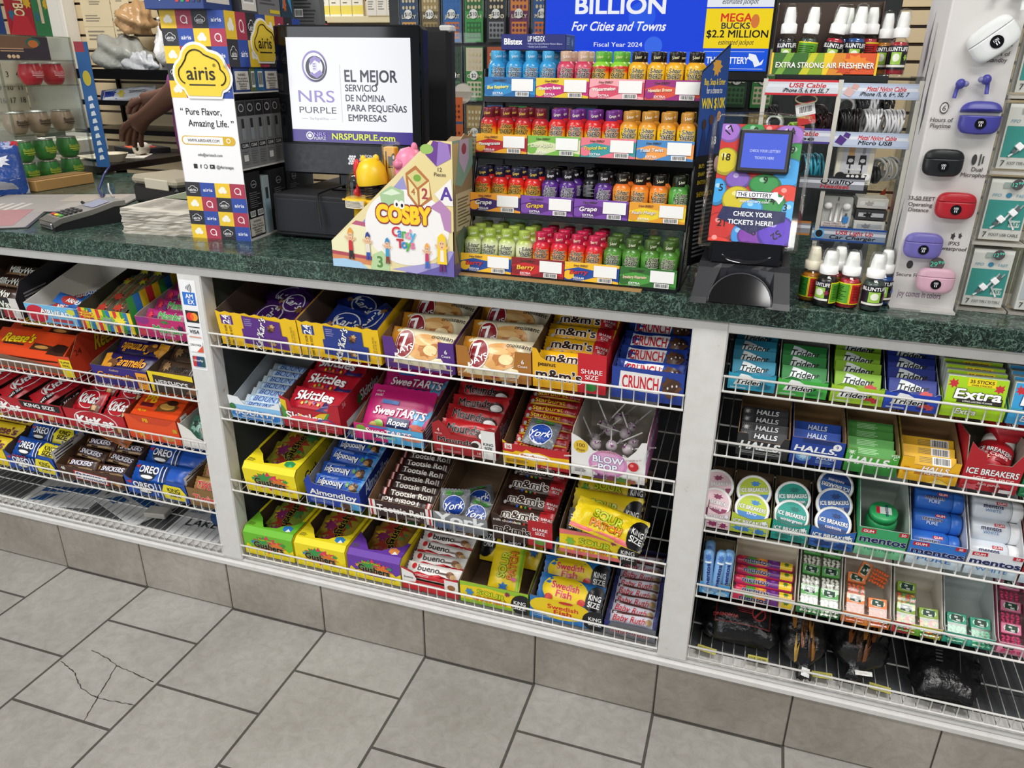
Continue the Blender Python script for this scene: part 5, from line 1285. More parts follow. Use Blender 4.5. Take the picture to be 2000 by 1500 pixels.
for nm, x0, x1, wh, lab in (('a', -.142, .045, 'blue cookie box at the left', 'blue sandwich cookie box next to the brown peanut bar box on its left'), ('b', .303, .512, 'blue cookie box by the post', 'blue sandwich cookie box beside the gold twin bar box')):
    T = tray('A4', lab, x0, x1, .25, .06, .095, '1f52b0', '4a3c30', [('t', 'DOUBLE STUF' if nm == 'a' else '', .3, .84, .1, 'e84a4a', {'b': 1.6})] + ORL + OR if nm == 'a' else ORL + OR, fo=[(0, 0), (1, 0), (1, 1.1), (.72, 1.15), (.66, .8), (.16, .75), (.06, .9), (0, 1.1)], so='1c489c', hs=.07, ys=.02, right=[('r', .02, .1, .5, .9, 'e8e8ea'), ('x', .05, .15, .45, .8, 7, '333'), ('t', 'Nutrition Facts', .26, .86, .1, '222', {'b': 1.2})])
    p = pouch('cookie_pack', x1 - x0 - .012, .06, .026, '2058b8', ORL + (OR if nm == 'a' else []), 'lr', 'film', 93)
    rows(T, p, 3, 'blue sandwich cookie pack', wh, 'cookie pack', .036, .062, .054, .014, 38)
T = tray('A4', 'brown peanut bar box between the two blue cookie boxes', .052, .296, .25, .05, .085, '4a2c20', '5a4432', [('t', '48', .1, .8, .22, 'f0ece8', {'b': 2}), ('p', [(.24, .2), (.74, .1), (.76, .7), (.26, .8)], 'c8323c'), ('p', [(.26, .24), (.72, .15), (.74, .66), (.28, .75)], 'f4f2f0'), ('t', 'SNICKERS', .5, .46, .36, '1c2a80', {'b': 2.6, 'r': -3, 'w': .42}), ('s', .86, .4, .1, .2, 8, 'a8703c'), ('s', .9, .3, .06, .14, 6, 'c89858')], so='3a2418', hs=.056, ys=.02)
SN = [('t', 'SNICKERS', .54, .6, .42, 'f4f2f6', {'b': 2.4, 'o': '28307c', 'ow': 2.4, 'sh': .2, 'w': .64}), ('r', .08, .06, .9, .22, 'b89a70'), ('r', .3, .08, .5, .2, '2a1a12'), ('e', .1, .6, .05, .2, 'c8a060')]
p = pouch('candy_bar', .112, .034, .022, '4a2e24', SN, 'lr', 'film', 95)
q = pouch('candy_bar', .13, .036, .022, 'c8743c', SN[:1] + [('r', .05, .05, .95, .2, '8a4a24')], 'lr', 'film', 96)
for c, cx in (('left', .27), ('right', .74)):
    for i in range(4):
        put(p, T.X @ TR(T.w * cx, .03 + .042 * i, .036 + .009 * i) @ RX(36) @ RZ((3, -4, 2, -2)[i]), 'brown peanut bar, %s from the front in the %s column of the brown box' % (ORD[i], c), 'candy bar', 'peanut bars in the brown box')
put(q, T.X @ TR(T.w * .52, .12, .088) @ RX(26) @ RZ(-12), 'caramel coloured peanut bar lying across the top of the brown box', 'candy bar')
T = tray('A4', 'gold and brown twin bar box wedged against the left white post', .516, .602, .24, .062, .095, '8a6a3c', '5a4430', [('t', 'Twix', .6, .5, .4, 'e83a3c', {'b': 2.6, 'o': 'f4e8d8', 'ow': 1.6, 'sh': .2, 'w': .8})], hs=.07, ys=.02)
p = pouch('candy_bar', .078, .046, .022, 'b08a50', [('t', 'TWIX', .6, .5, .5, 'd02c30', {'b': 2.6, 'o': 'f4e8d8', 'ow': 1.6, 'sh': .2, 'w': .8}), ('r', .02, .02, .98, .14, '5a3a20')], 'lr', 'film', 98)
rows(T, p, 3, 'gold twin bar pack', 'gold and brown box', 'candy bar', .03, .046, .05, .012, 44)
# lowest shelf left: flattened cartons, a blue cap and a tag box
zf, th = SH['A5']
def flat(x, y, w, d, rz, items, lab, z=0, ht=.0028):
    m = MB()
    m.box(-w / 2, w / 2, -d / 2, d / 2, 0, ht, M('d8dadc'))
    m.sheet(TOP(-w / 2, -d / 2, ht + .0001), w, d, items)
    tag(m.build('flattened_carton', None, TR(x, y, .1872 + z) @ RZ(rz)), lab, 'carton')
BL = '1f5490'
LW = [('t', 'W', .5, .66, .22, BL, {'b': 4, 'w': .4}), ('r', .1, .3, .9, .42, BL), ('p', [(.1, .1), (.3, .1), (.4, .25), (.2, .25)], BL)]
flat(-.08, .17, .24, .26, 12, LW, 'flattened white carton with blue letters, leftmost under the lowest left shelf')
flat(.2, .19, .24, .26, -20, LW, 'flattened white carton with blue letters, middle one under the lowest left shelf', .0032)
flat(.47, .16, .22, .24, 6, [('t', 'LAKE', .4, .3, .14, '2a2e34', {'b': 2}), ('e', .7, .75, .3, .2, BL), ('r', .05, .5, .3, .55, '8a9aa8')], 'flattened white carton with dark letters, beside the left post', .0)
m = MB(); m.box(-.035, .035, -.02, .02, 0, .018, M('b4b0a8'), .002)
tag(m.build('tag_box', None, TR(.3, .1, zf + .006 - .0) @ RX(th) @ RZ(8)), 'small grey box lying on the lowest left wire shelf', 'small box')
m = MB(); m.lathe([(.06, 0), (.075, .003), (.07, .012), (.05, .03), (.02, .036), (0, .037)], M('153f70', 'cloth'), 22, None, True, True)
tag(m.build('baseball_hat', None, TR(.53, .17, zf + .018) @ RX(th)), 'round dark blue cap on the lowest left shelf, beside the post', 'hat')
# ---------------------------------------------------------------- things on the countertop
ZC = 1.0645
BLK, GLS = M('15161a', 'pl'), M('0a0b0e', 'gl')
# ---- shot bottle rack
rk = empty('bottle_rack', (1.5615, 0, ZC))
tag(rk, 'black four tier wire and plastic rack of energy shot bottles', 'bottle rack')
TIERS = [(.004, 1.072), (.062, 1.187), (.1, 1.301), (.152, 1.409)]
RKM = M('121316', 'pl')
PR = rk.matrix_world.inverted()
def rpart(name, fn, par=rk):
    mb = MB(); mb.M = TR(-1.5615, 0, -ZC) if par == rk else Matrix()
    fn(mb)
    return mb.build(name, par)
for i, (y, z) in enumerate(TIERS):
    rpart('tier', lambda m: (m.box(1.339, 1.785, y + .0015, y + .125, z + .002, z + .008, RKM, .001), m.box(1.337, 1.787, y - .0, y + .004, z - .012, z + .004, RKM, .001)))
for x in (1.336, 1.787):
    rpart('side_frame', lambda m: (m.tube([(x, .02, ZC + .003), (x, .075, 1.187), (x, .115, 1.301), (x, .165, 1.409), (x, .172, 1.46), (x, .29, 1.46), (x, .3, ZC + .003)], .004, RKM, 6), m.tube([(x, .02, ZC + .004), (x, .3, ZC + .004)], .004, RKM, 6)) + tuple(m.tube([(x, y + .03, z - .008), (x, .3, z - .008)], .003, RKM, 5) for y, z in TIERS))
rpart('back_board', lambda m: (m.box(1.55, 1.79, .3, .304, 1.17, 1.43, M('1c1d22')), ))
rpart('cardboard_pad', lambda m: m.box(1.34, 1.72, -.012, .25, ZC + .0002, ZC + .0035, M('a5814f')))
STRIP = [
 [('2f8fca', 'Blue Raspberry', 'f4e850', '1c6aa8'), ('c8307a', 'Strawberry Banana', 'f8f4e8', 'e8c82c'), ('d8506a', 'Watermelon', 'f4f0e8', 'f0a8b0'), ('d8503c', 'Hawaiian Breeze', 'f8d8a8', '9a2c7c')],
 [('b82430', 'Pomegranate', 'f4f0f0', 'e8a82c'), ('d8e0b0', 'Sour Apple', 'f0f4d0', '7ab84a'), ('3a9aa0', 'Tropical Burst', 'f4e850', 'e87a8a'), ('f0a050', 'Tidal Twist', 'f4f8fc', '4a8ac8')],
 [('3a2068', 'Grape', 'f4f4f4', 'f0a030'), ('5a2880', 'Grape', 'f0c840', '7a48a8'), ('5a2880', 'Grape', 'f4f0f4', '7a48a8'), ('f0d02c', 'Peach Mango', 'f8ece0', 'e8a02c')],
 [('1c4a9c', 'Berry', 'd82c30', 'f4c02c'), ('c82428', 'Berry', 'f4c840', '8a1a24'), ('1c4a9c', 'Berry', 'd82c30', 'f4c02c'), ('4a9a3c', 'Strawberry Watermelon', 'f8e0c0', '2f6a2c')]]
for t, (y, z) in enumerate(TIERS):
    for k in range(4):
        c, nm, tc_, c2 = STRIP[3 - t][k]
        x0 = 1.3395 + k * .1115
        def f(m):
            F = frame((x0, y - .0012, z + .0005), (1, 0, 0), (0, .03, 1))
            m.slab([(0, 0), (.11, 0), (.11, .037), (0, .037)], F, .001, M(c))
            reg = 'REGULAR' if (t, k) in ((2, 0), (1, 0), (0, 0), (0, 2)) else 'EXTRA'
            m.sheet(F, .11, .037, [('p', [(0, .55), (.25, .75), (.6, .6), (1, .85), (1, 1), (0, 1)], c2), ('p', [(.3, 0), (.6, .3), (1, .1), (1, 0)], c2), ('s', .72, .3, .2, .3, 7, c2, .6), ('e', .08, .3, .1, .25, c2), ('t', '5-hour ENERGY', .3, .84, .12, '1a1a1c', {'b': 1.6, 'sh': .2, 'w': .26, 'o': 'f0d8a0', 'ow': .8}),
                                       ('t', nm, .27, .5, .24 if len(nm) < 8 else .17, tc_, {'b': 2, 'sh': .2, 'w': min(.42, .055 * len(nm) + .05), 'r': 3, 'o': '4a2018' if t < 3 else 'f4f0f0', 'ow': 1.1}),
                                       ('t', reg, .27, .17, .11, 'f4f4f6', {'b': 1.8, 'w': .2}), ('t', 'STRENGTH', .27, .06, .06, 'e0e0e4', {'w': .2}), ('r', .54, .3, .96, .92, 'f2f2f0'), ('b', .62, .02, .88, .26)])
        rpart('price_strip', f)
# the bottles
FLAV = {
 'blue': ([(0, '2f93cc'), (.5, '3aa4da'), (1, '2f8fc8')], '3f9fd0', 'e8f4fc', 'sky blue'),
 'pink': ([(0, 'b83850'), (.25, 'c8465e'), (.7, 'd85a74'), (1, 'c03a58')], 'c8a890', 'f8ece8', 'pink'),
 'lime': ([(0, '1f3f7c'), (.16, 'f0cc20'), (.45, 'f0a020'), (.6, 'd83020'), (.8, 'c82c24'), (.86, '8ac83a'), (1, '8ac83a')], '5fae3c', 'f4e8a0', 'red and yellow, lime capped'),
 'yellow': ([(0, '181410'), (.14, '181410'), (.18, 'f0c020'), (.6, 'f0c428'), (1, 'e0a020')], '1a1614', 'f8f0c0', 'yellow, black capped'),
 'pom': ([(0, '1c3a78'), (.12, '1c3a78'), (.16, 'f4cc20'), (.42, 'f08a1c'), (.58, 'd8281c'), (1, 'a01c28')], '6a1a26', 'f4d060', 'red and yellow, maroon capped'),
 'grp': ([(0, '5a4878'), (.14, 'f0c020'), (.4, 'f08a1c'), (.6, 'e0301c'), (1, 'c8242c')], '6a2c80', 'f6f0e0', 'red and yellow, purple capped'),
 'gold': ([(0, 'a83a2c'), (.14, 'f0c81c'), (.6, 'f2cc24'), (.8, 'e8a028'), (1, 'c8842c')], 'b88434', 'f8f4e0', 'yellow, gold capped'),
 'navy': ([(0, '1c3a78'), (.12, '2a3a70'), (.17, 'f4cc20'), (.42, 'f0801c'), (.58, 'd8281c'), (1, 'c8201c')], '1c1c38', 'f4d060', 'red and yellow, navy capped'),
 'purple': ([(0, '2a1a40'), (.3, '4a2478'), (.8, '5a2c8c'), (1, '3a1c60')], '141218', 'f4f0f8', 'purple, black capped'),
 'black': ([(0, '16161a'), (1, '1c1c20')], '101012', 'c8c8cc', 'black'),
 'orange': ([(0, '141210'), (.12, '181410'), (.18, 'e8902c'), (.7, 'ee9830'), (1, 'd86a24')], '17130f', 'f8e8c0', 'orange, black capped'),
 'green': ([(0, '1a3a18'), (.2, '4a9a38'), (.7, '5aaa42'), (1, '3a7a30')], '182010', 'f0f4d8', 'green, black capped'),
 'apple': ([(0, 'a8b85a'), (.3, 'dfe2b4'), (.7, 'e2e6c0'), (1, 'a8bc50')], '9ab048', 'f4f8e0', 'pale green'),
 'berry': ([(0, '1c4a8c'), (.14, 'f0a01c'), (.4, 'f07a1c'), (.65, 'd8301c'), (1, 'c8203c')], 'b81c44', 'f8e8c8', 'red and orange, crimson capped'),
 'melon': ([(0, '5a2430'), (.12, '3a7a2c'), (.7, '5a9a38'), (1, '3f6f28')], '3f5a24', 'f4f4dc', 'striped green')}
BP = [(0, .0005), (.0155, .0), (.0175, .003), (.018, .01), (.018, .048), (.0168, .0535), (.0132, .0585), (.0114, .0605)]
CP = [(.0114, .06), (.012, .0615), (.0122, .077), (.011, .0795), (0, .08)]
PROTO = {}
def bottle_proto(k):
    st, cap, ol, _ = FLAV[k]
    o = empty('energy_shot_bottle')
    b = MB()
    b.lathe(BP, zramp('band_' + k, [(.36 + .62 * q_, c_) for q_, c_ in st], .06), 20)
    r = .018
    wf = lambda x, y: (r * sin((x - .02) / r) + .02, y, r * cos((x - .02) / r) - r + .0005)
    its = [('t', '5-hour', .52, .74, .3, '121214', {'b': 1.6, 'sh': .22, 'w': .62, 'o': ol, 'ow': 4}), ('t', 'ENERGY', .5, .4, .3, '121214', {'b': 1.8, 'sh': .15, 'w': .74, 'o': ol, 'ow': 4}), ('r', .2, .16, .78, .19, ol), ('t', 'Extra Strength', .5, .07, .12, '2a2a2c', {'w': .5}),
           ('p', [(.03, .62), (.07, .7), (.06, .6), (.1, .4), (.08, .38), (.055, .5), (.03, .36), (.015, .38), (.035, .55), (.01, .58)], '121214'), ('e', .06, .76, .025, .05, '121214')]
    if k == 'black':
        its = [('x', .15, .1, .85, .9, 9, 'b8b8bc')]
    b.sheet(FRONT(-.02, -.018, .0235), .04, .030, its, warp=wf, k='film')
    b.build('bottle', o)
    c = MB()
    c.lathe(CP, M(cap, 'film'), 18)
    rc = .0124
    c.sheet(FRONT(-.01, -rc, .061), .02, .017, [('t', {'grp': 'Grape', 'navy': 'Grape', 'purple': 'Grape', 'berry': 'Berry'}.get(k, '5-hour'), .5, .5, .34, ol, {'b': 1, 'r': 8, 'w': .7})], warp=lambda x, y: (rc * sin((x - .01) / rc) + .01, y, rc * cos((x - .01) / rc) - rc + .0004), k='film')
    c.build('cap', o)
    o['used'] = 0
    return o
ROWS = [['blue'] * 4 + ['pink'] * 2 + ['lime'] * 2 + ['yellow'] * 4, ['pom'] * 4 + ['grp'] * 4 + ['gold'] * 4,
        ['navy'] * 4 + ['purple'] * 2 + [None, 'purple'] + ['orange'] * 3 + ['green'], ['apple'] * 4 + ['berry'] * 4 + ['melon'] * 4]
BACKR = [ROWS[0], ROWS[1], ['navy'] * 4 + ['purple'] * 2 + ['black'] * 2 + ['orange'] * 3 + ['green'], ROWS[3]]
TN = ('lowest', 'third', 'second', 'top')
rs = random.Random(4)
for t in range(4):
    y, z = TIERS[t]
    for row in range(3):
        src = ROWS[3 - t] if row == 0 else BACKR[3 - t]
        for i, k in enumerate(src):
            if k is None or (row == 2 and not (t == 0 and i < 8 or t == 1 and i in (4, 5, 6, 7))):
                continue
            if row and t in (1, 2, 3) and i in (3,) and row == 1 and t == 2:
                continue
            if k not in PROTO:
                PROTO[k] = bottle_proto(k)
            x = 1.3595 + i * .0367 + rs.uniform(-.0012, .0012) + .002 * row
            X = TR(x, y + .0235 + .0375 * row + rs.uniform(-.001, .001), z + .0085) @ RZ(rs.choice((0, 4, -6, 8, 22, -14, -3)) + 12) @ Matrix.Scale(1.0, 4)
            lab = '%s shot bottle, %s from left, %s row of the %s tier' % (FLAV[k][3], ORD[i], ('front', 'second', 'third')[row], TN[t])
            put(PROTO[k], X, lab, 'bottle', 'energy shot bottles on the rack')
# printed side card
def f(m):
    F = frame((1.7945, .09, 1.1), (.42, .9, 0), (-.03, .09, 1))
    W, H = .2, .385
    P = [(-.11, 0), (.09, 0), (.14, H), (-.03, H - .05)]
    m.slab([(.0, 0), (.1, .0), (.1, H + .03), (.0, H - .02)], F, .0015, M('16171c'))
    m.sheet(F, .1, H, [('p', [(0, .55), (1, .55), (1, 1.07), (0, .94)], '1f4a94'), ('s', .55, .97, .2, .05, 9, 'd8a040', .7), ('t', 'Buy, Snap & Enter', .5, .9, .03, 'f4d82c', {'b': 1.4, 'w': .8}), ('t', 'for a chance to', .5, .86, .03, 'f4f4f4', {'b': 1, 'w': .6}), ('t', 'WIN $10K', .5, .8, .05, 'f4d82c', {'b': 2.4, 'w': .9}),
                        ('p', [(.08, .55), (.2, .72), (.34, .6), (.46, .74), (.6, .6), (.74, .76), (.92, .55)], '16306c'), ('e', .2, .7, .08, .025, '3a2a20'), ('e', .46, .72, .08, .025, '5a3a28'), ('e', .74, .735, .08, .025, 'c89878'), ('t', '18', .62, .62, .04, 'f0f0f4', {'b': 2}),
                        ('t', 'BUY:', .22, .5, .02, 'f4d82c', {'b': 1.4}), ('t', 'SNAP:', .24, .46, .02, 'f4d82c', {'b': 1.4}), ('t', 'ENTER:', .26, .42, .02, 'f4d82c', {'b': 1.4}), ('e', .8, .5, .12, .04, 'e8b8b4'), ('t', 'SHEWIN.COM', .4, .36, .025, 'f4d82c', {'b': 1.4, 'w': .6}), ('x', .08, .03, .9, .33, 14, '9a9aa0'), ('x', .4, .43, .66, .52, 5, 'c8c8cc')])
rpart('side_card', f)
lb = MB()
W, D, H = .138, .075, .03
lb.box(0, W, 0, D, 0, H, M('1c2470'), .001)
lb.sheet(FRONT(0, -.0003, 0), W, H, [('t', 'Blistex', .19, .55, .4, 'fff', {'b': 2.8, 'w': .28}), ('t', 'LIP MEDEX', .55, .72, .34, 'f4f4f8', {'b': 1.6, 'w': .26}), ('t', '• Relieves Sore Lips & Restores Moisture Balance', .68, .4, .11, 'c8ccf0', {'w': .54}), ('t', '• Quickly Cools & Comforts', .57, .22, .11, 'c8ccf0', {'w': .3})])
lb.sheet(RIGHT(W + .0003, 0, 0), D, H, [('r', 0, .05, 1, .95, '2a4c8c'), ('x', .1, .3, .5, .8, 4, '8a9ac8'), ('s', .7, .5, .14, .3, 7, '6a8ac0', .6)])
tag(lb.build('lip_balm_box', None, TR(1.364, .185, 1.4985)), 'dark blue lip balm box lying on the bottle caps of the top tier', 'box')

# ---- tickets checker
ck = empty('ticket_checker', (1.905, 0, ZC))
tag(ck, 'black lottery ticket checking machine with numbered ball card and small blue screen', 'ticket checker')
A2 = M('24252a', 'pl')
m = MB()
W = .178
prof = [(-.042, 0), (-.035, .01), (-.012, .062), (.0, .07), (.12, .075), (.12, 0)]
vs = []
NS = 12
def arch(u):
    return max(0, 1 - (u / .62) ** 2)
# base wedge with an arched recess in front
for j, (y, z) in enumerate(prof):
    for i in range(NS + 1):
        u = -1 + 2 * i / NS
        taper = 1 - .1 * z / .07
        dy = .03 * math.sqrt(arch(u)) if j in (1,) else (.012 * math.sqrt(arch(u)) if j == 0 else (.012 * arch(u) if j == 2 else 0))
        vs.append((u * W / 2 * taper, y + dy, z))
fs = [(j * (NS + 1) + i, j * (NS + 1) + i + 1, (j + 1) * (NS + 1) + i + 1, (j + 1) * (NS + 1) + i) for j in range(5) for i in range(NS)]
m.add(vs, fs, A2)
for s in (0, NS):
    m.add([vs[j * (NS + 1) + s] for j in range(6)], [tuple(range(6)) if s == 0 else tuple(range(6))[::-1]], A2)
m.build('base', ck)
m = MB()
m.lathe([(0, 0), (.052, 0), (.056, .002)], M('0c0c10', 'gl'), 32, frame((0, -.0445, -.004), (1, 0, 0), (0, .26, .6)) @ Matrix.Scale(1.0, 4), False)
ar = MB()
P = [(.056 * cos(rad(a)), .056 * sin(rad(a))) for a in range(0, 181, 10)]
F = frame((0, -.0375, .0032), (1, 0, 0), (0, .022, .052))
ar.slab([(-.056, 0)] + [p for p in P[::-1]][1:-1] + [(.056, 0)], F, .001, M('0b0b0f', 'gl'))
ar.tube([tuple(F @ Vector((a * 1.02, b * 1.02, 0))) for a, b in P], .0018, M('303238', 'pl'), 6)
ar.build('front_recess', ck)
nk = MB()
nk.box(-.066, .066, -.004, .1, .066, .112, M('0c0d12', 'gl'), .006)
nk.lathe([(.0, .03), (.02, .028), (.036, .02), (.044, .006), (.046, 0)], M('17181e', 'gl'), 28, frame((0, -.0035, .092), (1, 0, 0), (0, .2, 1)) @ Matrix.Diagonal((1, .45, -.1, 1)))
nk.box(-.074, .074, .09, .16, .004, .25, A2, .01)
nk.build('reader_slot', ck)
hd = empty('head', Matrix())
hd.parent = ck
TL = RX(-20)
HX = TR(0, .008, .106) @ TL
def hp(name, fn):
    q = MB(); q.M = HX; fn(q)
    return q.build(name, ck)
bpy.data.objects.remove(hd)
BALL = [(.1, .93, .15, .09, '9a6ac0', '17'), (.42, .93, .2, .09, '2f8a44', '0'), (.84, .91, .2, .1, '9a6ac0', '44'), (.6, 1.0, .1, .05, 'c83030', ''), (.1, .68, .17, .12, 'c8b828', '18'), (.95, .76, .16, .1, '2f8a44', '9'), (.9, .6, .2, .13, '3a9ad8', ''), (.28, .53, .16, .08, '7a5ab0', ''), (.62, .5, .2, .09, '2f8a44', '9'), (.04, .42, .12, .12, '3a9ad8', '5'), (.3, .36, .19, .12, 'c8b828', '1'), (.9, .42, .2, .09, 'd03a2c', ''), (.72, .33, .2, .11, '2f8a44', '14'), (.5, .3, .14, .07, '4aa4dc', ''), (.96, .28, .1, .1, '4aa4dc', '3'), (.14, .12, .22, .13, 'c02c28', '21'), (.38, .06, .1, .1, '3a8ad0', ''), (.56, .06, .2, .1, '7a3aa0', '6'), (.84, .1, .24, .15, '5a3ab8', '52'), (.12, -.02, .2, .06, 'd83a2c', '')]
def card(q):
    w, h = .142, .215
    F = FRONT(-w / 2, -.006, 0)
    q.slab([(0, 0), (w, 0), (w, h), (0, h)], F, .003, M('c02c28', 'film'))
    it = []
    for x, y, a, b, c, n in BALL:
        a, b = min(a, max(x, 1 - x)), b
        x0, y0 = x, y
        pts = [(min(1, max(0, x0 + a * cos(2 * pi * i / 26))), min(1, max(0, y0 + b * sin(2 * pi * i / 26)))) for i in range(26)]
        q1 = [(min(1, max(0, x0 + a * .99 * cos(2 * pi * i / 26))), min(1, max(0, y0 + b * .98 * sin(2 * pi * i / 26)))) for i in range(26)]
        q2 = [(min(1, max(0, x0 - a * .05 + a * .86 * cos(2 * pi * i / 26))), min(1, max(0, y0 + b * .08 + b * .84 * sin(2 * pi * i / 26)))) for i in range(26)]
        dk = ''.join('%02x' % int(int(c[j:j + 2], 16) * .5) for j in (0, 2, 4))
        md = ''.join('%02x' % int(int(c[j:j + 2], 16) * .78) for j in (0, 2, 4))
        lt = ''.join('%02x' % int(255 - (255 - int(c[j:j + 2], 16)) * .55) for j in (0, 2, 4))
        it += [('p', pts, dk), ('p', q1, md), ('p', q2, c), ('e', min(.96, max(.04, x0 - a * .2)), min(.97, max(.03, y0 + b * .45)), .035, .02, lt)]
        if n:
            it.append(('t', n, min(.9, max(.08, x)), min(.95, max(.05, y + (.04 if n != '52' else -.02))), .06, '141416', {'b': 2, 'r': {'44': 18, '17': 50, '52': -140}.get(n, 0)}))
    it += [('r', .26, .47, .84, .47, 'fff'), ('r', .28, .38, .74, .44, '1c2450'), ('r', .285, .385, .735, .435, 'f4f4f6'), ('t', 'THE LOTTERY', .51, .41, .034, '1c1e3c', {'b': 2.4, 'w': .42}), ('p', [(.72, .39), (.78, .37), (.82, .34), (.86, .38), (.87, .42), (.84, .4), (.8, .4), (.79, .44), (.74, .44)], 'f4f4f6'), ('t', 'masslottery.com', .52, .355, .026, 'e8e8ec', {'b': .6, 'w': .36}),
           ('p', [(.08, .2), (.14, .3), (.92, .28), (.92, .2), (.7, .14), (.52, .08), (.3, .15)], '1c2350'), ('t', 'CHECK YOUR', .52, .245, .04, 'f4f4f6', {'b': 1.8, 'w': .48}), ('t', 'TICKETS HERE!', .5, .175, .04, 'f4f4f6', {'b': 1.8, 'w': .56})]
    q.sheet(F, w, h, it, k='film')
hp('ball_card', card)
def scr(q):
    w, h = .076, .062
    x0, z0 = -.03, .134
    q.box(x0 - .008, x0 + w + .008, -.018, -.0085, z0 - .008, z0 + h + .008, M('1c1d22', 'pl'), .003)
    F = FRONT(x0, -.0183, z0)
    q.add([(0, 0, 0), (w, 0, 0), (w, h, 0), (0, h, 0)], [(0, 1, 2, 3)], M('5a70e8', 'emit'), False, F)
    q.sheet(F, w, h, [('t', 'CHECK YOUR LOTTERY', .52, .5, .08, 'd8e0ff', {'b': 1, 'w': .7}), ('t', 'TICKETS HERE', .52, .3, .08, 'd8e0ff', {'b': 1, 'w': .44})], k='emit')
hp('screen', scr)
def shell(q):
    c = clear('acrylic_shell', 'fdfefd', .1)
    q.box(-.088, .088, -.001, .012, -.012, .236, c, .006)
    for s in (-1, 1):
        q.tube([(s * .086, -.001, -.008), (s * .087, -.002, .1), (s * .087, -.001, .215), (s * .076, 0, .233), (0, 0, .237)], .0028, c, 8)
    q.tube([(-.086, -.001, -.008), (-.04, -.001, -.002), (.04, -.001, -.002), (.086, -.001, -.008)], .0028, c, 8)
hp('clear_shell', shell)
def led(q):
    for x in (-.008, .012):
        q.ball((x, -.004, -.006), .004, .002, .0015, M('ff3018', 'emit'))
hp('red_scan_light', led)

# ---- clear accessory rack
cr = empty('accessory_rack', (2.03, .15, ZC))
tag(cr, 'clear acrylic rack of phone cables with printed header strips', 'accessory rack')
ACR = clear('acrylic', 'fdfefd', .07)
EDG = clear('acrylic_edge', 'e4e8e2', .3)
def cp(name, fn, par=None):
    q = MB(); q.M = TR(-2.03, -.15, -ZC); fn(q)
    return q.build(name, par or cr)
for x in (1.899, 2.03, 2.163):
    cp('side_wall', lambda m: m.box(x - .0015, x + .0015, .15, .3, ZC + .002, 1.458, ACR))
    cp('rim', lambda m: m.box(x - .004, x + .004, .147, .15, ZC + .002, 1.452, M('c9c6bc', 'pl')))
for z in (ZC + .002, 1.176, 1.262, 1.352, 1.456):
    cp('shelf', lambda m: m.box(1.897, 2.165, .15, .3, z, z + .003, ACR))
cp('back_wall', lambda m: m.box(1.897, 2.165, .3, .302, ZC + .002, 1.458, ACR))
HD = [(1.9, 2.027, 1.424, 'c02430', 'USB Cable', 'iPhone /5, 6, 6+, SE, 7', 'c8ccd4'), (2.033, 2.162, 1.42, 'a8b4c8', 'Metal Nylon Cable', 'iPhone /5, 6, 6+, SE, 7', 'b4c0d4'), (1.9, 2.027, 1.34, '4a3a8c', 'USB Cable', 'Type', 'b8bcd0'), (2.033, 2.162, 1.336, 'a8b4c8', 'Metal Nylon Cable', 'Micro USB', 'b4c0d4'), (1.985, 2.1, 1.255, '1a1a20', 'Quality', 'Headset', '8a8c94'), (1.9, 2.018, 1.168, 'b8742c', '', '', '8a8c90'), (2.022, 2.155, 1.16, '1f4a94', 'USB Light Up', 'Car Charger', '8a9ab0')]
for x0, x1, z, c, a, b2, bg in HD:
    def f(m):
        F = frame((x0, .1455, z), (1, 0, 0), (0, .12, 1))
        w, h = x1 - x0, .027
        m.slab([(0, 0), (w, 0), (w, h), (0, h)], F, .0012, M(c, 'film'))
        r2 = 'c02430' if a != 'Quality' else '16161a'
        m.sheet(F, w, h, [('r', 0, .14, 1, .86, bg), ('r', 0, .5, 1, .7, 'd4d8e0')] + ([('t', a, .58, .66, .3, r2, {'b': 2, 'sh': .25, 'w': .5}), ('t', b2, .56, .33, .27, '16161c' if a != 'Quality' else 'c02430', {'b': 1.6, 'sh': .25, 'w': .62 if len(b2) > 10 else .44})] if a else []) + ([('p', [(.02, .3), (.12, .1), (.18, .5), (.08, .8)], '4a2a78' if 'Micro' in b2 else 'c8a8a4'), ('p', [(.12, .7), (.2, .55), (.22, .85), (.15, .98)], '4a2a78' if 'Micro' in b2 else 'c89a94')] if 'Nylon' in a else []) + ([('e', .1, .5, .07, .36, '5ab0e8'), ('e', .1, .5, .05, .26, '14181e')] if 'Light' in a else []), k='film')
    cp('header_strip', f)
def coil(name, X, r, n, t, c, lab, L=.03, k='pl'):
    m = MB()
    rs2 = random.Random(int(r * 1e5) + n)
    P = []
    for i in range(n * 24):
        a = 2 * pi * i / 24
        P.append((L * (i / (n * 24) - .5) + .0015 * sin(2 * a + i * .09), r * cos(a) * (1 + .08 * sin(i * .31)), r * sin(a) * (1 + .07 * cos(i * .37))))
    m.tube(P, t, M(c, k), 6)
    tag(m.build(name, None, X), lab, 'cable', 'coiled cables in the clear rack')
for i, (x, c) in enumerate(((2.048, '1a1a1c'), (2.068, '221a1a'), (2.088, 'd8d8d8'), (2.105, 'e0e0e0'), (2.122, 'd4d4d6'), (2.14, 'dcdcde'))):
    coil('coiled_cable', TR(x, .185, 1.379) @ RZ((8, -6, 14, -10, 12, 4)[i]), .021, 5, .0022, c, '%s coiled cable, %s from left in the lower row of the nylon cable bin' % ('black' if c < '3' else 'white', ORD[i]), .016)
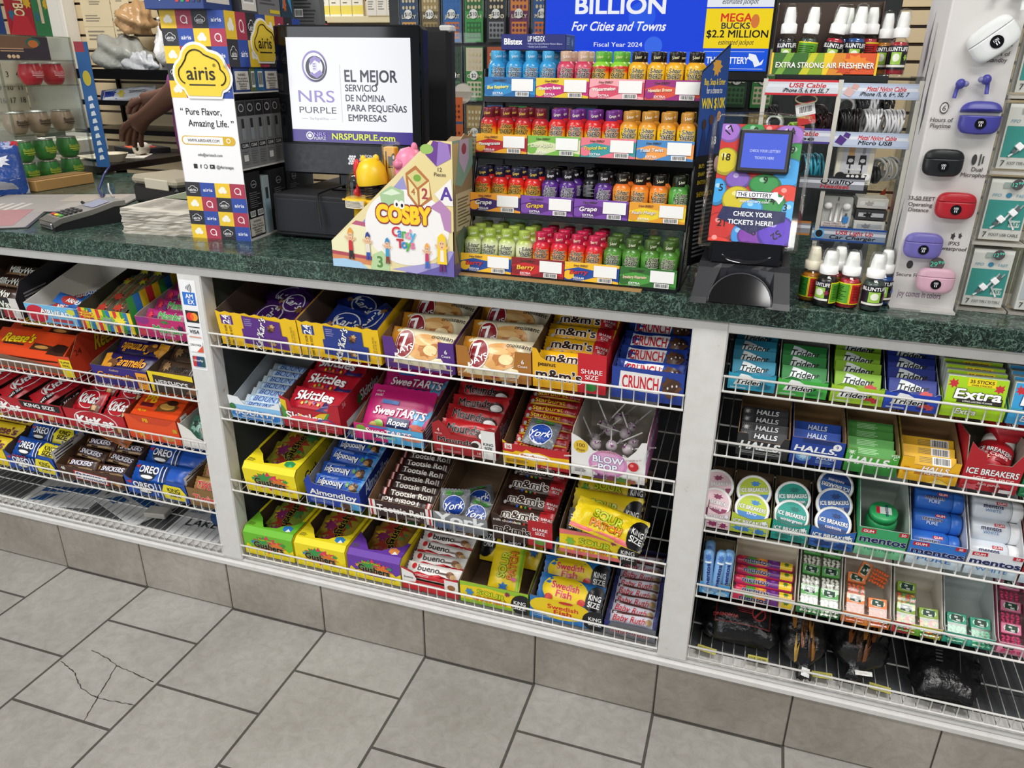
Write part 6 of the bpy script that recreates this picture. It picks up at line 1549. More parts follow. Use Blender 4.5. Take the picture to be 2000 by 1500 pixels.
for i, (x, c) in enumerate(((2.05, 'd8d8d8'), (2.078, '2a2a2c'), (2.098, 'dcdcde'), (2.122, '1c1c1e'))):
    coil('coiled_cable', TR(x, .215, 1.404) @ RZ((80, 10, -14, 6)[i]), .015, 5, .0022, c, '%s coiled cable, %s from left in the upper row of the nylon cable bin' % ('black' if c < '3' else 'white', ORD[i]), .018)
for i, (x, z, c, rz, lab) in enumerate(((1.918, 1.39, '2a2a2e', 20, 'black coiled cable standing at the left of the red header bin'), (1.925, 1.372, 'e4e4e6', 84, 'white coiled cable low in the red header bin'), (2.0, 1.392, '2c2224', 70, 'dark brown coiled cable with red sleeve in the red header bin'), (1.966, 1.366, 'a4d838', 40, 'lime green cable end in the red header bin'), (1.99, 1.366, '141416', 75, 'black coiled cable on the floor of the red header bin'), (2.012, 1.377, '3a1c1c', 30, 'maroon coiled cable at the right of the red header bin'))):
    coil('coiled_cable', TR(x, .19, z) @ RZ(rz) , .013 if i != 3 else .007, 5, .0022, c, lab, .03 if i != 0 else .012)
m = MB(); m.box(-.016, .016, -.001, .001, -.02, .02, M('c82c2c')); m.box(-.017, .017, -.0015, .0012, -.004, .018, M('e4e4e2')); m.sheet(FRONT(-.015, -.0018, -.002), .03, .018, [('b', .05, .1, .95, .9)])
tag(m.build('barcode_tag', None, TR(1.978, .166, 1.392) @ RY(-14)), 'red and white barcode sleeve around the dark brown cable', 'tag')
m = MB(); m.tube([(.019 * cos(a), 0, .008 * sin(a)) for a in [i * pi / 10 for i in range(20)]], .0014, M('e8dcb0', 'pl'), 6, True)
tag(m.build('cable_tie', None, TR(1.975, .165, 1.417)), 'cream plastic tie ring above the barcode sleeve', 'cable tie')
coil('coiled_cable', TR(2.005, .19, 1.292) @ RZ(10), .024, 7, .0022, '3aa0b8', 'turquoise coiled cable behind the ticket checker shell', .036)
coil('coiled_cable', TR(1.975, .21, 1.298) @ RZ(60), .02, 6, .0022, '3a4a54', 'slate grey coiled cable beside the turquoise one', .03)
def box_item(name, X, w, d, h, c, items, lab, cat='package', k='card', extra=None, bev=.001):
    m = MB()
    m.box(-w / 2, w / 2, 0, d, 0, h, M(c, k) if isinstance(c, str) else c, bev)
    m.sheet(FRONT(-w / 2, -.0003, 0), w, h, items, k=k if k != 'met' else 'card')
    if extra:
        extra(m)
    o = m.build(name, None, X)
    return tag(o, lab, cat)
box_item('cable_package', TR(2.079, .17, 1.2655), .066, .02, .072, 'dcd6c4', [('r', .14, .3, .86, .98, 'c8c8cc'), ('r', .3, .72, .46, .95, 'c8a070'), ('p', [(.28, .52), (.48, .52), (.48, .74), (.28, .74)], '18181c'), ('r', .36, .3, .4, .54, '18181c'), ('r', .66, .78, .74, .95, '9a9ca4'), ('p', [(.6, .52), (.8, .52), (.78, .76), (.62, .76)], '18181c'), ('r', .68, .3, .72, .54, '18181c'), ('e', .38, .62, .07, .05, 'd8d8d8'), ('e', .7, .62, .07, .05, 'd8d8d8'), ('t', 'Micro USB', .5, .4, .06, 'f4f4f4', {'b': 1}), ('r', .2, .16, .8, .28, '18181c'), ('e', .16, .22, .13, .1, '1c1c20'), ('e', .86, .22, .13, .11, 'f4f4f0'), ('e', .86, .22, .115, .098, '1c1c20'), ('e', .86, .22, .11, .093, 'f4f4f0'), ('t', '7', .84, .22, .1, '16161a', {'b': 1.8}), ('e', .38, .22, .045, .04, 'f0f0f0'), ('e', .5, .22, .045, .04, 'f0f0f0'), ('e', .62, .22, .045, .04, 'f0f0f0'), ('t', 'For Micro USB Phones & Devices', .5, .07, .05, '26241f', {'b': 1.6, 'w': .86})], 'cream cable package with a round seven foot badge in the clear rack')
ep = empty('earphone_case', TR(2.062, .166, 1.1795))
tag(ep, 'clear square earphone case with white buds under the headset strip', 'earphone case')
m = MB(); m.box(-.032, .032, 0, .018, 0, .066, clear('clear_case', 'fdfefd', .22), .006); m.box(-.028, .028, .004, .016, .004, .062, M('e4e2de', 'pl'), .003); m.sheet(FRONT(-.028, -.0004, .002), .056, .062, [('r', .06, .04, .94, .2, 'e8ddd8'), ('t', 'PLEASE CONNECT THE', .5, .15, .05, '5a4a48', {'w': .7}), ('t', 'BLUETOOTH BEFORE USE', .5, .08, .05, '5a4a48', {'w': .74}), ('r', .48, .86, .52, .98, '555')]); m.build('case', ep)
for x in (-.017, .017):
    m = MB(); m.ball((x, .002, .045), .008, .005, .008, M('f2f0ee', 'pl')); m.tube([(x * .55, .001, .042), (x * .55, .001, .016)], .0022, M('eeece8', 'pl'), 6); m.build('earbud', ep)
m = MB(); m.tube([(0, .001, .05), (0, .001, .014)], .003, M('f0eeea', 'pl'), 6); m.build('inline_remote', ep)
m = MB(); m.box(.013, .023, -.001, .003, .012, .026, M('3f8ad0', 'pl'), .001); m.box(.016, .02, 0, .002, .026, .032, M('8a8c90', 'pl')); m.build('blue_connector', ep)
for i in range(3):
    box_item('cable_package', TR(2.125, .17 + .004 * i, 1.1795 + .021 * i), .056, .06, .019, ('e0ded8', '3a3a3c', 'd8d4cc')[i], [('r', .1, .3, .9, .7, ('b8bcc0', 'c8c8cc', 'e8e8e4')[i]), ('s', .4, .5, .2, .3, 7, ('8a8c90', '1c1c1e', 'b0aca4')[i])], '%s flat cable pack, %s of three stacked at the right of the earphone case' % (('white', 'black', 'cream')[i], ('lowest', 'middle', 'topmost')[i]), 'package', 'film')
m = MB(); m.slab([(0, 0), (.03, 0), (.03, .05)], FRONT(2.13, .296, 1.2), .001, M('e05a30'))
tag(m.build('orange_card', None), 'orange triangular card corner behind the stacked cable packs', 'card')
coil('coiled_cable', TR(2.14, .22, 1.292) @ RZ(40), .02, 5, .0025, 'cfcdc8', 'white flat cable coiled beside the cream cable package', .04)
coil('coiled_cable', TR(2.118, .2, 1.284), .014, 4, .004, '2a2a2c', 'short thick black cable beside the cream cable package', .02)
for i, (x, y, rz) in enumerate(((1.945, .22, 30), (1.93, .18, -20))):
    coil('coiled_cable', TR(x, y, 1.105 + .0 * i) @ RZ(rz), .03, 4, .0026, ('26262a', 'd8d8d6')[i], ('black', 'white')[i] + ' charger cable tangled on the lowest clear shelf', .05)
for i, (x, lab) in enumerate(((2.06, 'left'), (2.115, 'right'))):
    box_item('charger_package', TR(x, .24, ZC + .0055), .05, .03, .095, 'd4d6da', [('e', .5, .75, .3, .2, '7a7e88'), ('r', .2, .1, .8, .4, 'eceef0'), ('x', .25, .14, .75, .36, 4, '667')], 'pale grey car charger package behind the spray bottles, %s one' % lab)

# ---- spray bottles
def spray(liquid, panels, capc='f4f4f2'):
    o = empty('spray_bottle')
    b = MB()
    b.lathe([(0, 0), (.0165, 0), (.0185, .003), (.0185, .058), (.016, .066), (.0095, .072), (.009, .076)], clear('glass_clear', 'fdfefd', .14), 22)
    b.build('glass', o)
    l = MB()
    l.lathe([(0, .003), (.016, .003), (.0168, .006), (.0168, .056), (.014, .064), (0, .066)], M(liquid, 'film'), 18)
    l.build('liquid', o)
    r = .0188
    s = MB()
    wf = lambda x, y: (r * sin((x - .05) / r) + .05, y, r * cos((x - .05) / r) - r + .0002)
    its = []
    for x0, x1, c, kind in panels:
        if kind == 'logo':
            its += [('r', x0, 0, x1, 1, '1c1a24'), ('t', 'BLUNTLIFE', (x0 + x1) / 2, .86, .17, 'f4f4f4', {'b': 2.6, 'w': (x1 - x0) * .92}), ('r', (x0 + x1) / 2 - .1, .22, (x0 + x1) / 2 + .1, .72, '9ac84a'), ('e', (x0 + x1) / 2, .5, .07, .17, 'e8ecd8'), ('r', x0 + .02, .1, x1 - .02, .2, 'e8e8dc'), ('s', x1 - .06, .5, .05, .16, 6, c)]
        else:
            its += [('r', x0, 0, x1, 1, 'f0e02c'), ('r', x0 + .015, .05, x1 - .015, .95, c), ('x', x0 + .05, .15, x1 - .05, .85, 9, '5a1414' if c[0] in 'abc' else '1c4a14')]
    s.sheet(FRONT(-.05, -r, .012), .1, .046, its, warp=wf, k='film')
    s.build('label', o)
    c = MB()
    c.lathe([(.0148, .073), (.0152, .075), (.0152, .09), (.0125, .092), (.0112, .094), (.0108, .105), (.0085, .118), (.0075, .121), (0, .121)], M(capc, 'pl'), 20)
    c.build('sprayer', o)
    cl = MB()
    cl.lathe([(.0135, .092), (.0135, .112), (.011, .125), (.004, .1275), (0, .1275)], clear('cap_clear', 'fdfefd', .08), 18)
    cl.build('clear_cap', o)
    o['used'] = 0
    return o
AMB, BLKL, RED, GRN, BLU = 'b8741c', '1c1a18', 'a81c2c', '3a4a44', '1f4a8c'
SB = [(AMB, [(.12, .42, '2f7a2c', 'x'), (.42, .8, 'c02424', 'x')], 2.028, .052, 0, 'amber spray bottle with red label panel beside the ticket checker'),
      (BLKL, [(.14, .5, '8a2a4c', 'logo'), (.5, .86, '5aa02c', 'x')], 2.0535, .022, 6, 'dark spray bottle with green label panel, front left of the spray bottles'),
      (RED, [(.1, .48, '5aa02c', 'x'), (.48, .86, 'c02424', 'x')], 2.092, .026, 0, 'red spray bottle with green and red label panels in the front row'),
      (GRN, [(.22, .72, '7a2a6c', 'logo')], 2.1325, .022, 4, 'clear spray bottle with white lettered label, rightmost of the front row'),
      (RED, [(.2, .7, 'c02424', 'x')], 2.073, .066, 0, 'red spray bottle half hidden behind the front row'),
      (BLU, [(.2, .7, '4a6ab0', 'logo')], 2.153, .068, 0, 'blue spray bottle behind the clear one on the countertop')]
for liq, pan_, x, y, rz, lab in SB:
    put(spray(liq, pan_, 'ece4cc' if liq == AMB else 'f4f4f2'), TR(x, y, ZC) @ RZ(rz + 10) @ Matrix.Diagonal((1.04, 1.04, .84, 1)), lab, 'spray bottle', 'spray bottles on the countertop')
for liq, pan_, x, y, lab in ((RED, [(.2, .7, '9ac84a', 'logo')], 2.118, .175, 'red spray bottle standing on the clear rack, nearest the front'), (AMB, [(.2, .7, '6a5a2c', 'logo')], 2.098, .215, 'brown tinted spray bottle behind the red one on the clear rack')):
    put(spray(liq, pan_), TR(x, y, 1.4595) @ Matrix.Scale(.86, 4), lab, 'spray bottle')
# air freshener carton
af = empty('freshener_carton', TR(1.995, .165, 1.4595))
tag(af, 'green, yellow and orange carton of air freshener sprays on the clear rack', 'carton')
m = MB(); W, D, H = .184, .075, .037
t = .0015
m.box(-W / 2, W / 2, 0, D, 0, t, M('7a5a3c'))
m.slab([(0, 0), (D, 0), (D, .125), (D * .75, .125), (D * .6, H), (0, H)], RIGHT(W / 2, 0, 0), t, M('4a1a1c'), M('4a3424'))
m.slab([(0, 0), (D, 0), (D, H), (D * .4, H), (D * .25, .12), (0, .125)], LEFT(-W / 2, D, 0), t, M('4a1a1c'), M('4a3424'))
m.slab([(0, 0), (W, 0), (W, .125), (0, .125)], BACK(W / 2, D, 0), t, M('6a4a30'), M('3c2c22'))
m.build('tray', af)
m = MB(); m.slab([(0, 0), (W, 0), (W, H), (0, H)], FRONT(-W / 2, 0, 0), t, M('d8582c'), M('6a4a30'))
its = [('r', 0, 0, .35, 1, '3a6a2c'), ('r', .35, 0, .52, 1, '8aa82c'), ('r', .52, 0, .7, 1, 'd88a2c'), ('p', [(.05, 0), (.12, 0), (.22, 1), (.15, 1)], '7aa83c'), ('p', [(.28, 0), (.36, 0), (.44, 1), (.38, 1)], 'c8c82c'), ('p', [(.5, 0), (.54, 0), (.6, 1), (.5, 1)], 'e8c828'), ('s', .8, .6, .14, .4, 9, 'e8842c', .6), ('s', .7, .3, .1, .3, 8, 'c84a24', .6), ('r', 0, 0, .02, 1, 'f0c828'), ('r', .98, 0, 1, 1, 'f0c828'), ('t', 'EXTRA STRONG AIR FRESHENER', .51, .45, .26, 'f6f4ec', {'b': 1.8, 'w': .92, 'o': '2a2418', 'ow': 1})]
m.sheet(FRONT(-W / 2, -.0003, 0), W, H, its); m.build('front_panel', af)
for i, (x, y, liq, c, tilt) in enumerate(((-.068, .022, BLKL, '8a2a4c', 0), (-.034, .022, GRN, '5aa02c', 4), (.008, .022, RED, '9ac84a', 7), (.03, .052, BLU, '9ac84a', 2), (.048, .022, BLU, '9ac84a', 3), (.075, .048, RED, 'c02424', 0))):
    put(spray(liq, [(.25, .75, c, 'logo' if i != 1 and i != 5 else 'x')]), TR(1.995 + x, .165 + y, 1.462) @ RY(tilt) @ Matrix.Scale(.92, 4), '%s spray bottle, %s from left in the air freshener carton' % ({BLKL: 'black', GRN: 'green', RED: 'red', BLU: 'blue'}[liq], ORD[i]), 'spray bottle', 'spray bottles in the air freshener carton')

# ---- earbud display and cable boxes at the right
eb = empty('earbud_display', TR(2.2225, .055, ZC) @ RZ(0))
tag(eb, 'tall white earbud display panel with charging cases in six colours', 'display stand')
EW, EH = .108, .62
m = MB(); m.box(-EW / 2, EW / 2, .004, .2, 0, EH, M('ded9d8', 'film'), .001)
m.slab([(0, 0), (.196, 0), (.196, EH), (0, EH)], LEFT(-EW / 2 - .0006, .2, 0), .0005, M('e6e4e2'))
for y, z, h, c in ((.07, .1, .2, '4a4c50'), (.13, .05, .14, '3a3c40'), (.1, .28, .2, '6a6c70'), (.15, .3, .12, '55575b'), (.06, .4, .1, '77797c')):
    m.slab([(y, z), (y + .012, z + h * .3), (y + .006, z + h * .6), (y + .016, z + h), (y - .004, z + h * .5)], LEFT(-EW / 2 - .0016, .2, 0), .0003, M(c))
m.build('cabinet', eb)
m = MB(); F = FRONT(-EW / 2, .0035, 0)
TX = lambda s, x, y, h=.011, c='55484c', w=None: ('t', s, x, y, h, c, {'b': 1.2, **({'w': w} if w else {})})
m.sheet(F, EW, EH, [('r', 0, 0, 1, 1, 'e2dcdc'), TX('joy comes in colors', .44, .045, .02, '8a6a84', .66), TX('Secure Fit', .2, .1, .011), ('e', .2, .13, .05, .012, '3a3438'), TX('IPX5', .78, .2), TX('Sweatproof', .78, .185), ('s', .74, .22, .04, .012, 5, '3a3438'), ('s', .84, .222, .03, .01, 5, '3a3438'), TX('33-50 FEET', .16, .32), TX('Operating', .16, .303), TX('Distance', .15, .288), ('r', .05, .314, .3, .3155, '444'), TX('Dual', .85, .405), TX('Microphone', .85, .39), ('e', .78, .43, .035, .014, '3a3438'), ('r', .85, .415, .87, .445, '444'), ('r', .89, .42, .91, .44, '444'), ('e', .2, .56, .06, .015, '3a3438'), ('e', .2, .56, .05, .012, 'e2dcdc'), TX('6', .2, .56, .014), TX('Hours of', .2, .53), TX('Playtime', .2, .515), ('r', .6, .712, .92, .745, '4a4246'), ('r', .61, .715, .91, .742, 'e2dcdc'), TX('180+', .76, .729, .018), TX('Hours of', .76, .695), TX('Standby', .76, .68), TX('Charging', .22, .865, .013, '9a3a44'), TX('Compatible', .2, .85, .01, '9a3a44'), TX('Wireless', .22, .885, .013, '9a3a44')])
m.build('printed_panel', eb)
def blob(q, X, w, h, d, m, z0=-1, z1=1):
    vs, fs, nu, nv = [], [], 28, 14
    se = lambda v, e: abs(v) ** e * (1 if v > 0 else -1)
    for j in range(nv + 1):
        t2 = -1 + 2 * j / nv
        zz = z0 + (z1 - z0) * j / nv
        r = max(0, 1 - abs(zz) ** 3.4) ** (1 / 3.4)
        for i in range(nu):
            a = 2 * pi * i / nu
            vs.append((w * r * se(cos(a), .55), d * (r ** .6) * se(sin(a), .75), h * zz))
    fs = [(j * nu + i, j * nu + (i + 1) % nu, (j + 1) * nu + (i + 1) % nu, (j + 1) * nu + i) for j in range(nv) for i in range(nu)]
    q.add(vs, fs + [tuple(range(nu))[::-1], tuple(nv * nu + i for i in range(nu))], m, True, X)
def case(x, z, c, k='pl', op=False, rot=0, sc2=1):
    X = TR(x, -.008, z) @ RY(rot) @ Matrix.Diagonal((sc2, 1, sc2, 1))
    q = MB()
    blob(q, X, .031, .023, .011, M(c, k), -1, .3)
    q.lathe([(0, .0012), (.0085, .0012), (.0085, -.002)], M('15151a', 'gl'), 18, X @ frame((0, -.0108, -.005), (1, 0, 0), (0, 0, 1)), False)
    q.sheet(X @ FRONT(-.006, -.0122, -.012), .012, .014, [('t', '100', .5, .68, .28, 'e8e8ec', {'b': .6}), ('r', .32, .2, .42, .48, 'e8e8ec'), ('r', .56, .2, .66, .48, 'e8e8ec')])
    o = q.build('charging_case', eb)
    q = MB()
    blob(q, X @ (TR(0, .003, .006) @ RX(-22) if op else Matrix()), .031, .023, .011, M(c, k), .335, 1)
    q.build('lid', o)
for x, z, c, op in ((.012, .058, 'e8b8cc', 0), (-.02, .118, '7a70c0', 0), (.016, .19, 'c01c2c', 0), (-.018, .26, '18181c', 0), (.022, .33, '4a48a8', 1)):
    case(x, z, c, 'pl', op)
case(.014, .452, 'f4f4f6', 'pl', False, -40, 1.15)
for x, s, z, c in ((-.018, 1, .385, '4a48a8'), (.018, -1, .392, '4a48a8'), (.01, 1, .53, 'f0f0f2'), (.04, -1, .515, 'f0f0f2')):
    q = MB(); q.ball((x, -.008, z), .0075, .007, .008, M(c, 'pl')); q.ball((x + s * .008, -.008, z), .0045, .005, .0045, M('8a88b8' if c[0] == '4' else 'e0e0e4', 'pl')); q.tube([(x - s * .003, -.007, z), (x - s * .005, -.007, z - .022)], .0032, M(c, 'pl'), 7); q.build('earbud', eb)
m = MB(); m.box(-.0, EW / 2 + .002, 0, .0, 0, 0, ACR)
q = MB(); q.lathe([(0, .0008), (.012, .0008), (.012, 0)], M('5a4a50', 'card'), 20, frame((.008, -.0105, .088), (1, 0, 0), (0, 0, 1)), False); q.sheet(FRONT(-.003, -.0117, .078), .022, .02, [('t', '29⁹⁹', .5, .5, .45, '5ae0c0', {'b': .6})]); q.build('price_dot', eb)
q = MB(); q.box(EW / 2 + .0005, EW / 2 + .0022, -.02, .2, 0, EH, ACR); q.box(-EW / 2, EW / 2, -.02, -.0185, 0, EH, clear('acrylic_thin', 'fdfefd', .03)); q.box(-EW / 2, EW / 2, -.0185, .003, 0, .004, M('d8d4d2', 'pl')); q.build('clear_cover', eb)
n = 0
for col, (x, w) in enumerate(((2.325, .076), (2.412, .08))):
    for k in range(5):
        z = ZC + .006 + k * .121
        o = empty('cable_box', TR(x, .075, z))
        tag(o, 'clear cable box with %s card, %s from counter in its column right of earbud display' % (('teal', 'grey')[col], ORD[k]), 'cable box', 'cable boxes at the right end')
        m = MB(); H = .112
        m.box(-w / 2, w / 2, 0, .05, 0, H, clear('clear_box', 'fdfefd', .16), .002)
        m.box(-w / 2 - .003, w / 2 + .003, 0, .14, -.0055, -.0005, M('b8b4ac', 'pl') if k else M('9a968e', 'pl')); m.build('case', o)
        m = MB(); m.box(-w / 2 + .006, w / 2 - .006, .006, .04, .004, H - .004, M('e4e2dc'))
        teal = '3a9c94' if col == 0 else 'c8ccd0'
        m.sheet(FRONT(-w / 2 + .006, .0055, .004), w - .012, H - .008, [('r', .04, .18, .96, .66, teal), ('t', 'FIFO', .2, .74, .05, '7aa8c0', {'sh': .3, 'b': .5}), ('e', .48, .74, .07, .04, '3a8ab0'), ('t', 'FAST', .78, .74, .05, '7aa8c0', {'b': .8}), ('r', .64, .22, .9, .34, 'c8e0d8'), ('t', 'FAST', .77, .28, .06, '1c6a60', {'b': 1.6, 'sh': .2}), ('t', '7', .12, .09, .09, '3a3a3c', {'b': 1}), ('t', ('FOOT TYPE-C TO TYPE-C', 'FOOT USB CABLE', 'FOOT TYPE-C TO USB', 'FOOT TYPE-C', 'FOOT USB')[k], .58, .09, .05, '3a3a3c', {'b': .8, 'w': .7}), ('r', .3, .86, .62, .95, 'a8b8b0')])
        for sx in (-1, 1):
            m.tube([(sx * .018, .004, .024), (sx * .004 + .004, .003, .04), (.02 + sx * .004, .004, .066)], .0018, M('f0f0f2', 'pl'), 5)
            m.box(-.006, .006, -.004, .004, -.004, .006, M('f2f2f4', 'pl'), .001, TR(.008 * sx + .002, .003, .046 + .006 * sx) @ RY(40))
            m.box(-.003, .003, -.002, .002, .006, .012, M('a0a4a8', 'met'), 0, TR(.008 * sx + .002, .003, .046 + .006 * sx) @ RY(40 if sx > 0 else 220))
        m.build('cable_card', o)
        if col == 0:
            m = MB(); m.lathe([(0, .0006), (.009, .0006), (.009, 0)], M('4a4448'), 18, frame((.006, -.001, .1), (1, 0, 0), (0, 0, 1)), False); m.sheet(FRONT(-.002, -.002, .093), .016, .014, [('t', '12⁹⁹', .5, .5, .5, '5ae0c0', {'b': .6})]); m.build('price_dot', o)
# ---- candy toy carton (front faces the customer, sloping left edge)
cb = empty('candy_toy_carton', (1.056, -.03, ZC))
tag(cb, 'tall cut-away candy toy carton with pastel block print and yellow lettering', 'carton')
W, D, HL, HR, XS = .282, .11, .055, .268, .236
out = [(0, 0), (W, 0), (W, HR), (XS, HR), (0, HL)]
m = MB()
t = .0018
inn = M('b09a78')
m.slab(out, FRONT(0, 0, 0), t, M('e6d8a4'), inn)
P = []
it = [('p', [(.52, .62), (.84, 1), (1, 1), (1, .35), (.6, .3)], 'e6d498'), ('p', [(0, 0), (.6, 0), (.9, .1), (1, .2), (1, 0)], '6a60ac'), ('p', [(.1, .2), (.45, .55), (.62, .74), (.66, .6), (.3, .2)], '9a98cc'),
      ('p', [(.0, .06), (.45, .02), (.45, .1), (.0, .16)], 'd88a5a'), ('p', [(.0, .1), (.4, .07), (.4, .09), (.0, .13)], 'b04a58'), ('p', [(0, .13), (.4, .1), (.42, .36), (.2, .36), (0, .205)], 'ece8c0'), ('p', [(.18, .35), (.42, .32), (.42, .35), (.22, .38)], 'b85a7c'),
      ('p', [(0, 0), (.3, 0), (.24, .05), (.1, .07), (0, .06)], 'a8cdea'), ('e', .63, .35, .335, .29, 'f2f0ee', 40), ('p', [(.5, .02), (.7, .0), (.95, .1), (1, .2), (.96, .2), (.86, .1), (.62, .05)], 'a8a0d4'), ('p', [(.32, .0), (.48, 0), (.48, .1), (.42, .16), (.34, .12)], 'b8d4a0'), ('t', '3', .4, .07, .09, '5a8a48', {'b': 2.4}),
      ('p', [(.64, .76), (.72, .82), (.82, .72), (.84, .58), (.73, .5), (.65, .6)], 'b8743c'), ('p', [(.655, .745), (.72, .79), (.8, .715), (.73, .66)], 'd8cc88'), ('p', [(.66, .72), (.725, .64), (.73, .53), (.665, .61)], 'e8dca0'), ('p', [(.745, .65), (.82, .71), (.825, .6), (.745, .53)], 'ece0a8'), ('t', '2', .785, .62, .08, 'a8404a', {'b': 2.6}), ('t', '4', .695, .63, .05, 'b86a30', {'b': 1.6}), ('e', .73, .73, .03, .025, '7aa83c'),
      ('p', [(.8, .9), (.88, .82), (.99, .88), (.99, .98), (.86, 1)], '6a3a90'), ('p', [(.88, .82), (.99, .88), (.97, .98), (.9, 1)], '9a78c0'), ('e', .81, .94, .05, .035, '9ac060'),
      ('p', [(.86, .62), (.99, .74), (1, .54), (.93, .54)], 'f0eeea'), ('t', 'A', .95, .63, .1, '5a3a9c', {'b': 2.4}), ('p', [(.43, .6), (.52, .66), (.62, .63), (.62, .54), (.5, .5), (.44, .53)], 'a8c898'), ('p', [(.45, .6), (.53, .64), (.6, .61), (.52, .59)], 'dcecd0'), ('p', [(.82, .52), (.9, .58), (.98, .5), (.98, .34), (.93, .36), (.9, .48)], 'b888b8'),
      ('t', '12', .905, .8, .03, '3a3428', {'b': .5}), ('t', 'Pieces', .905, .765, .028, '3a3428', {'b': .5}),
      ('t', 'COSBY', .61, .455, .125, 'f6d21c', {'b': 5, 'o': 'c8402c', 'o2': '5a1c1c', 'ow': 2.6, 'w': .42}), ('e', .56, .53, .022, .03, 'f4f4f2'), ('e', .6, .525, .025, .032, 'f4f4f2'), ('e', .562, .525, .009, .014, '16161a'), ('e', .604, .52, .01, .015, '16161a')]
for i, (ch, c) in enumerate(zip('Candy', ('d8303c', '3a8ac8', '4aa84a', 'e88ab0', '4ab0d8'))):
    it.append(('t', ch, .545 + .034 * i, .32 - .004 * i, .075, c, {'b': 3, 'o': 'f4f0f0', 'ow': 1}))
for i, (ch, c) in enumerate(zip('Toys', ('c83040', '3a8ac8', '5ab04a', 'e07aa0'))):
    it.append(('t', ch, .575 + .034 * i, .23, .07, c, {'b': 3}))
for x, y, s, sh_, tr_, hair, hl in ((.165, .07, .88, 'c83038', '26262c', 'e8a03c', 0), (.31, .075, .78, 'e8dcd4', '2a50b0', '2a3a8c', 0), (.47, .06, .72, '3a9ac8', '8a3a34', '3a8ac0', 0), (.79, .05, .7, 'c83a6a', '3a6ac0', 'f0a84a', 1), (.91, .035, 1.0, 'f0ece8', '6a2c6a', 'f4d028', 2)):
    q = .03 * s
    it += [('p', [(x - q * .8, y), (x - q * .2, y), (x, y + .06 * s), (x + q * .3, y), (x + q * .9, y), (x + q * .6, y + .09 * s), (x - q * .6, y + .09 * s)], tr_), ('p', [(x - q * .7, y + .08 * s), (x + q * .7, y + .08 * s), (x + q * .6, y + .17 * s), (x - q * .6, y + .17 * s)], sh_),
           ('p', [(x - q * .6, y + .16 * s), (x - q * 1.8, y + .2 * s), (x - q * 1.7, y + .215 * s), (x - q * .3, y + .175 * s)], 'e8b890'), ('p', [(x + q * .6, y + .16 * s), (x + q * 1.7, y + .19 * s), (x + q * 1.6, y + .205 * s), (x + q * .3, y + .175 * s)], 'e8b890')]
    if hl == 2:
        it.append(('p', [(x - q * 1.3, y + .06 * s), (x + q * 1.3, y + .06 * s), (x + q * 1.0, y + .27 * s), (x, y + .3 * s), (x - q, y + .27 * s)], hair))
        it.append(('p', [(x - q * .5, y + .08 * s), (x + q * .5, y + .08 * s), (x + q * .4, y + .17 * s), (x - q * .4, y + .17 * s)], sh_))
    it += [('e', x, y + .215 * s, q * .75, .042 * s, 'ecc09a'), ('p', [(x - q * .9, y + .22 * s), (x - q * .5, y + .27 * s), (x + q * .2, y + .29 * s), (x + q, y + .25 * s), (x + q * .7, y + .23 * s), (x, y + .245 * s)], hair), ('e', x - q * .25, y + .22 * s, q * .1, .006, '222'), ('e', x + q * .3, y + .22 * s, q * .1, .006, '222'), ('p', [(x - q * .25, y + .195 * s), (x + q * .3, y + .195 * s), (x, y + .185 * s)], 'b83a3a')]
m.sheet(FRONT(0, -.0002, 0), W, HR, it)
m.build('front_face', cb)
m = MB()
m.slab([(0, 0), (D, 0), (D, HR + .012), (D * .8, HR + .004), (D * .6, HR + .01), (D * .4, HR), (0, HR)], RIGHT(W, 0, 0), t, M('8a7a5c'), inn)
m.sheet(RIGHT(W + .0002, 0, 0), D, HR, [('p', [(0, .7), (.4, .66), (1, .8), (1, 1), (0, 1)], '7a9c8a'), ('p', [(.05, .62), (.3, .98), (.0, .98)], 'b8a06a'), ('p', [(.3, .85), (.55, .75), (.8, .85), (.78, 1), (.34, 1)], 'b0a0b8'), ('e', .55, .93, .12, .04, '8a3a4c'), ('r', .1, .34, .95, .62, 'b4a888'), ('x', .2, .36, .9, .58, 9, '6a5c40'), ('p', [(.1, .3), (.5, .36), (.9, .26), (.8, .06), (.3, .04)], '5a6a58'), ('t', 'A', .5, .2, .12, '8aa03c', {'b': 2}), ('p', [(0, 0), (1, 0), (1, .06), (0, .1)], '5a5280')])
m.slab([(0, 0), (D, 0), (D, HL), (0, HL)], LEFT(0, D, 0), t, M('d8d0a0'), inn)
m.slab([(0, 0), (W, 0), (W, HL), (W - XS, HR), (0, HR)], BACK(W, D, 0), t, M('c8bc90'), inn)
m.box(t, W - t, t, D - t, 0, t, inn)
m.box(t, W - t, t, D - t, .03, .032, inn)
m.build('carton_body', cb)
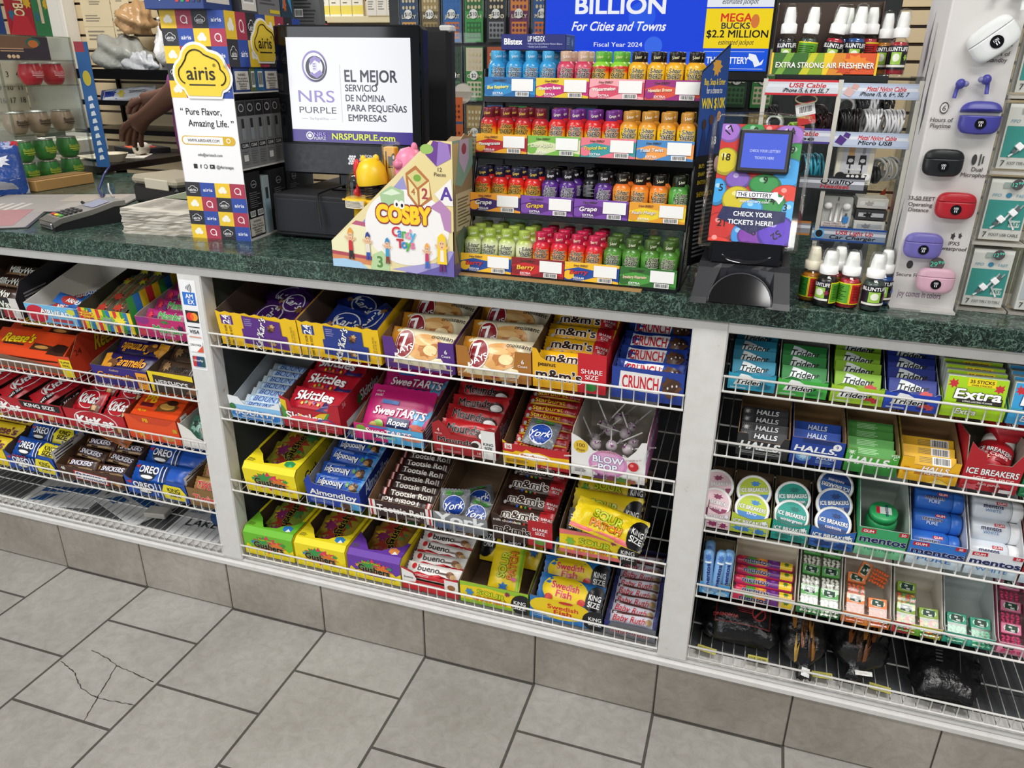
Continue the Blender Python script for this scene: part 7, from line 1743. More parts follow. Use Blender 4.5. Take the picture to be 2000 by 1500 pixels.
# toys standing in it
def toy(lab, x, y, fn, tilt=0):
    o = empty('candy_toy', TR(1.056 + x, -.03 + y, ZC + .034) @ RY(tilt))
    tag(o, lab, 'toy')
    fn(o)
def t_dome(o):
    m = MB(); m.lathe([(.012, 0), (.012, .065), (.014, .08)], M('2a7ac0', 'pl'), 16); m.lathe([(.0145, .065), (.0145, .085), (.03, .09), (.032, .105), (.03, .108), (0, .108)], M('f0c01c', 'pl'), 24); m.box(-.042, -.03, -.002, .002, .1, .103, M('f0c01c', 'pl')); m.build('handle', o)
    m = MB(); m.sheet(FRONT(-.03, -.0325, .0885), .06, .017, [('r', .1, .05, .9, .95, 'f0e8d0'), ('x', .16, .12, .84, .9, 5, '777')], warp=lambda x, y: (.0325 * sin((x - .03) / .0325) + .03, y, .0325 * cos((x - .03) / .0325) - .0325 + .0003)); m.build('paper_label', o)
    m = MB(); m.lathe([(.029, .108), (.029, .14), (.024, .156), (.012, .165), (0, .167)], clear('dome_clear', 'fdfefd', .1), 22); m.build('clear_dome', o)
    m = MB(); m.ball((-.006, 0, .118), .008, .008, .008, M('c82028', 'pl')); m.ball((-.002, 0, .165), .0085, .0085, .022, M('d0242a', 'pl')); m.tube([(0, 0, .11), (-.004, 0, .13), (.004, .002, .15)], .004, M('c82028', 'pl')); m.build('red_figure', o)
toy('yellow candy toy with clear dome and red figure, standing at the left of the carton', .05, .045, t_dome)
def t_spring(o):
    m = MB(); m.lathe([(.011, 0), (.011, .09), (.02, .1), (.022, .106), (.02, .108), (0, .108)], M('f0b81c', 'pl'), 20); m.build('handle', o)
    m = MB()
    m.tube([(.019 * cos(a), .019 * sin(a), .11 + .0012 * a * .65) for a in [i * pi / 6 for i in range(72)]], .0013, M('2a1c18', 'pl'), 5); m.build('spring', o)
    m = MB(); m.lathe([(.031, .138), (.033, .146), (.031, .168), (.022, .184), (.01, .191), (0, .192)], M('f0c41c', 'pl'), 24); m.lathe([(.031, .138), (.02, .142), (0, .143)], M('d8a818', 'pl'), 24)
    for s in (-.014, .016):
        m.ball((s, 0, .19), .0065, .005, .008, M('f0c41c', 'pl'))
    m.build('rounded_cap', o)
toy('yellow spring toy with a rounded cap, second toy from the left in the carton', .1, .04, t_spring, -6)
def t_bus(o):
    m = MB(); m.box(-.017, .017, -.014, .014, .05, .222, clear('tube_clear', 'fdfefd', .16), .004); m.build('clear_tube', o)
    m = MB(); m.box(-.013, .013, -.01, .01, .13, .212, M('e8ac1c', 'pl'), .002); m.sheet(FRONT(-.013, -.0104, .13), .026, .082, [('r', .2, .1, .3, .9, '2a2418'), ('r', .42, .55, .8, .78, '4a4438'), ('r', .42, .2, .8, .5, 'd8c06a'), ('e', .92, .76, .2, .1, '2a2a2c'), ('e', .92, .2, .2, .1, '2a2a2c'), ('e', .92, .76, .1, .05, 'c8c8c8'), ('r', .4, .5, .8, .53, '3a2c10')]); m.build('toy_bus', o)
    m = MB()
    rs = random.Random(2)
    for i in range(16):
        m.ball((rs.uniform(-.011, .011), rs.uniform(-.009, .009), .056 + .0045 * i), .006, .005, .005, M(rs.choice(('b0a03c', '7a8a3c', 'd86a2c', 'c8a82c')), 'pl'), 8, 6)
    m.build('candy', o)['kind'] = 'stuff'
toy('clear tube with a yellow toy bus and sweets, behind the spring toy', .118, .065, t_bus)
def t_pink(o):
    m = MB(); m.lathe([(.014, 0), (.016, .1), (.028, .14), (.031, .17), (.028, .195), (.018, .21), (0, .215)], M('e888a8', 'pl'), 24); m.ball((-.012, -.02, .182), .014, .016, .012, M('d87898', 'pl')); m.ball((.012, .0, .214), .007, .006, .01, M('e080a4', 'pl')); m.ball((-.006, -.029, .163), .007, .005, .006, M('b83a5c', 'pl')); m.build('body', o)
toy('smooth pink candy toy behind the sloping carton edge', .164, .055, t_pink)
def t_yel(o):
    m = MB(); m.lathe([(.012, 0), (.014, .13), (.024, .165), (.027, .19), (.022, .208), (0, .216)], M('f0bc1c', 'pl'), 22)
    for s in (-.006, .016):
        m.ball((s, 0, .216), .0065, .006, .009, M('f0bc1c', 'pl'))
    m.build('body', o)
toy('smooth yellow candy toy half hidden at the top of the carton slope', .212, .065, t_yel)

# ---- cash drawer, customer monitor, operator monitor
dr = empty('cash_drawer', (.972, .18, ZC))
tag(dr, 'matt black cash drawer under the customer screen', 'cash drawer')
m = MB(); m.box(-.2, .2, 0, .36, .006, .108, M('14161c', 'rub'), .004)
for x in (-.17, .17):
    for y in (.03, .33):
        m.box(x - .012, x + .012, y - .012, y + .012, 0, .007, M('0a0a0c', 'rub'))
m.build('body', dr)
m = MB(); m.box(-.19, .19, -.004, .0, .016, .098, M('181a21', 'rub'), .002); m.lathe([(0, .002), (.008, .002), (.008, 0)], M('6a6c70', 'met'), 14, frame((.12, -.0045, .06), (1, 0, 0), (0, 0, 1)), False); m.build('drawer_front', dr)
mo = empty('customer_monitor', TR(.958, .255, ZC + .1085) @ RZ(4))
tag(mo, 'black customer facing monitor with a lit payroll advertisement', 'monitor')
def mp(name, fn, X=Matrix()):
    q = MB(); q.M = TR(0, 0, .041) @ RX(-1.8) @ X; fn(q)
    return q.build(name, mo)
mp('housing', lambda q: q.box(-.186, .186, 0, .05, 0, .338, M('101218', 'pl'), .01))
mp('bezel', lambda q: (q.box(-.183, .183, -.004, .002, .075, .335, M('07090c', 'gl'), .002), q.box(-.183, .183, -.004, .002, .003, .073, M('1c2026', 'pl'), .002)))
def ad(q):
    x0, z0, w, h = -.152, .078, .312, .232
    F = FRONT(x0, -.0044, z0)
    q.add([(0, 0, 0), (w, 0, 0), (w, h, 0), (0, h, 0)], [(0, 1, 2, 3)], M('f6f7fa', 'emit'), False, F)
    P1, P2, DK = '9c8ccc', '3a2c78', '3a3848'
    q.sheet(F, w, h, [('r', 0, 0, 1, .12, '44308c'), ('e', .225, .73, .105, .15, P1, 40), ('e', .232, .722, .094, .137, DK, 40), ('e', .225, .732, .09, .128, 'f6f7fa', 40), ('e', .23, .72, .08, .11, DK, 40), ('e', .236, .724, .056, .085, 'f6f7fa', 40), ('p', [(.19, .8), (.23, .83), (.28, .8), (.27, .76), (.23, .79), (.19, .74)], P1), ('p', [(.18, .66), (.24, .62), (.29, .66), (.27, .7), (.22, .66), (.2, .68)], P1), ('p', [(.21, .68), (.25, .69), (.245, .77), (.205, .76)], 'e4e4ec'), ('x', .212, .69, .242, .76, 3, P1),
                      ('t', 'NRS', .225, .45, .12, P1, {'b': .4, 'w': .3}), ('t', 'PURPLE', .23, .315, .065, DK, {'b': .2, 'w': .31}), ('t', 'The Payroll Pros', .235, .23, .028, 'a8a6b0', {'b': .3, 'w': .16}), ('r', .09, .226, .14, .23, 'b8b6c0'), ('r', .33, .226, .38, .23, 'b8b6c0'), ('r', .43, .2, .4335, .75, 'c4c2d0'),
                      ('t', 'EL MEJOR', .68, .65, .115, DK, {'b': 2.2, 'w': .42}), ('t', 'SERVICIO', .6, .535, .066, DK, {'b': 1.8, 'w': .26}), ('t', 'DE NÓMINA', .63, .44, .066, DK, {'b': 1.8, 'w': .32}), ('t', 'PARA PEQUEÑAS', .72, .345, .066, DK, {'b': 1.8, 'w': .48}), ('t', 'EMPRESAS', .64, .25, .066, DK, {'b': 1.8, 'w': .31}),
                      ('e', .15, .06, .032, .04, 'f4f4f8'), ('e', .15, .06, .024, .03, '44308c'), ('e', .15, .06, .016, .02, 'f4f4f8'), ('t', 'NRS', .235, .075, .042, 'b8a8e0', {'b': .4, 'w': .1}), ('t', 'PURPLE', .235, .035, .028, 'f0f0f4', {'b': .4, 'w': .1}), ('t', 'NRSPURPLE.com', .6, .062, .062, 'e4f02c', {'b': 2.2, 'w': .52})], k='emit')
mp('screen', ad)
def logo(q):
    for i in range(4):
        for j in range(3):
            q.lathe([(0, .0006), (.0032, .0006)], M('e8e8ec'), 6, frame((-.006 + .0062 * j + (.003 if i % 2 else 0), -.0046, .03 + .0055 * i), (1, 0, 0), (0, 0, 1)), False)
    q.sheet(FRONT(.02, -.0048, .028), .06, .026, [('t', 'NATIONAL', .4, .8, .24, 'e8e8ec', {'b': 1.4, 'w': .7}), ('t', 'RETAIL', .36, .46, .3, 'e8e8ec', {'b': 1.6, 'w': .66}), ('t', 'SOLUTIONS', .4, .14, .2, 'c8c8cc', {'b': 1, 'w': .7})])
mp('maker_logo', logo)
q = MB(); q.box(-.075, .075, .02, .13, .0, .006, M('0e0f13', 'pl'), .003); q.box(-.055, .055, .03, .06, .006, .07, M('0f1014', 'pl'), .006); q.tube([(-.02, .02, .02), (-.05, -.03, .012), (-.06, -.075, .006), (-.055, -.09, -.02), (-.05, -.092, -.07)], .003, M('0a0a0c', 'rub')); q.build('stand', mo)
om = empty('operator_monitor', TR(1.005, .43, ZC + .1085) @ RZ(6))
tag(om, 'matt black back of the cashier side monitor behind the customer screen', 'monitor')
q = MB(); q.box(-.1, .14, .0, .05, .0715, .3815, M('111215', 'rub'), .012); q.box(.04, .06, -.004, .002, .1515, .2315, M('0a0a0b', 'rub')); q.build('housing', om)
q = MB(); q.box(-.05, .05, .0, .05, .0, .09, M('0e0f12', 'rub'), .005); q.box(-.08, .1, -.01, .1, 0, .012, M('0e0f12', 'rub'), .004); q.build('stand', om)
q = MB(); q.box(.11, .142, .004, .046, .3695, .3855, M('d8d8d4', 'pl'), .004); q.build('white_corner', om)

# ---- vape display column
vd = empty('vape_display', TR(.585, .0995, ZC) @ RZ(4.5))
tag(vd, 'tall cardboard vape display with checkered colour squares and a yellow cloud badge', 'display stand')
VW, VH, VD = .161, .509, .345
CY, CR_, CK, CBL = 'ecc52c', 'a8324c', '26262c', '2a4aa0'
def cell(x, y, w, h, kind):
    c = {'y': CY, 'r': CR_, 'k': CK, 'b': CBL}[kind]
    o = [('r', x, y, x + w, y + h, c)]
    cx, cy = x + w / 2, y + h / 2
    if kind == 'y':
        o += [('e', cx - w * .12, cy - h * .04, w * .17, h * .17, 'f6f2e4'), ('e', cx + w * .13, cy - h * .06, w * .15, h * .15, 'f6f2e4'), ('e', cx + w * .02, cy + h * .1, w * .17, h * .17, 'f6f2e4')]
    elif kind == 'r':
        o += [('e', cx, cy, w * .22, h * .24, 'f4e8ec'), ('e', cx, cy, w * .17, h * .18, c), ('r', cx + w * .15, cy - h * .26, cx + w * .22, cy + h * .1, 'f4e8ec')]
    elif kind == 'k':
        o += [('e', cx - w * .2, cy, w * .13, h * .14, 'e8e8ea'), ('e', cx + w * .2, cy, w * .13, h * .14, 'e8e8ea'), ('e', cx, cy + h * .1, w * .19, h * .17, 'e8e8ea'), ('r', cx - w * .28, cy - h * .13, cx + w * .28, cy, 'e8e8ea'), ('e', cx - w * .2, cy, w * .1, h * .11, c), ('e', cx + w * .2, cy, w * .1, h * .11, c), ('e', cx, cy + h * .1, w * .16, h * .14, c), ('r', cx - w * .26, cy - h * .1, cx + w * .26, cy + h * .02, c), ('t', 'airis', cx, cy - h * .01, h * .16, 'f0f0f2', {'b': 1.2, 'w': w * .42}), ('r', cx - w * .2, cy - h * .22, cx + w * .2, cy - h * .19, 'e8e8ea')]
    else:
        o += [('t', 'airis', cx, cy, h * .24, 'f0f0f6', {'b': 1.2, 'w': w * .62})]
    return o
m = MB()
m.slab([(0, 0), (VW, 0), (VW, VH), (0, VH)], FRONT(0, 0, 0), .002, M('f0f0f2'), M('e4e2de'))
it = []
pat = ['ybxx', '', '']
rows_ = [('yrkb', 13.5), ('kbyr', 12.5), ('yrkb', 11.5), ('kbyr', 10.5), ('yrkb', 9.5)]
ch = VH / 13.95
cw = .25
tops = ['yrkb', 'kbyr', 'yrkb', 'kbyr', 'yrkb']
hh = .0715
for r, s in enumerate(tops):
    for c, kk in enumerate(s):
        m.sheet(FRONT(0, -.0003, 0), VW, VH, cell(c * cw, 1 - (r + 1) * hh, cw, hh, kk))
for r, s in enumerate(('ybkr'[:0] + 'kbyr', 'yrkb', 'kbyr', 'yrkb')):
    for c, kk in enumerate(s):
        m.sheet(FRONT(0, -.0003, 0), VW, VH, cell(c * cw, .267 - (r + 1) * .06675, cw, .06675, kk))
it += [('t', '“ Pure Flavor,', .44, .585, .03, '26262c', {'b': 1.2, 'w': .66}), ('t', 'Amazing Life. ”', .58, .535, .03, '26262c', {'b': 1.2, 'w': .74}), ('r', .12, .438, .88, .478, 'd8b02c'), ('r', .14, .442, .74, .474, 'f4f4f4'), ('e', .12, .458, .06, .02, 'd8b02c'), ('e', .88, .458, .06, .02, 'd8b02c'), ('e', .13, .458, .05, .016, 'f4f4f4'), ('e', .83, .46, .035, .011, 'f4f4f4'), ('e', .83, .46, .024, .0075, 'd8b02c'), ('t', 'WWW.AIRISVAPE.COM', .42, .458, .014, '222', {'b': .8, 'w': .52}), ('t', 'info@airistech.com', .5, .395, .014, '333', {'b': .3, 'w': .4}), ('r', .2, .332, .26, .352, '1c1c1e'), ('t', 'f', .32, .342, .018, '1c1c1e', {'b': 2}), ('e', .4, .342, .03, .01, '1c1c1e'), ('e', .4, .342, .02, .0065, 'f0f0f2'), ('r', .47, .333, .55, .351, '1c1c1e'), ('p', [(.495, .337), (.495, .347), (.525, .342)], 'f0f0f2'), ('t', '@Airisvape', .72, .342, .015, '1c1c1e', {'b': .6, 'w': .28})]
m.sheet(FRONT(0, -.0003, 0), VW, VH, it, d=.00004)
m.build('front_panel', vd)
def badge(q, F, s, cut=None):
    def cloud(k):
        pts = []
        for cx, cy, r, a0, a1 in ((-.5, -.1, .32, 250, 120), (-.12, .22, .42, 165, 40), (.42, .1, .3, 80, -10), (.6, -.18, .27, 60, -80)):
            for i in range(9):
                a = rad(a0 + (a1 - a0) * i / 8)
                pts.append((cx + (r + k) * cos(a), cy + (r + k) * sin(a)))
        pts += [(.55 + k * .3, -.62 - k), (-.5 - k * .3, -.62 - k)]
        return [(a * s, b * s) for a, b in pts]
    q.slab(cloud(.17), F, .002, M('f4f3ee'))
    q.slab(cloud(.09), F @ TR(0, 0, .0012), .001, M('f0cf3c'))
    L = cloud(-.05)[:-2]
    q.tube([tuple(F @ Vector((a, b, .0016))) for a, b in L], .022 * s, M('2a2618'), 5)
    q.sheet(F @ TR(-s * .8, -s * .8, .0014), s * 1.6, s * 1.6, [('t', 'airis', .49, .47, .25, '2a2618', {'b': 1.2, 'w': .6}), ('r', .22, .24, .78, .265, '2a2618'), ('t', '®', .8, .6, .06, '2a2618')])
q = MB(); badge(q, FRONT(.088, -.003, .385), .075); q.build('cloud_badge', vd)
# side: header, shelves, back
q = MB()
q.slab([(0, VH - .115), (VD, VH - .115), (VD, VH), (0, VH)], RIGHT(VW, 0, 0), .002, M(CY), M('e4e2de'))
it = []
for r, s in enumerate(('yrkbyrkb', 'kbyrkbyr')):
    for c, kk in enumerate(s):
        q.sheet(RIGHT(VW + .0003, 0, VH - .115), VD, .115, cell(c / 8, .5 - .5 * r, 1 / 8, .5, kk))
q.build('side_header', vd)
q = MB(); badge(q, RIGHT(VW + .003, .155, VH - .058), .062); q.build('cloud_badge', vd)
q = MB(); q.slab([(0, 0), (VD, 0), (VD, VH), (0, VH)], LEFT(0, VD, 0), .002, M('e8e8ea')); q.slab([(0, 0), (VW, 0), (VW, VH), (0, VH)], BACK(VW, VD, 0), .002, M('e8e8ea')); q.build('back_panel', vd)
for z in (.003, .17, .34, VH - .003):
    q = MB(); q.box(.002, VW, .002, VD - .002, z - .003, z, M('d8d6d2')); q.build('shelf', vd)
VX = vd.matrix_world.copy()
def vbox(name, y0, y1, z0, h, c, items, lab, x0=.085, x1=.155, group=None, cat='vape box', lean=0):
    m = MB(); m.box(x0, x1, y0, y1, z0, z0 + h, M(c), .0008)
    m.sheet(RIGHT(x1 + .0003, y0, z0), y1 - y0, h, items)
    m.sheet(FRONT(x0, y0 - .0003, z0), x1 - x0, h, [('r', .1, .1, .9, .4, 'c8c6c0'), ('x', .15, .14, .85, .36, 5, '444')])
    tag(m.build(name, None, VX @ RZ(lean)), lab, cat, group)
WN = [('r', .06, .03, .94, .3, 'd4d0c4'), ('t', 'WARNING:', .5, .25, .04, '333', {'b': 1, 'w': .5}), ('t', 'This product', .5, .2, .035, '333', {'w': .66}), ('t', 'contains Nicotine.', .5, .16, .035, '333', {'w': .76}), ('t', 'Nicotine is', .5, .12, .035, '333', {'w': .5}), ('t', 'addictive', .5, .085, .03, '333', {'w': .44}), ('t', 'chemical.', .5, .05, .03, '333', {'w': .44})]
for i, (y0, y1, c) in enumerate(((.02, .085, '1f3a80'), (.088, .112, '5a6a3c'), (.115, .15, '2a6a98'), (.152, .215, '20407c'), (.218, .25, '6a2040'), (.253, .32, '1f3a80'))):
    its = WN + [('r', .12, .36, .5, .86, '5a98c8'), ('r', .2, .4, .44, .8, '8ac0e0'), ('r', .24, .82, .38, .9, '7ab0d4'), ('e', .75, .64, .16, .07, 'e8ecf0'), ('t', '15K', .75, .64, .06, '1c2a5c', {'b': 1.8}), ('r', .6, .44, .9, .54, '3a4a8c'), ('t', 'CRYSTAL', .4, .95, .03, 'c8d4e8', {'w': .4})] if y1 - y0 > .05 else [('x', .2, .4, .8, .9, 8, 'a8b4c0'), ('b', .2, .06, .8, .3)]
    vbox('vape_box', y0, y1, .3405, .148, c, its, '%s vape box, %s from the corner on the top shelf of the checkered display' % (('blue', 'olive', 'light blue', 'blue', 'dark red', 'blue')[i], ORD[i]), group='vape boxes on the display')
for i in range(8):
    y0 = .014 + .0385 * i
    its = [('r', .0, .78, 1, 1, '1c1c20'), ('e', .5, .9, .3, .06, 'b8b8bc'), ('e', .5, .9, .24, .045, '1c1c20'), ('r', .3, .42, .7, .74, '8a9294'), ('r', .34, .6, .66, .74, '1f2024'), ('r', .05, .3, .95, .38, '1c1c20'), ('t', 'CLEAR', .5, .34, .05, 'e8e8e8', {'b': 1.2, 'w': .7}), ('x', .15, .04, .85, .26, 6, '7a7a78')] + ([('r', .2, .1, .7, .2, 'e4e4e0')] if i in (0, 3) else [])
    vbox('vape_box', y0, y0 + .037, .1705, .15, '7c7e80', its, 'grey clear vape box, %s from the corner on the middle shelf of the checkered display' % ORD[i], group='vape boxes on the display')
for i, (y0, y1, h, c) in enumerate(((.01, .082, .155, '1f2024'), (.09, .12, .14, 'a8b8bc'), (.128, .2, .15, '1f2024'), (.21, .28, .15, '24252a'))):
    its = WN[:] + [('e', .5, .82, .18, .06, '9a9a9c'), ('e', .5, .82, .15, .048, c), ('t', 'airis', .5, .82, .03, 'c8c8cc', {'w': .24}), ('x', .15, .45, .85, .7, 8, '6a6a70'), ('b', .1, .33, .42, .42), ('b', .55, .33, .9, .42)] if i != 1 else [('r', .2, .2, .8, .7, '9ac0d0'), ('r', .3, .6, .7, .8, '3a3c40')]
    vbox('vape_box', y0, y1, .0035, h, c, its, '%s vape box, %s from the corner on the lowest shelf of the checkered display' % (('black', 'clear blue', 'black', 'black')[i], ORD[i]), group='vape boxes on the display')
q = MB(); q.box(0, .07, -.03, .02, 0, .0012, clear('acrylic_foot', 'fdfefd', .3)); tag(q.build('price_card', None, TR(.592, .085, ZC + .0004) @ RZ(8)), 'small clear reflective card lying at the foot of the checkered display', 'card')
# on top of it
TOPS = [(-.03, .085, .0, .15, '1f3f88', [('t', 'EAGLE', .24, .75, .2, 'e8ecf4', {'b': 2, 'w': .3}), ('t', 'Max-Angle Torch', .3, .4, .2, 'e8ecf4', {'b': 2, 'sh': .2, 'w': .44})] + [('p', [(.54 + .09 * i, .2), (.59 + .09 * i, .2), (.61 + .09 * i, .6), (.56 + .09 * i, .9)], c) for i, c in enumerate(('c83a30', '2a9a5a', 'c83a30', '2a3a70', '2c2c34'))], .05, 'blue lighter display carton on top of the checkered display, front face lettered'),]
m = MB(); m.box(-.012, .135, -.03, .08, 0, .07, M('1f3a78'), .001); m.sheet(FRONT(-.012, -.0303, 0), .147, .07, TOPS[0][5]); m.sheet(RIGHT(.1353, -.03, 0), .11, .07, [('r', .1, .2, .9, .8, 'd8d4cc')])
tag(m.build('lighter_carton', None, VX @ TR(.0, 0, VH + .0005)), TOPS[0][7], 'carton')
for i, (y0, y1, c, lab) in enumerate(((.088, .16, 'd8d4cc', 'white and black box with barcode label, middle of the top of the checkered display'), (.165, .27, '77787a', 'grey box with barcode and yellow strip on top of the checkered display'), (.275, .335, '1c3a4c', 'dark box with bright vapour art on top of the checkered display, near its end'))):
    m = MB(); m.box(.02, .15, y0, y1, 0, .1, M('3a3c44' if i == 0 else c), .001); m.sheet(RIGHT(.1503, y0, 0), y1 - y0, .1, [[('r', .1, .06, .96, .96, 'dcd8d0'), ('b', .2, .2, .85, .5)], [('x', .1, .2, .9, .9, 9, '4a4a4c'), ('b', .1, .5, .4, .8), ('r', .5, .06, .95, .14, 'd8c02c')], [('p', [(.1, .2), (.5, .5), (.9, .1), (.8, .9), (.3, .8)], '4a98c8'), ('s', .3, .3, .2, .2, 7, 'c8642c'), ('t', '$0', .6, .85, .12, 'f0f0f0', {'b': 2})]][i])
    tag(m.build('box', None, VX @ TR(0, 0, VH + .0005)), lab, 'box')
bx = MB(); bx.box(-.04, .04, 0, .03, 0, .125, M('6a6c6e'), .001); bx.sheet(FRONT(-.04, -.0003, 0), .08, .125, [('x', .08, .1, .92, .9, 12, '3a3a3c'), ('r', .5, .7, .95, .78, '2a2a2c'), ('b', .1, .3, .4, .45)])
tag(bx.build('box', None, VX @ TR(.16, .385, VH - .03)), 'grey printed box standing behind the customer monitor', 'box')

# ---- payment terminal, papers, printer, mat
pt = empty('card_terminal', TR(.18, .045, ZC) @ RZ(-20))
tag(pt, 'silver and black payment card terminal lying on the counter', 'card terminal')
m = MB()
prof = [(-.0, .0), (-.0, .022), (.02, .03), (.1, .042), (.16, .056), (.19, .056), (.19, 0)]
W2 = .04
vs = [(s * W2, y, z) for s in (-1, 1) for y, z in prof]
n = len(prof)
m.add(vs, [(i, i + 1, n + i + 1, n + i) for i in range(n - 1)] + [tuple(range(n))[::-1], tuple(n + i for i in range(n))], M('1a1b1e', 'pl'))
m.build('body', pt)
m = MB()
m.add([(s * (W2 + .002), y, z + .001) for s in (-1, 1) for y, z in prof[1:6]] + [(s * (W2 + .002), y, z - .012) for s in (-1, 1) for y, z in prof[1:6]], [(i, i + 1, 5 + i + 1, 5 + i) for i in range(4)] + [(i, i + 1, 10 + i + 1, 10 + i) for i in range(4)] + [(5 + i, 5 + i + 1, 15 + i + 1, 15 + i) for i in range(4)] + [(0, 5, 15, 10)], M('b0b0ae', 'met'))
m.build('silver_shell', pt)
m = MB(); m.box(-.034, .034, -.004, .003, .004, .02, M('aeaeac', 'met'), .002); m.box(-.03, .03, -.0045, -.003, .01, .0125, M('1c1c1e')); m.build('card_slot', pt)
KF = frame((-.033, .022, .0325), (1, 0, 0), (0, .08, .0125))
m = MB()
for r in range(5):
    for c_ in range(3):
        m.box(.004 + c_ * .021, .02 + c_ * .021, .003 + r * .0125, .012 + r * .0125, 0, .003, M('2a2b2e' if r else ('c03030', 'd8c02c', '4aa048')[c_], 'pl'), .001, KF)
m.build('keypad', pt)
m = MB(); m.add([(0, 0, 0), (.06, 0, 0), (.06, .048, 0), (0, .048, 0)], [(0, 1, 2, 3)], M('9aa4b8', 'gl'), False, frame((-.03, .108, .0462), (1, 0, 0), (0, .06, .014))); m.build('display', pt)
m = MB(); m.tube([(.07, .268, ZC + .03), (.12, .26, ZC + .01), (.2, .235, ZC + .006), (.24, .24, ZC + .006), (.27, .25, ZC + .006)], .004, M('141416', 'rub')); m.tube([(.2, .235, ZC + .007), (.235, .238, ZC + .007)], .008, M('141416', 'rub'), 8)
tag(m.build('terminal_cord'), 'black cord with plug behind the payment terminal', 'cord')
npx = TR(.385, .085, ZC) @ RZ(6)
for i in range(9):
    m = MB()
    rs2 = random.Random(i)
    z0 = .0066 * i
    vs, NX = [], 12
    for s in (0, 1):
        for j in (0, 1):
            for k in range(NX + 1):
                vs.append((.25 * k / NX + .004 * j + rs2.uniform(-.002, .002), (.0 if j == 0 else .29) + rs2.uniform(-.002, .002) - (.0 if i else .004), z0 + (.0062 if s else .0) + .0015 * sin(k * .5 + i) * (i / 9) + .003 * (i / 9) * cos(k * .25)))
    q_ = NX + 1
    fs = []
    for k in range(NX):
        fs += [(2 * q_ + k, 2 * q_ + k + 1, 3 * q_ + k + 1, 3 * q_ + k), (k + 1, k, q_ + k, q_ + k + 1), (k, k + 1, 2 * q_ + k + 1, 2 * q_ + k), (q_ + k + 1, q_ + k, 3 * q_ + k, 3 * q_ + k + 1)]
    fs += [(0, 2 * q_, 3 * q_, q_), (NX, q_ + NX, 3 * q_ + NX, 2 * q_ + NX)]
    m.add(vs, fs, M(('b6b0a4', 'aaa498', 'beb8ac')[i % 3], 'paint'))
    if i == 8:
        m.sheet(TOP(.01, .01, z0 + .0105), .23, .27, [('r', 0, .55, 1, 1, '5a6a48'), ('x', .03, .05, .34, .5, 22, '77716a'), ('x', .36, .05, .66, .5, 22, '77716a'), ('x', .68, .05, .97, .5, 22, '77716a')])
    tag(m.build('newspaper', None, npx), 'folded newspaper, %s' % ('topmost of the stack beside the checkered display' if i == 8 else ORD[i] + ' from the bottom of the stack beside the checkered display'), 'newspaper', 'newspapers in the stack')
def sheet_item(name, pts, z, c, items, lab, cat='mat', t=.0022):
    (x0, y0), (x1, y1), (x2, y2) = pts
    X = Vector((x1 - x0, y1 - y0, 0)); Y = Vector((x2 - x0, y2 - y0, 0))
    W, H = X.length, Y.length
    m = MB(); F = frame((0, 0, t), X, Y)
    m.slab([(0, 0), (W, 0), (W, H), (0, H)], F, t, M(c, 'film'), M('26282c'))
    m.sheet(F, W, H, items)
    tag(m.build(name, None, TR(x0, y0, z)), lab, cat)
sheet_item('counter_mat', [(.12, .04), (-.1, .33), (-.24, -.2)], ZC + .0003, '2c3038', [('r', .02, .02, .98, .98, '8a8484'), ('r', .02, .9, .98, .98, '2a2e3c'), ('x', .06, .5, .6, .85, 6, 'b4aca8'), ('r', .1, .1, .8, .3, '9a6a6c'), ('r', .3, .34, .9, .5, '9a9694'), ('x', .3, .92, .9, .97, 2, 'd0d0d0')], 'flat printed counter mat under a clear sheet in front of the payment terminal')
sheet_item('counter_mat', [(.14, .3), (.0, .6), (-.26, .12)], ZC + .0003, '2c3038', [('r', .02, .02, .98, .98, '8f8b86'), ('x', .06, .6, .5, .9, 5, 'c0b8b0'), ('r', .55, .1, .95, .5, 'a49a90'), ('r', .1, .1, .5, .4, '9a948e')], 'second flat printed counter mat, behind the payment terminal')
pr = empty('receipt_printer', TR(.17, .5, ZC) @ RZ(-14))
tag(pr, 'black and beige receipt printer between the mats and the checkered display', 'printer')
m = MB(); m.box(-.085, .13, -.06, .1, 0, .058, M('16171a', 'pl'), .008); m.build('body', pr)
m = MB(); m.box(-.085, .13, -.062, .1, .059, .085, M('a49c88', 'pl'), .009); m.box(-.01, .1, -.066, -.06, .05, .08, M('c8c0ac', 'pl'), .002); m.build('lid', pr)
m = MB(); m.tube([(-.02, .44, ZC + .02), (-.06, .47, ZC + .006), (-.12, .52, ZC + .02), (-.19, .62, ZC + .05), (-.22, .68, ZC + .07)], .004, M('26346c', 'pl'))
tag(m.build('network_cable'), 'dark blue network cable running to the receipt printer', 'cable')
m = MB(); m.tube([(.02, .44, ZC + .015), (-.05, .5, ZC + .006), (-.16, .6, ZC + .004), (-.28, .72, ZC + .004)], .003, M('c8c6c0', 'pl'))
tag(m.build('white_cable'), 'thin white cable beside the dark blue network cable', 'cable')
m = MB(); m.tube([(1.84, .2, ZC + .1), (1.83, .16, ZC + .06), (1.85, .1, ZC + .006), (1.815, .08, ZC + .005), (1.81, .15, ZC + .005), (1.84, .22, ZC + .006), (1.9, .28, ZC + .006)], .0038, M('8c8880', 'pl'))
tag(m.build('grey_cable'), 'grey cable looping behind the ticket checker', 'cable')
m = MB(); m.tube([(1.8, .3, ZC + .12), (1.81, .22, ZC + .03), (1.84, .26, ZC + .006), (1.8, .34, ZC + .006)], .004, M('1a1a1c', 'rub'))
tag(m.build('black_cable'), 'black cable hanging behind the bottle rack', 'cable')
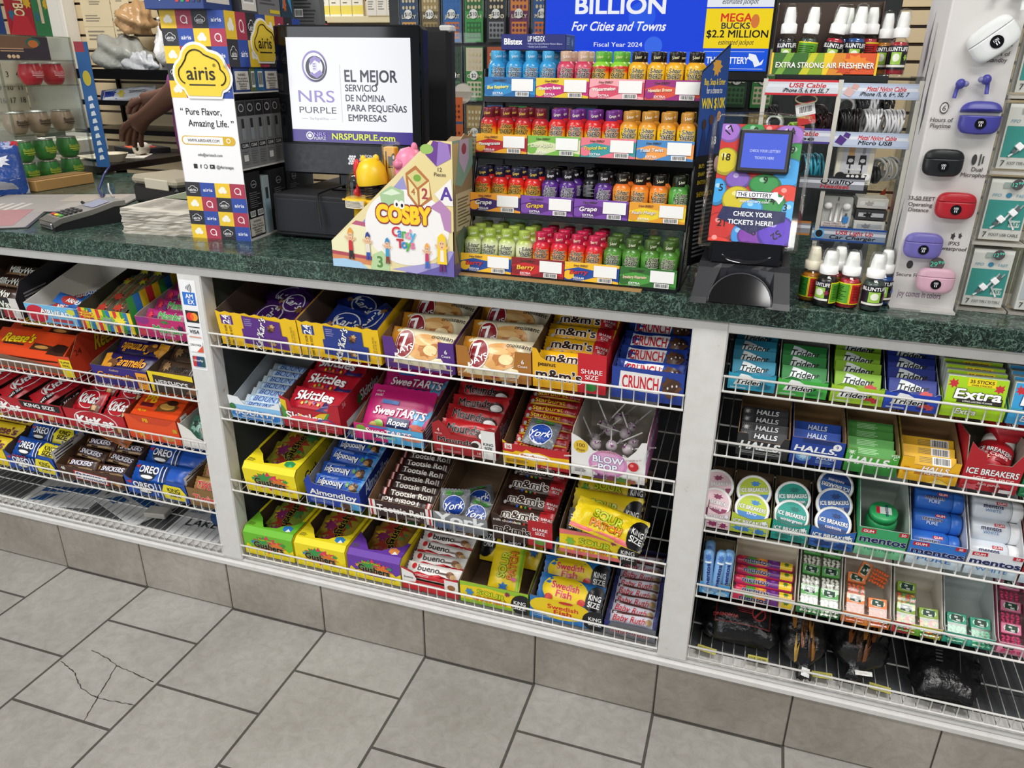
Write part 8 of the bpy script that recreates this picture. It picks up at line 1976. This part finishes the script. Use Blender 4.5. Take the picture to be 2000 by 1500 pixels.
# ---------------------------------------------------------------- behind the counter
PINE = M('e4e0d6', 'paint')
m = MB(); m.box(-1.945, -1.775, 2.12, 2.2, 0, 2.75, PINE, .004); m.box(-1.80, -1.772, 2.108, 2.125, 0, 2.75, PINE, .003); struct(m.build('trim_1'))
m = MB(); m.tube([(-1.752, 2.185, .02 * i) for i in range(76)], .012, M('d8ccb0', 'paint'), 8)
for k in range(2):
    m.tube([(-1.752 + .011 * cos(a + pi * k), 2.185 + .011 * sin(a + pi * k), .02 + a * .0075) for a in [i * .5 for i in range(400)]], .0075, M('ece2cc', 'paint'), 5)
struct(m.build('trim_2'))
m = MB(); m.box(-2.12, -1.948, 2.14, 2.19, 0, 2.75, M('1f3a34', 'gl')); struct(m.build('trim_3'))
for i, (x, z, w, h) in enumerate(((-1.735, 1.53, .2, .32), (-1.53, 1.53, .12, .34))):
    m = MB(); m.box(0, w, 0, .002, 0, h, M('d8c8a4')); m.sheet(FRONT(0, -.0003, 0), w, h, [('x', .1, .1, .9, .28, 3, '8a8070'), ('x', .1, .4, .7, .52, 3, '8a8070'), ('x', .3, .66, .8, .8, 4, '8a8070'), ('r', 0, .34, 1, .345, 'b0a080')])
    tag(m.build('wall_paper_sheet', None, TR(x, 2.196, z)), 'pinned paper sheet on the slat wall, %s' % ('wider one beside the white door frame' if i == 0 else 'narrower one nearer the bags'), 'paper')
# wall rack with bags
wr_ = empty('wall_rack', (-1.0, 2.19, 1.0)); tag(wr_, 'black metal rack hung on the slat wall, holding bags and papers', 'rack')
BM = M('141518', 'met')
def wp(n, fn):
    q = MB(); q.M = TR(1.0, -2.19, -1.0); fn(q); q.build(n, wr_)
for x in (-1.57, -1.1, -.62):
    wp('upright', lambda q: q.box(x, x + .014, 2.178, 2.196, .95, 1.55, BM))
for z in (1.395, 1.27, 1.13):
    wp('shelf', lambda q: (q.box(-1.58, -.6, 1.86, 2.178, z, z + .008, BM), q.box(-1.58, -.6, 1.85, 1.86, z - .012, z + (.035 if z > 1.3 else .012), BM)))
def lump(name, X, rx, ry, rz, c, k, lab, cat, seed, a=.14, base=None, print_=None):
    rs2 = random.Random(seed)
    ph = [rs2.uniform(0, 6) for _ in range(8)]
    vs, fs, nu, nv = [], [], 44, 28
    for j in range(nv + 1):
        t2 = pi * j / nv
        for i in range(nu):
            p2 = 2 * pi * i / nu
            d = Vector((sin(t2) * cos(p2), sin(t2) * sin(p2), -cos(t2)))
            l = 1 + a * (sin(3 * d.x * 2 + ph[0]) * cos(3 * d.y + ph[1]) + .7 * sin(7 * d.z + ph[2] + 4 * d.x) + .5 * sin(9 * d.x + 8 * d.y + ph[3])) + rs2.uniform(-.03, .03) - .05 * abs(sin(9 * d.x + 5 * d.z + ph[4])) * abs(sin(10 * d.y - 6 * d.z + ph[5]))
            z = max(d.z * rz * l, -rz * .8)
            vs.append((d.x * rx * l, d.y * ry * l, z + rz * .8))
    fs = [(j * nu + i, j * nu + (i + 1) % nu, (j + 1) * nu + (i + 1) % nu, (j + 1) * nu + i) for j in range(nv) for i in range(nu)]
    q = MB(); q.add(vs, fs, M(c, k), True)
    return tag(q.build(name, None, X), lab, cat)
lump('plastic_bag', TR(-1.31, 2.0, 1.405), .16, .12, .105, '8f9089', 'crk', 'grey translucent plastic bag stuffed full on the wall rack', 'bag', 1)
lump('paper_bag', TR(-1.22, 2.02, 1.595), .1, .09, .08, 'a8855c', 'crk', 'crumpled brown paper bag resting on the grey plastic bag', 'bag', 2)
lump('plastic_bag', TR(-1.02, 2.03, 1.405), .085, .1, .135, 'd4d4d2', 'crk', 'white plastic bag on the wall rack, right of the grey one', 'bag', 3, .2)
lump('plastic_bag', TR(-.8, 2.02, 1.405), .1, .11, .17, 'c4c2bc', 'crk', 'tall pale plastic bag at the right end of the wall rack', 'bag', 4, .2)
lump('zip_bag', TR(-1.13, 1.91, 1.405), .09, .03, .06, 'b0b2b6', 'crk', 'small clear zip bag leaning in front of the white plastic bag', 'bag', 5, .2)
q = pouch('chip_bag', .34, .08, .05, 'c8ccd4', [('p', [(0, 0), (.42, 0), (.36, .6), (.4, 1), (0, 1)], '2a3f9a'), ('s', .46, .45, .08, .3, 6, 'c8b84a'), ('x', .6, .4, .9, .6, 2, '444')], 'lr', 'crk', 7)
put(q, TR(-1.27, 1.93, 1.305) @ RX(60) @ RZ(6), 'blue and white flat snack bag lying on the lower wall rack shelf', 'bag')
for i, (x, y, z, c) in enumerate(((-.98, 1.95, 1.2795, 'd4d0c8'), (-.96, 1.94, 1.2865, 'b8a890'))):
    m = MB(); m.box(-.12, .12, -.08, .08, 0, .006, M(c)); tag(m.build('envelope', None, TR(x, y, z) @ RZ(8 * i)), '%s envelope lying on the lower wall rack shelf' % ('white', 'brown')[i], 'envelope')
# desk
dk = empty('back_desk', TR(-.85, 1.2, 0)); tag(dk, 'narrow black desk behind the counter with papers piled on it', 'desk')
m = MB(); m.box(-.36, .36, -.3, .34, 1.07, 1.098, M('1c1814', 'pl'), .003); m.build('top', dk)
for x in (-.33, .33):
    for y in (-.165, .31):
        m = MB(); m.box(x - .014, x + .014, y - .014, y + .014, 0, 1.07, BM); m.build('leg', dk)
def paper(x, y, w, d, z, rz, c, n, lab, items=(), h=.004):
    m = MB(); m.box(-w / 2, w / 2, -d / 2, d / 2, 0, h, M(c)); m.sheet(TOP(-w / 2, -d / 2, h + .0003), w, d, list(items) or [('x', .1, .1, .9, .9, n, '9a9488')])
    tag(m.build('paper', None, TR(x, y, z) @ RZ(rz)), lab, 'paper')
paper(-.8, 1.03, .2, .15, 1.0985, 14, 'd4ccb8', 14, 'large cream paper with fine lines at the front of the back desk', h=.006)
paper(-.68, 1.1, .16, .13, 1.1048, -20, 'e0d8c4', 9, 'cream receipt sheet lying over the large cream paper')
paper(-.6, 1.2, .11, .16, 1.0985, 30, 'd8d4c8', 6, 'white folded paper at the right of the back desk')
paper(-1.05, 1.3, .24, .2, 1.0985, 4, 'd8d6cc', 8, 'white ream of paper at the back of the back desk', h=.05)
paper(-.72, 1.38, .2, .16, 1.0985, -24, '24262c', 3, 'black and orange magazine at the back of the back desk', [('p', [(.1, .2), (.6, .1), (.7, .3), (.2, .4)], 'd8582c'), ('s', .6, .65, .3, .24, 7, 'c8402c'), ('x', .1, .5, .4, .9, 3, 'd8c8b8')], .02)
m = MB(); m.lathe([(.04, 0), (.06, .03), (.062, .032), (.058, .03), (.038, .003), (0, .003)], M('cfc4a8', 'card'), 20); tag(m.build('paper_bowl', None, TR(-.56, 1.04, 1.0985)), 'round cream paper bowl on the back desk near the hand', 'bowl')
m = MB(); m.lathe([(0, 0), (.024, 0), (.024, .05), (.009, .05), (.009, .046)], M('ddd6c4'), 18); tag(m.build('paper_roll', None, TR(-.6, 1.27, 1.128) @ RX(90) @ RZ(0)), 'white receipt paper roll lying by the hand', 'paper roll')

# cashier
pe = empty('person', (-.27, 1.27, 0)); tag(pe, 'person in magenta shirt reaching over the back desk, mostly hidden by the checkered display', 'person')
def skin(name, chains, mt, sub=2):
    vs, es, rad_, roots = [], [], [], []
    ids = {}
    for ch_ in chains:
        pr_ = None
        for k_, (co, r) in enumerate(ch_):
            if co in ids:
                i_ = ids[co]
            else:
                i_ = len(vs); ids[co] = i_; vs.append(co); rad_.append(r)
                if k_ == 0:
                    roots.append(i_)
            if pr_ is not None:
                es.append((pr_, i_))
            pr_ = i_
    me = bpy.data.meshes.new(name); me.from_pydata(vs, es, [])
    o = bpy.data.objects.new(name, me); COL.objects.link(o)
    md = o.modifiers.new('skin', 'SKIN'); md.use_smooth_shade = True
    for i_, r in enumerate(rad_):
        r = r if isinstance(r, tuple) else (r, r)
        me.skin_vertices[0].data[i_].radius = r
    for i_ in roots:
        me.skin_vertices[0].data[i_].use_root = True
    s_ = o.modifiers.new('sub', 'SUBSURF'); s_.levels = s_.render_levels = sub
    me.materials.append(mt)
    o.parent = pe; o.matrix_parent_inverse = Matrix.Translation((.27, -1.27, 0))
    return o
cx, cy = -.25, 1.27
PEL = ((cx + .06, cy, .95), .12)
def hand(w, pm, tip, n, th_):
    "fingers rooted in the palm pm, towards tip; n spreads them; thumb to th_"
    w, pm, tip, n = map(Vector, (w, pm, tip, n))
    n.normalize()
    out_ = []
    for i, (L, r) in enumerate(((.95, .0135), (1.06, .0142), (1.02, .0138), (.84, .0125))):
        b0 = pm - (tip - pm) * .12 + n * ((i - 1.5) * .0185)
        d = (tip - pm) * L + n * ((i - 1.5) * .006)
        sag = Vector((.0, 0, -.006))
        out_.append([(tuple(b0), r), (tuple(b0 + d * .38), r), (tuple(b0 + d * .72 + sag), r * .92), (tuple(b0 + d + sag * 3 + Vector((.008, 0, 0))), r * .75)])
    t0 = w + (pm - w) * .35
    t1 = Vector(th_)
    out_.append([(tuple(t0 + n * -.02), .015), (tuple(t0 + (t1 - t0) * .5 + n * -.016), .014), (tuple(t1), .011)])
    return out_
SK = M('5a3a2c', 'skin')
LW_, LP, LT = (-.454, 1.13, 1.262), (-.512, 1.13, 1.222), (-.556, 1.135, 1.158)
RW_, RP, RT = (-.616, 1.37, 1.322), (-.672, 1.37, 1.305), (-.722, 1.365, 1.252)
body = [[PEL, ((cx + .02, cy, 1.14), (.12, .1)), ((cx, cy, 1.32), (.14, .1)), ((cx - .02, cy, 1.44), (.06, .06)), ((cx - .05, cy, 1.51), (.05, .05)), ((cx - .075, cy, 1.6), (.076, .09)), ((cx - .085, cy, 1.69), (.06, .075))],
        [((cx, cy, 1.32), .1), ((cx - .0, cy - .15, 1.39), .055), ((-.29, 1.12, 1.35), .043), (LW_, (.027, .031)), (LP, (.032, .05))],
        [((cx, cy, 1.32), .1), ((cx - .0, cy + .15, 1.39), .055), ((-.42, 1.4, 1.37), .043), (RW_, (.026, .03)), (RP, (.031, .049))],
        [PEL, ((cx + .04, cy - .09, .86), .085), ((cx + .0, cy - .1, .48), .058), ((cx + .05, cy - .1, .08), .04), ((cx - .09, cy - .1, .035), .035)],
        [PEL, ((cx + .04, cy + .09, .86), .085), ((cx + .0, cy + .1, .48), .058), ((cx + .05, cy + .1, .08), .04), ((cx - .09, cy + .1, .035), .035)]]
body += hand(LW_, LP, LT, (.57, .52, -.35), (-.555, 1.1, 1.2)) + hand(RW_, RP, RT, (.57, .6, -.3), (-.72, 1.34, 1.285))
skin('body', body, SK)
skin('shirt', [[((cx + .05, cy, .98), (.15, .135)), ((cx - .0, cy, 1.14), (.155, .135)), ((cx - .01, cy, 1.32), (.165, .115)), ((cx - .02, cy, 1.42), (.085, .08))], [((cx - .01, cy, 1.32), .12), ((cx, cy - .15, 1.39), .075), ((-.285, 1.125, 1.355), .06)], [((cx - .01, cy, 1.32), .12), ((cx, cy + .15, 1.39), .075), ((-.36, 1.41, 1.375), .06)]], M('8a3a7c', 'cloth'))
skin('trousers', [[((cx + .06, cy, .95), .145), ((cx + .04, cy - .09, .86), .1), ((cx, cy - .1, .48), .075), ((cx + .05, cy - .1, .1), .06)], [((cx + .06, cy, .95), .145), ((cx + .04, cy + .09, .86), .1), ((cx, cy + .1, .48), .075), ((cx + .05, cy + .1, .1), .06)]], M('1c2230', 'cloth'))
m = MB(); m.M = TR(.27, -1.27, 0); m.ball((cx - .06, cy, 1.655), .098, .088, .085, M('141110', 'cloth'), 18, 12); m.build('hair', pe)
m = MB(); m.M = TR(.27, -1.27, 0)
m.ball((cx - .165, cy, 1.595), .016, .013, .02, SK)
for s in (-1, 1):
    m.ball((cx - .15, cy + s * .032, 1.62), .008, .012, .007, M('e8e4e0', 'pl')); m.ball((cx - .1555, cy + s * .032, 1.62), .004, .005, .005, M('1a1210', 'pl')); m.ball((cx - .07, cy + s * .088, 1.605), .02, .008, .03, SK)
m.ball((cx - .148, cy, 1.553), .008, .024, .006, M('7a3c38', 'skin')); m.build('face', pe)

# clear drink case at the left
dc = empty('drink_case', (-.6, .72, ZC)); tag(dc, 'clear acrylic tiered case of round drink cups at the left end of the counter', 'display case')
AC2 = clear('case_clear', 'fdfefd', .1)
def dp(n, fn):
    q = MB(); q.M = TR(.6, -.72, -ZC); fn(q); q.build(n, dc)
dp('back_sheet', lambda q: q.box(-.724, -.7215, .56, .86, ZC + .002, 1.542, M('d8d6d0')))
dp('white_sheet', lambda q: q.box(-.72, -.475, .862, .864, 1.235, 1.54, M('d8d5cc')))
dp('front_sheet', lambda q: q.box(-.472, -.469, .56, .86, ZC + .002, 1.542, AC2))
for y in (.56, .858):
    dp('side_sheet', lambda q: q.box(-.72, -.472, y, y + .003, ZC + .002, 1.542, AC2)); dp('edge_strip', lambda q: q.box(-.474, -.468, y - .002, y + .004, ZC + .002, 1.542, EDG))
for z in (ZC + .002, 1.23, 1.385, 1.465, 1.54):
    dp('shelf', lambda q: (q.box(-.72, -.47, .56, .86, z, z + .003, AC2), q.box(-.473, -.4685, .56, .86, z, z + .004, EDG)))
CG = frame((-.72, .563, 1.24), (0, 1, 0), (0, 0, 1))
m = MB(); m.slab([(0, 0), (.295, 0), (.295, .22), (0, .22)], CG, .002, M('e0d8c4')); its = []
for r in range(3):
    for c in range(7):
        nn = r * 7 + c - 2
        if nn > 0:
            its.append(('t', str(nn), .08 + .14 * c, .82 - .2 * r, .09, '3a3630', {'b': .8}))
m.sheet(CG, .295, .22, [('r', .5, .54, .62, .7, 'd8cc7a'), ('r', 0, 0, .2, .3, 'a83848')] + its + [('x', .1, .05, .9, .25, 2, 'b0a898')])
tag(m.build('calendar'), 'paper month calendar seen through the clear drink case', 'calendar')
m = MB(); F = RIGHT(-.4675, .562, 1.467); m.slab([(0, 0), (.2, 0), (.2, .072), (0, .072)], F, .002, M('3a3440')); m.sheet(F, .2, .072, [('r', 0, .5, .7, 1, '7a5c48'), ('e', .7, .75, .14, .2, '2a6a5a'), ('e', .7, .7, .1, .16, 'c8743c')] + [('e', .2 + .08 * i, .15, .035, .08, 'e8c8a0') for i in range(3)] + [('x', .06, .3, .5, .5, 2, 'c8a080')]); tag(m.build('photo_card'), 'dark printed photo card across the top of the clear drink case', 'card')
def cup(c, top, ink):
    o = empty('drink_cup')
    q = MB(); q.lathe([(0, 0), (.022, 0), (.03, .008), (.038, .03), (.038, .042), (.031, .064), (.03, .068)], M(c, 'film'), 22)
    q.sheet(RIGHT(.038, -.03, .022), .06, .03, [('t', 'BuzzBallz', .5, .65, .36, ink, {'b': 2, 'w': .8}), ('r', .1, .25, .9, .38, ink), ('x', .25, .02, .75, .18, 2, ink)], warp=lambda x, y: (.0385 * sin((x - .03) / .0385) + .03, y, .0385 * cos((x - .03) / .0385) - .0375), k='film'); q.build('cup', o)
    q = MB(); q.lathe([(.03, .066), (.032, .067), (.032, .071), (.029, .071), (.028, .069), (0, .069)], M('c0c0bc', 'met'), 22); q.build('can_lid', o)
    o['used'] = 0
    return o
gc, bc_, rc_ = cup('2f8a3c', 0, 'c8d84a'), cup('a08a74', 0, '3a2c24'), cup('c01c34', 0, 'f0a8b0')
for i, y in enumerate((.61, .7, .8)):
    for k in range(2):
        put(gc, TR(-.515, y, ZC + .0055 + .0725 * k) , 'green drink cup, %s in the %s layer of the clear case floor' % (('nearest', 'middle', 'farthest')[i], ('lower', 'upper')[k]), 'drink cup', 'drink cups in the clear case')
    put(bc_, TR(-.515, y, 1.2335), 'brown drink cup, %s on the shelf above the green cups' % ('nearest', 'middle', 'farthest')[i], 'drink cup', 'drink cups in the clear case')
for i, y in enumerate((.71, .8)):
    put(rc_, TR(-.515, y, 1.3885), 'red drink cup, %s of two high in the clear case' % ('nearer', 'farther')[i], 'drink cup', 'drink cups in the clear case')
m = MB(); F = frame((-.466, .868, 1.1), (1, .25, 0), (0, 0, 1)); m.slab([(0, 0), (.05, 0), (.05, .43), (0, .43)], F, .002, M('2a62a0')); m.sheet(F, .05, .43, [('r', 0, .92, .7, 1, 'a83848'), ('e', .5, .72, .3, .06, 'c8b83a'), *[('p', [(.3, .06 + .06 * i), (.7, .07 + .06 * i), (.6, .105 + .06 * i), (.35, .095 + .06 * i)], 'dfe8f0') for i in range(9)]]); tag(m.build('blue_banner'), 'narrow blue vertical banner at the far edge of the clear drink case', 'banner')
m = MB(); m.box(-.44, -.36, .5, .74, 0, .035, M('b48c54'), .002); m.box(-.432, -.368, .508, .732, .0355, .037, M('8a6838')); tag(m.build('kraft_box', None, TR(-.0, 0, ZC + .0003)), 'low brown cardboard box in front of the clear drink case', 'box')
for i, (y, w, c, t_) in enumerate(((.56, .08, '1f3f7c', ''), (.655, .1, 'a82030', 'BEATBOX'), (.76, .06, '2f7a4c', ''))):
    m = MB(); F = RIGHT(-.5, y, 1.5435); m.slab([(0, 0), (w, 0), (w, .2), (0, .2)], F, .003, M(c)); m.sheet(F, w, .2, [('s', .2, .7, .2, .1, 7, '3a9a5c'), ('s', .85, .5, .2, .1, 7, 'd8b02c'), ('s', .2, .3, .16, .1, 7, '2f6a8c')] + ([('r', .3, 0, .7, 1, 'b82434'), ('t', t_, .5, .5, .2, 'f0d8a8', {'b': 2, 'r': -90, 'w': 1.3, 'o': '241018'}), ('p', [(0, 0), (1, 0), (.75, .3), (.25, .3)], 'c02838')] if t_ else [('r', .4, .2, .6, .8, 'd8c8a8')])); tag(m.build('drink_card', None), '%s bright drink card standing on the clear drink case' % ('blue', 'red lettered', 'green')[i], 'card')

# cigarette shelf and wall papers
m = MB(); m.box(-.24, .3, 1.95, 2.18, 1.64, 1.668, M('d8cca4', 'paint'), .002); m.box(-.24, .3, 1.96, 2.18, 1.3, 1.5, M('1c1a1c')); m.box(-.24, -.22, 1.96, 2.18, 1.5, 1.64, M('2a2622')); m.box(.28, .3, 1.96, 2.18, 1.5, 1.64, M('2a2622')); tag(m.build('cigarette_shelf'), 'cream wall shelf above the customer monitor, stocked with yellow packs', 'shelf')
for i in range(5):
    box_item('cigarette_pack', TR(-.16 + .058 * i, 1.97, 1.6683), .055, .022, .088, 'ece6d4', [('r', 0, .1, 1, .5, 'e8d45a'), ('p', [(0, 1), (1, 1), (.5, .7)], 'f4f2ea'), ('x', .2, .55, .8, .66, 1, '6a5c30')], 'yellow and white cigarette pack, %s from left on the cream wall shelf' % ORD[i], 'cigarette pack')['group'] = 'cigarette packs on the cream shelf'
for i in range(3):
    o = empty('lighter', TR(-.12 + .03 * i, 1.9, 1.575)); tag(o, 'red and white lighter, %s from left under the cream wall shelf' % ORD[i], 'lighter', 'lighters under the cream shelf')
    m = MB(); m.box(-.011, .011, -.006, .006, 0, .06, M(('c82030', 'd86a6a', 'd02848')[i], 'pl'), .003); m.box(-.011, .011, -.0065, .0065, 0, .03, M('e4e0dc')); m.build('body', o); m = MB(); m.box(-.009, .009, -.006, .006, .06, .072, M('3a3a3c', 'met'), .002); m.build('metal_top', o)
m = MB(); m.box(-.19, -.03, 1.875, 1.95, 1.565, 1.5745, M('8a2028')); tag(m.build('lighter_tray'), 'red tray carrying the lighters under the cream wall shelf', 'tray')
for i in range(3):
    for k in range(2):
        m = MB(); m.box(0, .048, 0, .002, 0, .09, M('dcd8cc')); m.sheet(FRONT(0, -.0003, 0), .048, .09, [('x', .15, .2, .85, .85, 6, '8a857a')])
        tag(m.build('notice', None, TR(.13 + .05 * i, 1.945, 1.67 + .0925 * k)), 'small white notice, %s from left in the %s row beside the yellow packs' % (ORD[i], ('lower', 'upper')[k]), 'notice', 'notices beside the yellow packs')

# ticket wall
tb = empty('ticket_board', (1.3, 1.34, 0)); tag(tb, 'dark board of clear lottery ticket dispensers behind the counter', 'board')
m = MB(); m.box(-.76, .95, 0, .05, .85, 1.85, M('23272a')); m.build('panel', tb)
m = MB(); m.box(-.76, .95, -.05, .35, 0, .85, M('1c1d20')); m.build('cabinet', tb)
TK = (('2a4a70', 'd8a048', '10'), ('6a5c3c', 'a8905c', '10'), ('2a6ab0', 'c87038', '10'), ('3a9a48', '2a6a34', '10'), ('2a2c30', '8a8e94', '10'), ('6a2c5c', 'e08a3c', '10'), ('2a5a98', 'd8702c', '10'), ('2f4a38', '4a7a50', '1'), ('3a8a44', 'd8ccb0', '2'), ('b85a30', 'e8b070', '5'), ('2a8ab0', 'e0b048', '5'), ('c89a50', '9a3a2c', '2'))
for row, z in enumerate((1.545, 1.35, 1.155)):
    for k in range(-2, 14):
        if row == 0 and k > 5:
            continue
        c, c2, pr_ = TK[(k + 2 + row * 5) % 12] if row else TK[(k + 2) % 7]
        x = .793 + .0835 * k - .034
        o = empty('ticket_dispenser', TR(x, 1.335, z))
        tag(o, 'scratch ticket dispenser, %s column from left, %s row of the board' % (ORD[k + 2], ('top', 'middle', 'bottom')[row]), 'ticket dispenser', 'ticket dispensers on the board')
        m = MB(); F = FRONT(0, -.012, 0); m.slab([(0, 0), (.068, 0), (.068, .18), (0, .18)], F, .002, M(c))
        its = [('r', .04, .55, .96, .98, c2 if k % 2 else c), ('r', .1, .06, .9, .36, c2), ('t', ('JACKPOT', 'CASH', '$200', 'LUCKY', 'MILLION')[k % 5], .5, .46, .07, 'f0e8c8', {'b': 2, 'w': .8, 'o': '1c1c20'})]
        for a in range(4):
            for b in range(3):
                its += [('e', .2 + .2 * a, .12 + .09 * b, .07, .03, c, 10), ('e', .2 + .2 * a, .62 + .12 * b, .07, .035, 'd8c8a0' if k % 3 else c, 8)]
        m.sheet(F, .068, .18, its); m.build('ticket_strip', o)
        m = MB(); m.box(-.004, .072, -.016, -.0145, -.004, .03, AC2); m.box(-.005, -.001, -.016, 0, -.004, .184, AC2); m.box(.069, .073, -.016, 0, -.004, .184, AC2); m.build('clear_front', o)
        m = MB(); Z = frame((.034, -.0175, .09 if row == 0 else .085), (1, 0, 0), (0, 0, 1)); m.lathe([(0, .001), (.0155, .001), (.0155, 0)], M('f2f2ee'), 20, Z, False); m.sheet(FRONT(.0185, -.0187, .0745 if row == 0 else .0695), .031, .031, [('t', '$' + pr_, .5, .5, .42, '222', {'b': 1})]); m.build('price_sticker', o)
tv = empty('lottery_screen', TR(1.592, .78, ZC) @ RZ(4)); tag(tv, 'wide lottery advertising screen lit blue and yellow on a post behind the rack', 'screen')
m = MB(); m.box(-.302, .302, 0, .03, .372, .735, M('141518', 'pl'), .004); m.build('housing', tv)
m = MB(); m.box(-.03, .03, .03, .05, 0, .5, M('101114', 'pl')); m.box(-.1, .1, -.05, .1, 0, .012, M('101114', 'pl'), .003); m.build('stand', tv)
m = MB(); w, h = .592, .33; F = FRONT(-w / 2, -.0006, .398); m.add([(0, 0, 0), (w, 0, 0), (w, h, 0), (0, h, 0)], [(0, 1, 2, 3)], M('1c46e0', 'emit'), False, F)
m.sheet(F, w, h, [('e', .44, .4, .06, .1, '2a5cea'), ('e', .5, .18, .04, .07, '3a6cec'), ('r', 0, 0, .7, .14, '2e62ee'), ('t', 'BILLION', .34, .48, .125, 'f4f6fc', {'b': 2.6, 'w': .4}), ('t', 'For Cities and Towns', .34, .327, .07, 'f4f6fc', {'b': 1.8, 'sh': .3, 'w': .42}), ('t', 'Fiscal Year 2024', .34, .19, .036, 'f0f4fc', {'b': .6, 'w': .22}), ('r', .72, .46, 1, 1, 'e8ecf4'), ('t', 'estimated jackpot', .86, .503, .04, '333', {'sh': .2, 'w': .15}), ('r', .72, .165, 1, .45, 'f6d81c'), ('t', 'MEGA', .85, .388, .06, 'd83a24', {'b': 2.4, 'w': .13}), ('t', 'BUCKS', .85, .33, .045, '3a3a40', {'b': 2.2, 'w': .12}), ('e', .93, .36, .018, .05, 'd87a3c'), ('t', '$2.2 MILLION', .86, .272, .055, '1c1c20', {'b': 2, 'w': .26}), ('t', 'estimated jackpot', .86, .212, .04, '333', {'b': .6, 'sh': .2, 'w': .15}), ('r', .72, .0, 1, .155, '1f5ae0'), ('r', .725, .015, .985, .018, 'f0f4fc'), ('r', .725, .14, .985, .143, 'f0f4fc'), ('t', 'THE LOTTERY', .83, .08, .05, 'f4f6fc', {'b': 2.4, 'w': .18}), ('p', [(.92, .13), (.95, .12), (.97, .06), (.985, .09), (.98, .05), (.95, .03), (.94, .07), (.92, .09)], 'f0f4fc')], k='emit'); m.build('screen', tv)
th_ = empty('ticket_holder', TR(1.0, .83, ZC)); tag(th_, 'clear upright holder of orange tickets behind the customer monitor', 'ticket holder')
m = MB(); m.box(-.035, .05, 0, .05, 0, .33, AC2, .002); m.lathe([(0, 0), (.03, 0), (.03, .003)], M('dcd8cc'), 20, frame((.012, .03, .325), (1, 0, 0), (0, 0, 1)), False); m.build('case', th_)
for i in range(4):
    m = MB(); m.box(-.03, .018, .012, .014, .01 + .078 * i, .08 + .078 * i, M('e0703c')); m.sheet(FRONT(-.03, .0117, .01 + .078 * i), .048, .07, [('r', 0, .8, .4, 1, '4a2a6c')] + [('e', .25 + .25 * a, .2 + .22 * b, .08, .06, '7a3418', 8) for a in range(3) for b in range(3)]); m.build('ticket', th_)
q = pouch('snack_bag', .14, .17, .06, '24468c', [('p', [(0, 0), (1, 0), (1, .3), (0, .45)], '8a8c94'), ('p', [(0, .8), (1, .9), (1, 1), (0, 1)], 'c02c38'), ('s', .5, .6, .3, .14, 9, 'd8dce4')], 'tb', 'crk', 21)
put(q, TR(-.42, .43, ZC + .08) @ RZ(55) @ RX(68), 'blue and red snack bag leaning at the near side of the clear drink case', 'bag')
cleanup()
